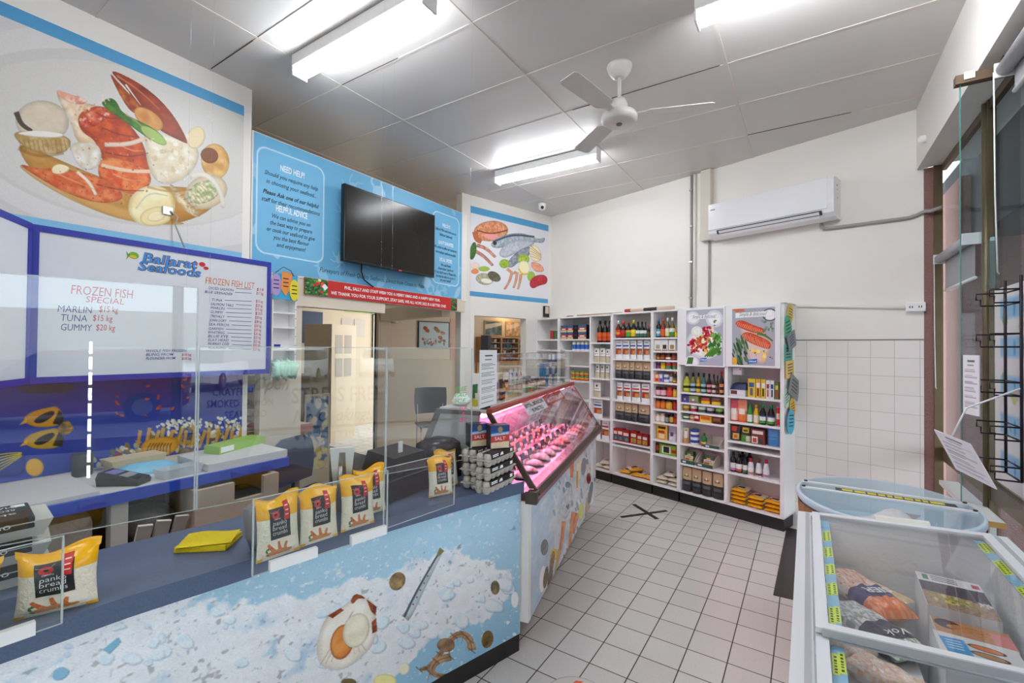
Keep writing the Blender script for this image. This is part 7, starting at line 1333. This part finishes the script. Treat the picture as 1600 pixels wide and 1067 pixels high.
# ------------------------------------------------------------------ oval timber-sided display tub
ov = thing('oval_display_tub', 'oval timber-sided display tub with glass top and black and yellow strip', 'display tub', (.335, 3.10, 0)); RX, RY, ZT = .385, .452, .852
m = mat('tub_timber', '#9a6a3f', .5); nt = m.node_tree; tc = nt.nodes.new('ShaderNodeTexCoord'); mp = nt.nodes.new('ShaderNodeMapping'); mp.inputs['Scale'].default_value = (22, 22, 1.2); nz = nt.nodes.new('ShaderNodeTexNoise'); nz.inputs['Scale'].default_value = 1; nz.inputs['Detail'].default_value = 6
cr = nt.nodes.new('ShaderNodeValToRGB'); cr.color_ramp.elements[0].position = .35; cr.color_ramp.elements[1].position = .65; cr.color_ramp.elements[0].color = (*hx('#7d4f2a'), 1); cr.color_ramp.elements[1].color = (*hx('#b98a58'), 1); nt.links.new(tc.outputs['Object'], mp.inputs[0]); nt.links.new(mp.outputs[0], nz.inputs['Vector']); nt.links.new(nz.outputs[0], cr.inputs[0]); nt.links.new(cr.outputs[0], nt.nodes['Principled BSDF'].inputs['Base Color'])
E_ = lambda k, n, r: (RX*r*math.cos(2*PI*k/n), RY*r*math.sin(2*PI*k/n))
b = mb(m); n = 60; b.loft([[(*E_(k, n, r), z) for k in range(n)] for r, z in ((.90, .0), (.90, .08), (.985, ZT-.045))], cap=False); b.build('timber_side', parent=ov)
LB_ = mat('tub_pale_blue', '#cfe6f0', .3); b = mb(LB_); b.smooth = True
b.loft([[(*E_(k, n, r), z) for k in range(n)] for r, z in ((.988, ZT-.035), (1.0, ZT-.025), (1.0, ZT-.004), (.992, ZT), (.955, ZT), (.945, ZT-.006), (.92, ZT-.20))], cap=False); b.smooth = False; b.build('rim', parent=ov)
b = mb(mat('tub_blue_liner', '#b4d9ea', .4)); b.poly([(*E_(k, n, .925), ZT-.199) for k in range(n)]); b.loft([[(*E_(k, n, r), z) for k in range(n)] for r, z in ((.92, ZT-.201), (.92, ZT-.199))], cap=False); b.build('liner', parent=ov)
b = mb(mat('crushed_ice', '#e6eaee', .5, bump=1, bscale=40)); b.smooth = True; b.grid(lambda u_, v_: ((u_-.45)*.56, (v_-.72)*.44, ZT-.192+.13*math.sin(PI*u_)*math.sin(PI*v_)*(1+.4*math.sin(9*u_)*math.cos(7*v_))), 20, 16); b.build('ice', parent=ov)
b = mb(GREY); b.poly([(.0, -.12, ZT-.055), (.11, -.11, ZT-.055), (.15, -.05, ZT-.04), (.04, -.05, ZT-.04)]); b.build('grey_card', parent=ov); b = mb(PAPER).tube([(.12, -.22, ZT-.07), (.21, -.27, ZT-.09)], .01); b.build('white_scoop', parent=ov)
b = mb(FGLASS); [b.loft([[(*E_(k, n, r), z) for k in range(n)] for r, z in ((.965, ZT+.001), (.965, ZT+.005))])]; b.build('glass_top', parent=ov)
[bx('cross_bar', (-RX*.93, y-.012, ZT+.0055), (RX*.93, y+.012, ZT+.013), WHITE, ov) for y in (-.02, .11)]
b = mb(BLACK); b.box((-.20, .03, ZT+.0055), (.30, .085, ZT+.0065)); b.build('black_strip', parent=ov); b = mb(mat('strip_yellow', '#e6d82a', .5)); g = np.random.default_rng(5); x = -.17
while x < .25: l = .02+.035*g.random(); b.box((x, .036, ZT+.0066), (x+l, .072, ZT+.0072)); x += l+.008
b.build('yellow_marking', parent=ov); b = mb(BLACK); [b.lathe([(.009, 0), (.009, .006)], 10, (x, y, ZT+.013)) for x, y in ((-.34, .11), (-.35, -.02), (.34, .11), (.35, -.02))]; b.build('screw', parent=ov)

# ------------------------------------------------------------------ by the window
t = thing('window_shelf', 'white shelf with timber edge under the shop window', 'shelf', (0, 0, 0)); bx('shelf_top', (.765, 3.375, .722), (.864, 4.25, .75), mat('shelf_grey_white', '#dcdcda', .4), t); bx('timber_edge', (.765, 3.365, .722), (.864, 3.375, .75), mat('edge_timber', '#b98a4a', .5), t); b = mb(mat('shelf_grey_white')); b.box((.835, 3.5, 0), (.86, 3.53, .722)); b.box((.835, 4.1, 0), (.86, 4.13, .722)); b.build('shelf_leg', parent=t)
t = thing('blue_tub', 'blue plastic tub on the floor under the window shelf', 'tub', (.79, 2.98, 0)); b = mb(mat('tub_blue', '#3f6f92', .45)); b.loft([[(-.08, -.3, 0), (.08, -.3, 0), (.08, .3, 0), (-.08, .3, 0)], [(-.085, -.33, .55), (.09, -.33, .55), (.09, .33, .55), (-.085, .33, .55)]]); b.build('tub', parent=t); bx('lid_panel', (-.084, -.31, .551), (.088, .31, .565), mat('tub_grey_blue', '#7f97a8', .4), t)
t = thing('window_screen', 'tall clear glass screen hung from bracket by the shop window', 'clear screen', (0, 0, 0)); bx('pane', (.652, 3.148, .885), (.862, 3.156, 2.99), GLASS, t); bx('green_edge', (.648, 3.1475, .885), (.652, 3.1565, 2.99), GEDGE, t); b = mb(mat('bracket_brown', '#5f4c36', .6, var=.2)); b.box((.63, 3.13, 2.985), (.862, 3.175, 3.03)); b.build('bracket', parent=t); b = mb(W_); b.box((.66, 3.126, 3.0), (.70, 3.131, 3.035)); b.build('paint_daub', parent=t); b = mb(mat('bracket_brown')); b.box((.80, 3.14, 3.0), (.82, 3.17, 3.08)); b.build('hanger', parent=t)
def blind(label, y0, y1, x, z, drop, chainy):
    t = thing('roller_blind', label, 'roller blind', (x, 0, z)); GB = mat('blind_grey', '#a9a9ac', .5); mb(GB).tube([(0, y0, 0), (0, y1, 0)], .032, 16).build('roller', parent=t)
    b = mb(WHITE); [b.box((-.036, y-.006, -.036), (.06, y+.006, .036), bev=.004) for y in (y0, y1)]; b.build('end_bracket', parent=t); bx('fabric', (.028, y0+.02, -drop), (.0295, y1-.02, .0), GB, t); mb(WHITE).tube([(.029, y0+.02, -drop), (.029, y1-.02, -drop)], .011, 8).build('bottom_bar', parent=t)
    mb(WHITE).tube([(-.034, chainy, 0), (-.036, chainy-.02, -.6), (-.034, chainy-.04, -.97), (-.028, chainy-.04, -.98)], .003, 6).build('chain', parent=t)
blind('grey roller blind low at the far end of the shop window', 3.90, 4.66, .845, 2.335, .24, 4.64); blind('grey roller blind high over the near part of the shop window', 1.4, 3.08, .79, 2.985, .12, 3.09)
t = thing('wire_rack', 'dark wire leaflet rack hanging by the shop window', 'rack', (.80, 0, 0)); mat('rack_wire', '#33282c', .4, .5); y0r, y1r = 2.93, 3.125
[mb(mat('rack_wire')).tube([(0, y, 1.06), (0, y, 1.98)], .006, 6).build('upright', parent=t) for y in (y0r, y1r)]
for z in (1.92, 1.72, 1.50, 1.30, 1.12):
    b = mb(mat('rack_wire')); b.tube([(0, y0r, z), (0, y1r, z)], .004, 6); b.tube([(0, y0r, z-.06), (0, y1r, z-.06)], .004, 6); [b.tube([(0, y, z), (-.10, y, z), (-.10, y, z-.03), (-.085, y, z-.03), (-.085, y, z-.06), (0, y, z-.06)], .004, 6) for y in (y0r, y1r)]; b.build('pocket_wire', parent=t)
def osheet(label, q, v0, v1, n, seed, tilt=0):
    """a leaflet standing in the room: q = foot corner, v0 = along, v1 = up"""
    v0, v1 = Vector(v0), Vector(v1); nn = v0.cross(v1).normalized()*.0015; t = thing('printed_sheet', label, 'sheet', q); P = [Vector((0, 0, 0)), v0, v0+v1, v1]; b = mb(PAPER); b.loft([[p-nn for p in P], [p+nn for p in P]]); b.build('sheet', parent=t)
    for sg_ in (1, -1):
        c = sheetcv('', '', 50, 80, 0, seed); a0 = v1+nn*1.4*sg_; c.mesh('print', (lambda a0=a0: lambda X, Y: tuple(a0[k]+v0[k]*X-v1[k]*Y for k in range(3)))(), PRM, t)
osheet('upright printed sheet in the wire rack by the window', (.655, 3.13, 1.33), (.03, -.12, 0), (0, 0, .29), 1, 11); osheet('tilted printed sheet in plastic hanging low in the wire rack', (.60, 2.99, 1.075), (.075, -.25, -.02), (-.07, .05, .175), 1, 12)
mb(PAPER).tube([(-.035, -.10, .168), (.02, -.07, .30), (.197, -.06, .40)], .004, 6).build('strap', parent=[o for o in COL.objects if o.name.startswith('printed_sheet')][-1])
t = thing('leaflet_holder', 'clear tilted leaflet holder on the wire rack', 'holder', (.70, 3.0, 1.935), -.25); t.rotation_euler.x = .35; b = mb(CLEAR); b.box((0, -.06, 0), (.05, -.055, .22)); b.box((0, .055, 0), (.05, .06, .22)); b.box((.045, -.055, 0), (.05, .055, .28)); b.build('holder', parent=t); bx('leaflet', (.02, -.05, .01), (.035, .05, .23), mat('leaflet_teal', '#7f9a9a', .5), t)
t = thing('window_poster', 'white poster with blue panels facing out of the shop window', 'poster', (WGX-.012, 0, 0)); bx('sheet', (0, 2.60, .93), (.002, 3.58, 1.98), PAPER, t); c = Cv(90, 100, '#efe9e4')
for r in range(5): c.poly([(8, 6+19*r), (84, 6+19*r), (84, 16+19*r), (8, 16+19*r)], '#9fc8e4', raw=True); [c.line([(14+12*k, 8+19*r), (14+12*k, 15+19*r)], 2.5, '#5d9ac4', raw=True) for k in range(6)]
c.blobs(20, (10, 0, 80, 100), (1.5, 3.5), ['#c9d08a', '#e3b9a8', '#8fb08a'], 71); c.mesh('print', plane_fn((-.0006, 3.58, 1.98), (0, -1, 0), (0, 0, -1), .98, 1.05), PRM, t)
t = thing('led_strip', 'upright white light strip of short bars on the shop window frame', 'light strip', (.862, -.45, 0)); bx('backing', (.004, -.012, .58), (.010, .012, 1.68), GREY, t); b = mb(mat('led_tube', '#ffffff', .4, emit='#ffffff', es=26)); [b.box((-.002, -.009, .60+.12*k), (.003, .009, .60+.12*k+.092)) for k in range(9)]; b.build('light_bar', parent=t)
# lettering on the window glass, to be read from the street
t = thing('window_lettering', 'dark lettering on the shop window glass read from outside', 'lettering', (WGX+.004, 0, 0)); b = mb(mat('vinyl_dark', '#3a3630', .5)); fo = lambda x, y: (0, x, y)
for s_, y, z, sz, wd, sh in (('STRESS FREE', 1.36, 1.11, .20, .80, 0), ('No Cooking!!', 1.33, .93, .17, .72, .35), ('CRAYFISH', .50, 1.20, .09, .30, 0), ('SMOKED SALMON', .56, 1.10, .09, .50, 0), ('SEAFOOD', .60, 1.00, .09, .32, 0), ('FLATHEAD', .50, .92, .09, .30, 0), ('Open', .80, 1.24, .16, .28, .4)): put_text(b, s_, sz, fo, y, z, width=wd, bold=.015, shear=sh)
b.build('vinyl', parent=t)

# ------------------------------------------------------------------ floor marks
p = onz(1001, 798, 0); t = thing('floor_tape_cross', 'black tape cross stuck on the floor tiles before the shelves', 'tape', (p[0], p[1], .0005)); TB = mat('black_tape', '#221f1e', .6)
for a, b_ in (((970, 808), (1042, 798)), ((990, 788), (1027, 811))):
    q0, q1 = onz(*a, 0), onz(*b_, 0); d = (q1-q0)[:2]; d /= np.hypot(*d); n_ = np.array([-d[1], d[0]])*.022; mb(TB).prism([tuple(x) for x in (q0[:2]-n_-p[:2], q1[:2]-n_-p[:2], q1[:2]+n_-p[:2], q0[:2]+n_-p[:2])], 0, .0012 if a[0] < 980 else .002).build('tape_strip', parent=t)
p = onz(900, 1095, 0); t = thing('floor_sticker', 'round clear floor sticker with red mark at bottom edge', 'sticker', (p[0], p[1], .0006)); mb(mat('sticker_clear', '#cfcac2', .3)).lathe([(.155, 0), (.155, .0012)], 40).build('disc', parent=t)
mb(mat('sticker_ring', '#8f8a82', .4)).loft([[(r*math.cos(2*PI*k/40), r*math.sin(2*PI*k/40), z) for k in range(40)] for r, z in ((.152, .0014), (.155, .0014))], cap=False).build('ring', parent=t)
b = mb(INK); a_ = .95; put_text(b, 'STAND HERE', .05, lambda x, y: (x*math.cos(a_)-y*math.sin(a_)+.02, x*math.sin(a_)+y*math.cos(a_), .0018), 0, -.01, width=.24, bold=.02); b.build('lettering', parent=t); b = mb(mat('sticker_orange', '#d9582c', .5)); b.poly([(-.06, .08, .0017), (-.02, .06, .0017), (-.03, .1, .0017), (-.02, .13, .0017), (-.055, .115, .0017)]); b.build('red_mark', parent=t)

# ------------------------------------------------------------------ more on the counter
t = thing('cleaning_brush', 'brush with steel shaft and white and yellow blades standing behind breadcrumb bags', 'brush', (-1.70, 1.27, CT+.001), .9); mb(STEEL).tube([(-.008, 0, 0), (-.008, 0, .20)], .011, 10).build('shaft', parent=t)
b = mb(WHITE); y_ = mb(mat('brush_yellow', '#eaa820', .4))
for s in (-1, 1): b.loft([[(s*.02, -.006, .11), (s*.035, -.006, .11), (s*.035, .006, .11), (s*.02, .006, .11)], [(s*.012, -.008, .27), (s*.05, -.008, .27), (s*.05, .008, .27), (s*.012, .008, .27)]]); y_.box((min(s*.02, s*.036), -.007, 0), (max(s*.02, s*.036), .007, .11))
b.box((-.05, -.008, .26), (.05, .008, .28)); b.build('white_blade', parent=t); y_.build('yellow_blade', parent=t); b = mb(mat('bristle', '#9c9684', .9)); [b.box((-.03+.006*k, -.006, .20), (-.026+.006*k, .006, .255)) for k in range(9)]; b.build('bristles', parent=t)
t = thing('grey_basket', 'grey plastic basket behind the breadcrumb bags', 'basket', (-1.625, 1.00, CT+.001), 1.4); b = mb(mat('basket_grey', '#77777a', .4)); b.smooth = True; b.loft([[(.17*q*math.cos(a), .065*q*math.sin(a), z) for a in np.linspace(0, 2*PI, 28)[:-1]] for q, z in ((.85, 0), (.95, .05), (1, .15), (.96, .15), (.9, .05))], cap=True); b.build('bowl', parent=t)
b = mb(PAPER); b.smooth = True; g = np.random.default_rng(2); b.ball((0, 0, .03), .05, 14, 8, 1.2, 1.0, .6); b.v = [(x*(.8+.5*g.random()), y*(.8+.5*g.random()), max(0, z*(.8+.5*g.random()))) for x, y, z in b.v]; b.smooth = False; b.sm = [False]*len(b.sm); tag(b.build('crumpled_paper', loc=Cst(2.50, -1.22, 1.2845)), 'crumpled white paper on the near end of the fish case', 'paper')

# ------------------------------------------------------------------ rear room, seen through the opening
t = thing('picture', 'black-framed seafood chart on the beige rear wall', 'picture', A2(-6.675, 3.975, 1.83), AA); bx('frame', (0, -.30, -.225), (.02, .30, .225), BLACK, t); c = Cv(100, 74, '#b9c9cc'); c.poly([(4, 4), (96, 4), (96, 70), (4, 70)], '#c3d0d2', raw=True)
for x, y, cc in ((20, 18, '#b9583a'), (26, 24, '#c9704a'), (55, 18, '#b98a4a'), (62, 24, '#a8a85a'), (70, 44, '#c98a5a'), (78, 30, '#d9b08a')): c.ell(x, y, 8, 6, cc, 20, raw=True, c2='#8a4a3a')
c.blobs(40, (8, 46, 90, 66), (1.5, 4), ['#b9684a', '#8a6a5a', '#c9a08a', '#6a7a7a'], 9); c.mesh('print', plane_fn((.0206, -.285, .21), (0, 1, 0), (0, 0, -1), .57, .42), PRG, t)
t = thing('wall_papers', 'pinkish notices pinned on the beige rear wall', 'notices', A2(-6.675, 4.50, 1.75), AA)
for k, (y, z, w_, h_) in enumerate(((-.1, .2, .2, .34), (.1, .2, .18, .36), (-.08, -.2, .22, .3), (.12, -.22, .16, .3))): bx('sheet', (0, y-w_/2, z-h_/2), (.002+.001*k, y+w_/2, z+h_/2), mat('pink_paper', '#e0b8a6', .7, var=.1), t)
CHV = float(onpl(672, 620, ua, -6.2)@na)
t = thing('grey_chair', 'grey shell chair with pale metal frame before the rear wall', 'chair', A2(-6.2, CHV, 0), -.62); b = mb(mat('chair_grey', '#57534e', .5)); b.smooth = True
b.grid(lambda u_, v_: (.10*(1-(2*u_-1)**2)*-1+.04, (u_-.5)*.50*(1-.25*abs(v_-.6)**2), .60+.40*v_), 14, 10); b.grid(lambda u_, v_: (.10*(1-(2*u_-1)**2)*-1+.052, (u_-.5)*.50*(1-.25*abs(v_-.6)**2), .60+.40*v_), 14, 10); b.build('backrest', parent=t); b = mb(mat('chair_grey')); b.box((.0, -.23, .45), (.42, .23, .48), bev=.01); b.build('seat', parent=t)
for x in (.03, .38):
    for y in (-.2, .2): mb(mat('chair_metal', '#c9c5bd', .35, .5)).tube([(x, y, 0), (x, y, .455)] if x > .1 else [(x-.05, y, 0), (x, y, .45), (x-.02, y, .75)], .011, 8).build('leg', parent=t)
t = thing('rear_fridge', 'tall cream cupboard with paper notices in the rear room', 'cupboard', (-7.05, 5.0, 0), .2); bx('cabinet', (-.3, -.3, 0), (.3, .3, 2.0), mat('fridge_cream', '#d9cbb2', .4), t)
for k in range(4): bx('notice', (.3005, -.22+.22*(k % 2), 1.1+.4*(k//2)), (.302, -.04+.22*(k % 2), 1.42+.4*(k//2)), mat('notice_grey', '#b9b2a8', .7), t)
t = thing('wall_poster', 'dark blue underwater poster on the far rear wall', 'poster', (-7.745, 5.07, 1.98)); bx('sheet', (0, -.20, -.30), (.003, .24, .29), mat('poster_dark_blue', '#1f3656', .5, var=.5, vscale=6), t)
t = thing('clipboard_papers', 'grey clipboard sheets on the far rear wall', 'notices', (-7.745, 6.05, 2.0)); [bx('sheet', (0, -.32+.3*k, -.18), (.003, -.05+.3*k, .18), mat('notice_grey'), t) for k in range(2)]
t = thing('noticeboard', 'black-edged noticeboard hung in the rear room', 'noticeboard', (-7.745, 6.75, 1.85), .0); bx('board', (0, -.25, -.45), (.02, .25, .45), mat('board_pale', '#cfcabb', .6), t); b = mb(BLACK); b.box((.0, -.26, -.46), (.024, -.245, .46)); b.box((0, .245, -.46), (.024, .26, .46)); b.box((0, -.26, .445), (.024, .26, .46)); b.build('frame', parent=t)
b = mb(mat('marker_red')); [b.box((.0205, -.15+.12*(k % 3), .25-.14*(k//3)), (.021, -.07+.12*(k % 3), .29-.14*(k//3))) for k in range(6)]; b.build('writing', parent=t)
tag(bx('green_sign', (0, -.5, -.1), (.01, .5, .1), mat('sign_green', '#7fb52c', .5), loc=(-7.74, 6.3, 2.42)), 'bright green sign high on the far rear wall', 'sign')
t = thing('rear_bench', 'rear bench with white top and pinkish edge beyond the opening', 'bench', (-4.27, 2.26, 0)); bx('bench_top', (-.17, -.45, .865), (.33, .34, .90), mat('bench_white'), t); bx('pink_edge', (.33, -.45, .83), (.345, .34, .905), mat('edge_pink', '#b98a84', .5), t); b = mb(mat('bench_cream', '#d5cbb8', .5)); b.box((-.16, -.42, 0), (.30, .32, .865)); b.build('cupboard', parent=t)
for k, (x, y, r) in enumerate(((-4.04, 1.95, .058), (-4.24, 2.02, .055), (-4.05, 2.135, .05))):
    b = mb(mat('red_net', '#c9604a', .6, bump=1, bscale=60, var=.4, vscale=60)); b.smooth = True; b.ball((0, 0, r*.62), r, 16, 10, 1.3, 1.4, .62); tag(b.build('produce_bag', loc=(x, y, .9012), rz=k), f'red and white net bag of produce on rear bench, {("front", "rear", "right")[k]} one', 'bag')
t = thing('tape_dispenser', 'black tape dispenser with white and orange roll on the rear bench', 'tape dispenser', (-4.02, 2.33, .901), .1); b = mb(mat('dispenser_black', '#1c1a24', .4)); b.box((-.04, -.10, 0), (.04, .10, .07), bev=.006); b.box((-.04, -.10, .06), (.04, -.08, .09)); b.box((-.04, .08, .06), (.04, .10, .10)); b.build('body', parent=t)
def rolld(r, h0, h1, m_): bb = mb(m_); bb.T = Matrix.Translation((0, 0, .075)) @ Matrix.Rotation(PI/2, 4, 'Y'); bb.lathe([(r, h0), (r, h1)], 24); return bb
rolld(.062, -.025, .025, WHITE).build('tape_roll', parent=t); rolld(.04, -.0265, .0265, mat('roll_orange', '#e89a2c', .5)).build('roll_core', parent=t)
t = thing('wash_basin', 'white wash basin on the rear wall bracket', 'basin', (-4.79, 2.42, .80)); b = mb(mat('basin_white', '#dcd6cc', .3)); b.loft([[(-.2, -.22, 0), (.15, -.2, 0), (.15, .2, 0), (-.2, .22, 0)], [(-.22, -.26, .15), (.22, -.26, .15), (.22, .26, .15), (-.22, .26, .15)], [(-.19, -.23, .15), (.19, -.23, .15), (.19, .23, .15), (-.19, .23, .15)], [(-.17, -.18, .04), (.13, -.18, .04), (.13, .18, .04), (-.17, .18, .04)]]); b.build('bowl', parent=t)
b = mb(STEEL).tube([(-.18, 0, .15), (-.18, 0, .24), (-.08, 0, .24), (-.06, 0, .20)], .011, 8); b.build('tap', parent=t); b = mb(mat('bench_cream')); b.box((-.2, -.1, -.799), (.1, .1, 0)); b.build('pedestal', parent=t)
t = thing('splashback', 'cream splash panel with black soap pump behind the basin', 'panel', (-5.09, 2.42, 0)); bx('panel', (-.05, -.75, 0), (0, .9, 1.30), mat('panel_brownish', '#8f7f6c', .6, var=.08), t); bx('cream_panel', (0, -.55, 1.0), (.012, -.2, 1.55), CREAM, t); b = mb(BLACK).lathe([(.03, 0), (.032, .09), (.012, .1), (.012, .14)], 12, (.05, -.38, 1.08)); b.box((.03, -.41, 1.21), (.09, -.37, 1.225)); b.build('soap_pump', parent=t); bx('blue_label', (0, .15, 1.12), (.004, .45, 1.2), mat('edge_blue'), t)
t = thing('brochure_stand', 'narrow upright stand with blue and yellow picture in the rear room', 'stand', (-4.52, 3.05, 0), -.2); bx('stand', (-.05, -.14, 0), (0, .14, 1.10), mat('bench_cream'), t); c = Cv(30, 90, '#8fa0b4'); c.blobs(60, (0, 0, 30, 90), (2, 7), ['#3f5f8f', '#d9cdb0', '#6a86a8', '#e3e0d4'], 5); c.blobs(14, (0, 66, 30, 90), (2, 5), ['#e0c83a', '#f0e6a0'], 6); c.mesh('picture', plane_fn((.0012, -.12, 1.08), (0, 1, 0), (0, 0, -1), .24, .80), PR, t)
t = thing('office_chair', 'dark blue office chair behind the foam box', 'chair', (-3.45, 2.12, 0), .3); NB = mat('chair_blue', '#2a3558', .8); b = mb(NB); b.loft([[(-.03, y0*q, z) for y0 in (-.2, -.1, .1, .2)]+[(.03, y0*q, z) for y0 in (.2, .1, -.1, -.2)] for q, z in ((.9, .55), (1, .65), (1, .78), (.85, .86), (.5, .90))]); b.build('backrest', parent=t); b = mb(NB).box((.03, -.22, .42), (.42, .22, .49), bev=.02); b.build('seat', parent=t); b = mb(BLACK).tube([(.2, 0, .05), (.2, 0, .42)], .025, 10); b.tube([(-.0, 0, .6), (.0, 0, .45), (.1, 0, .42)], .015, 8); b.build('gas_lift', parent=t); b = mb(BLACK)
for k in range(5): a = 2*PI*k/5; b.tube([(.2, 0, .08), (.2+.25*math.cos(a), .25*math.sin(a), .03)], .018, 8)
b.build('base', parent=t)
# behind the pass-through
t = thing('timber_display', 'warm-lit timber shelf with dark packets seen through the pass-through', 'shelves', A2(-6.675, 5.48, 0), AA); TMB = mat('display_timber', '#b98a58', .5); b = mb(TMB); b.box((0, -.62, 1.38), (.22, -.60, 1.80)); b.box((0, .60, 1.38), (.22, .62, 1.80)); b.box((0, -.22, 1.38), (.22, -.20, 1.80)); b.box((0, .2, 1.38), (.22, .22, 1.80)); b.box((0, -.62, 1.36), (.22, .62, 1.38)); b.box((0, -.62, 1.80), (.22, .62, 1.82)); b.box((0, -.62, 0), (.03, -.58, 1.36)); b.box((0, .58, 0), (.03, .62, 1.36)); b.box((.0, -.62, 0), (.2, .62, 1.1)); b.build('frame', parent=t)
for z in (1.50, 1.61, 1.71): bx('shelf', (0, -.6, z), (.2, .6, z+.012), mat('display_grey', '#8a7d72', .5), t)
b = mb(PR); g = np.random.default_rng(3)
for z in (1.38, 1.512, 1.622, 1.722):
    for y in np.arange(-.56, .55, .075):
        b.box((.04, y, z), (.16, y+.06, z+.06), ['#6a2a2a', '#3a2a2a', '#8a5a4a', '#2a4a5a', '#a89a8a'][int(g.random()*5)])
b.build('packets', parent=t)
for k, (v, w_) in enumerate(((5.24, .42), (5.72, .36))):
    t = thing('framed_photo', f'{("left", "right")[k]} framed coastal photo over the timber shelf', 'picture', A2(-6.675, v, 1.985), AA); bx('frame', (0, -w_/2, -.14), (.02, w_/2, .14), mat('frame_gold', '#c9a46a', .5), t); c = Cv(50, 34, '#c9a27a' if k else '#5a6a6a'); n = fbm(34, 50, 5, 4, 90+k)[..., None]; c.a = c.a*(.5+n); c.poly([(0, 8), (50, 0), (50, 8), (0, 20)], '#f0dcc0', raw=True, al=.7); c.mesh('print', plane_fn((.0206, -w_/2+.015, .125), (0, 1, 0), (0, 0, -1), w_-.03, .25), PRG, t)
t = thing('picture_light', 'small warm picture lamp glowing behind the pass-through', 'lamp', A2(-6.52, 5.48, 2.30), AA); b = mb(STEEL).tube([(-.155, 0, .06), (-.02, 0, .06), (0, 0, .02)], .008, 8); b.build('arm', parent=t); mb(mat('warm_bulb', '#ffe2b0', .4, emit='#ffd08a', es=60)).ball((0, 0, 0), .035, 12, 8).build('bulb', parent=t)
tag(mb(mat('pale_metal', '#c9c5bd', .3, .6)).lathe([(.05, -.02), (.06, 0), (.03, .01)], 16).build('wall_sensor', loc=A2(-6.66, 3.25, 2.02)), 'small round grey dial on the beige rear wall', 'dial')

# ------------------------------------------------------------------ cars parked across the road (seen reflected in the clear screens)
def car(label, loc, rz, col, hatch=True):
    t = thing('parked_car', label, 'car', loc, rz); PM = mat('car_'+col.strip('#'), col, .25, coat=.5); GM = mat('car_glass', '#2c3a42', .1); TY = mat('tyre', '#1c1c1e', .8)
    sec = lambda x, w_, z0, z1: [(x, -w_, z0), (x, w_, z0), (x, w_*1.0, (z0+z1)/2), (x, w_*.93, z1), (x, -w_*.93, z1), (x, -w_*1.0, (z0+z1)/2)]
    b = mb(PM); b.smooth = False; b.loft([sec(-2.1, .75, .35, .70), sec(-2.0, .85, .28, .85), sec(-.9, .9, .25, .98), sec(1.3, .9, .25, 1.0), sec(2.05, .86, .28, .95), sec(2.15, .8, .35, .80)]); b.build('body', parent=t)
    b = mb(GM); b.loft([[(-1.0, -.78, .96), (2.0 if hatch else .6, -.78, .98), (2.0 if hatch else .6, .78, .98), (-1.0, .78, .96)], [(-.35, -.62, 1.45), (1.65 if hatch else .5, -.62, 1.45), (1.65 if hatch else .5, .62, 1.45), (-.35, .62, 1.45)]]); b.build('windows', parent=t); b = mb(PM); b.loft([[(-.38, -.64, 1.44), (1.68 if hatch else .52, -.64, 1.44), (1.68 if hatch else .52, .64, 1.44), (-.38, .64, 1.44)], [(-.25, -.58, 1.52), (1.55 if hatch else .45, -.58, 1.52), (1.55 if hatch else .45, .58, 1.52), (-.25, .58, 1.52)]]); b.build('roof', parent=t)
    for x in (-1.35, 1.35):
        for y in (-.82, .82): bb = mb(TY); bb.T = Matrix.Translation((x, y, .32)) @ Matrix.Rotation(PI/2, 4, 'X'); bb.lathe([(.30, -.1), (.32, -.07), (.32, .07), (.30, .1)], 20); bb.use(STEEL); bb.lathe([(.18, -.11), (.18, .11)], 12); bb.build('wheel', parent=t)
    b = mb(mat('tail_red', '#a8202a', .3)); [b.box((2.0, y-.1, .75), (2.16, y+.1, .92)) for y in (-.66, .66)]; b.build('tail_light', parent=t); b = mb(PAPER); b.box((2.1, -.22, .5), (2.17, .22, .6)); b.build('number_plate', parent=t)
car('white hatchback parked across the road, right of the pair', (17, -2.4, -.02), .15, '#eef0f2'); car('white van-like wagon parked across the road', (20, .9, -.02), .2, '#f2f3f4'); car('white utility parked across the road, farthest left', (23, 4.6, -.02), .1, '#e6e8ea', False); car('dark red car parked on the near side of the road', (9, -3.6, -.02), 1.4, '#7a1f2c'); car('silver car parked across the road', (20, -6.5, -.02), .1, '#a9adb2')
q0, q1, q2 = onX(266, 330, WX+.012), onX(274, 352, WX+.03), onX(288, 386, BX-.02)
t = thing('hook_cable', 'thin grey cable from a wall hook down to the price whiteboard', 'cable', (0, 0, 0)); mb(CND).tube([tuple(q0), tuple((q0+q1)/2+np.array([.02, .02, .01])), tuple(q1), tuple(q2)], .005, 8).build('cable', parent=t); b = mb(STEEL); b.box((WX+.003, q0[1]-.04, q0[2]-.025), (WX+.012, q0[1]+.015, q0[2]+.025)); b.build('hook_plate', parent=t)
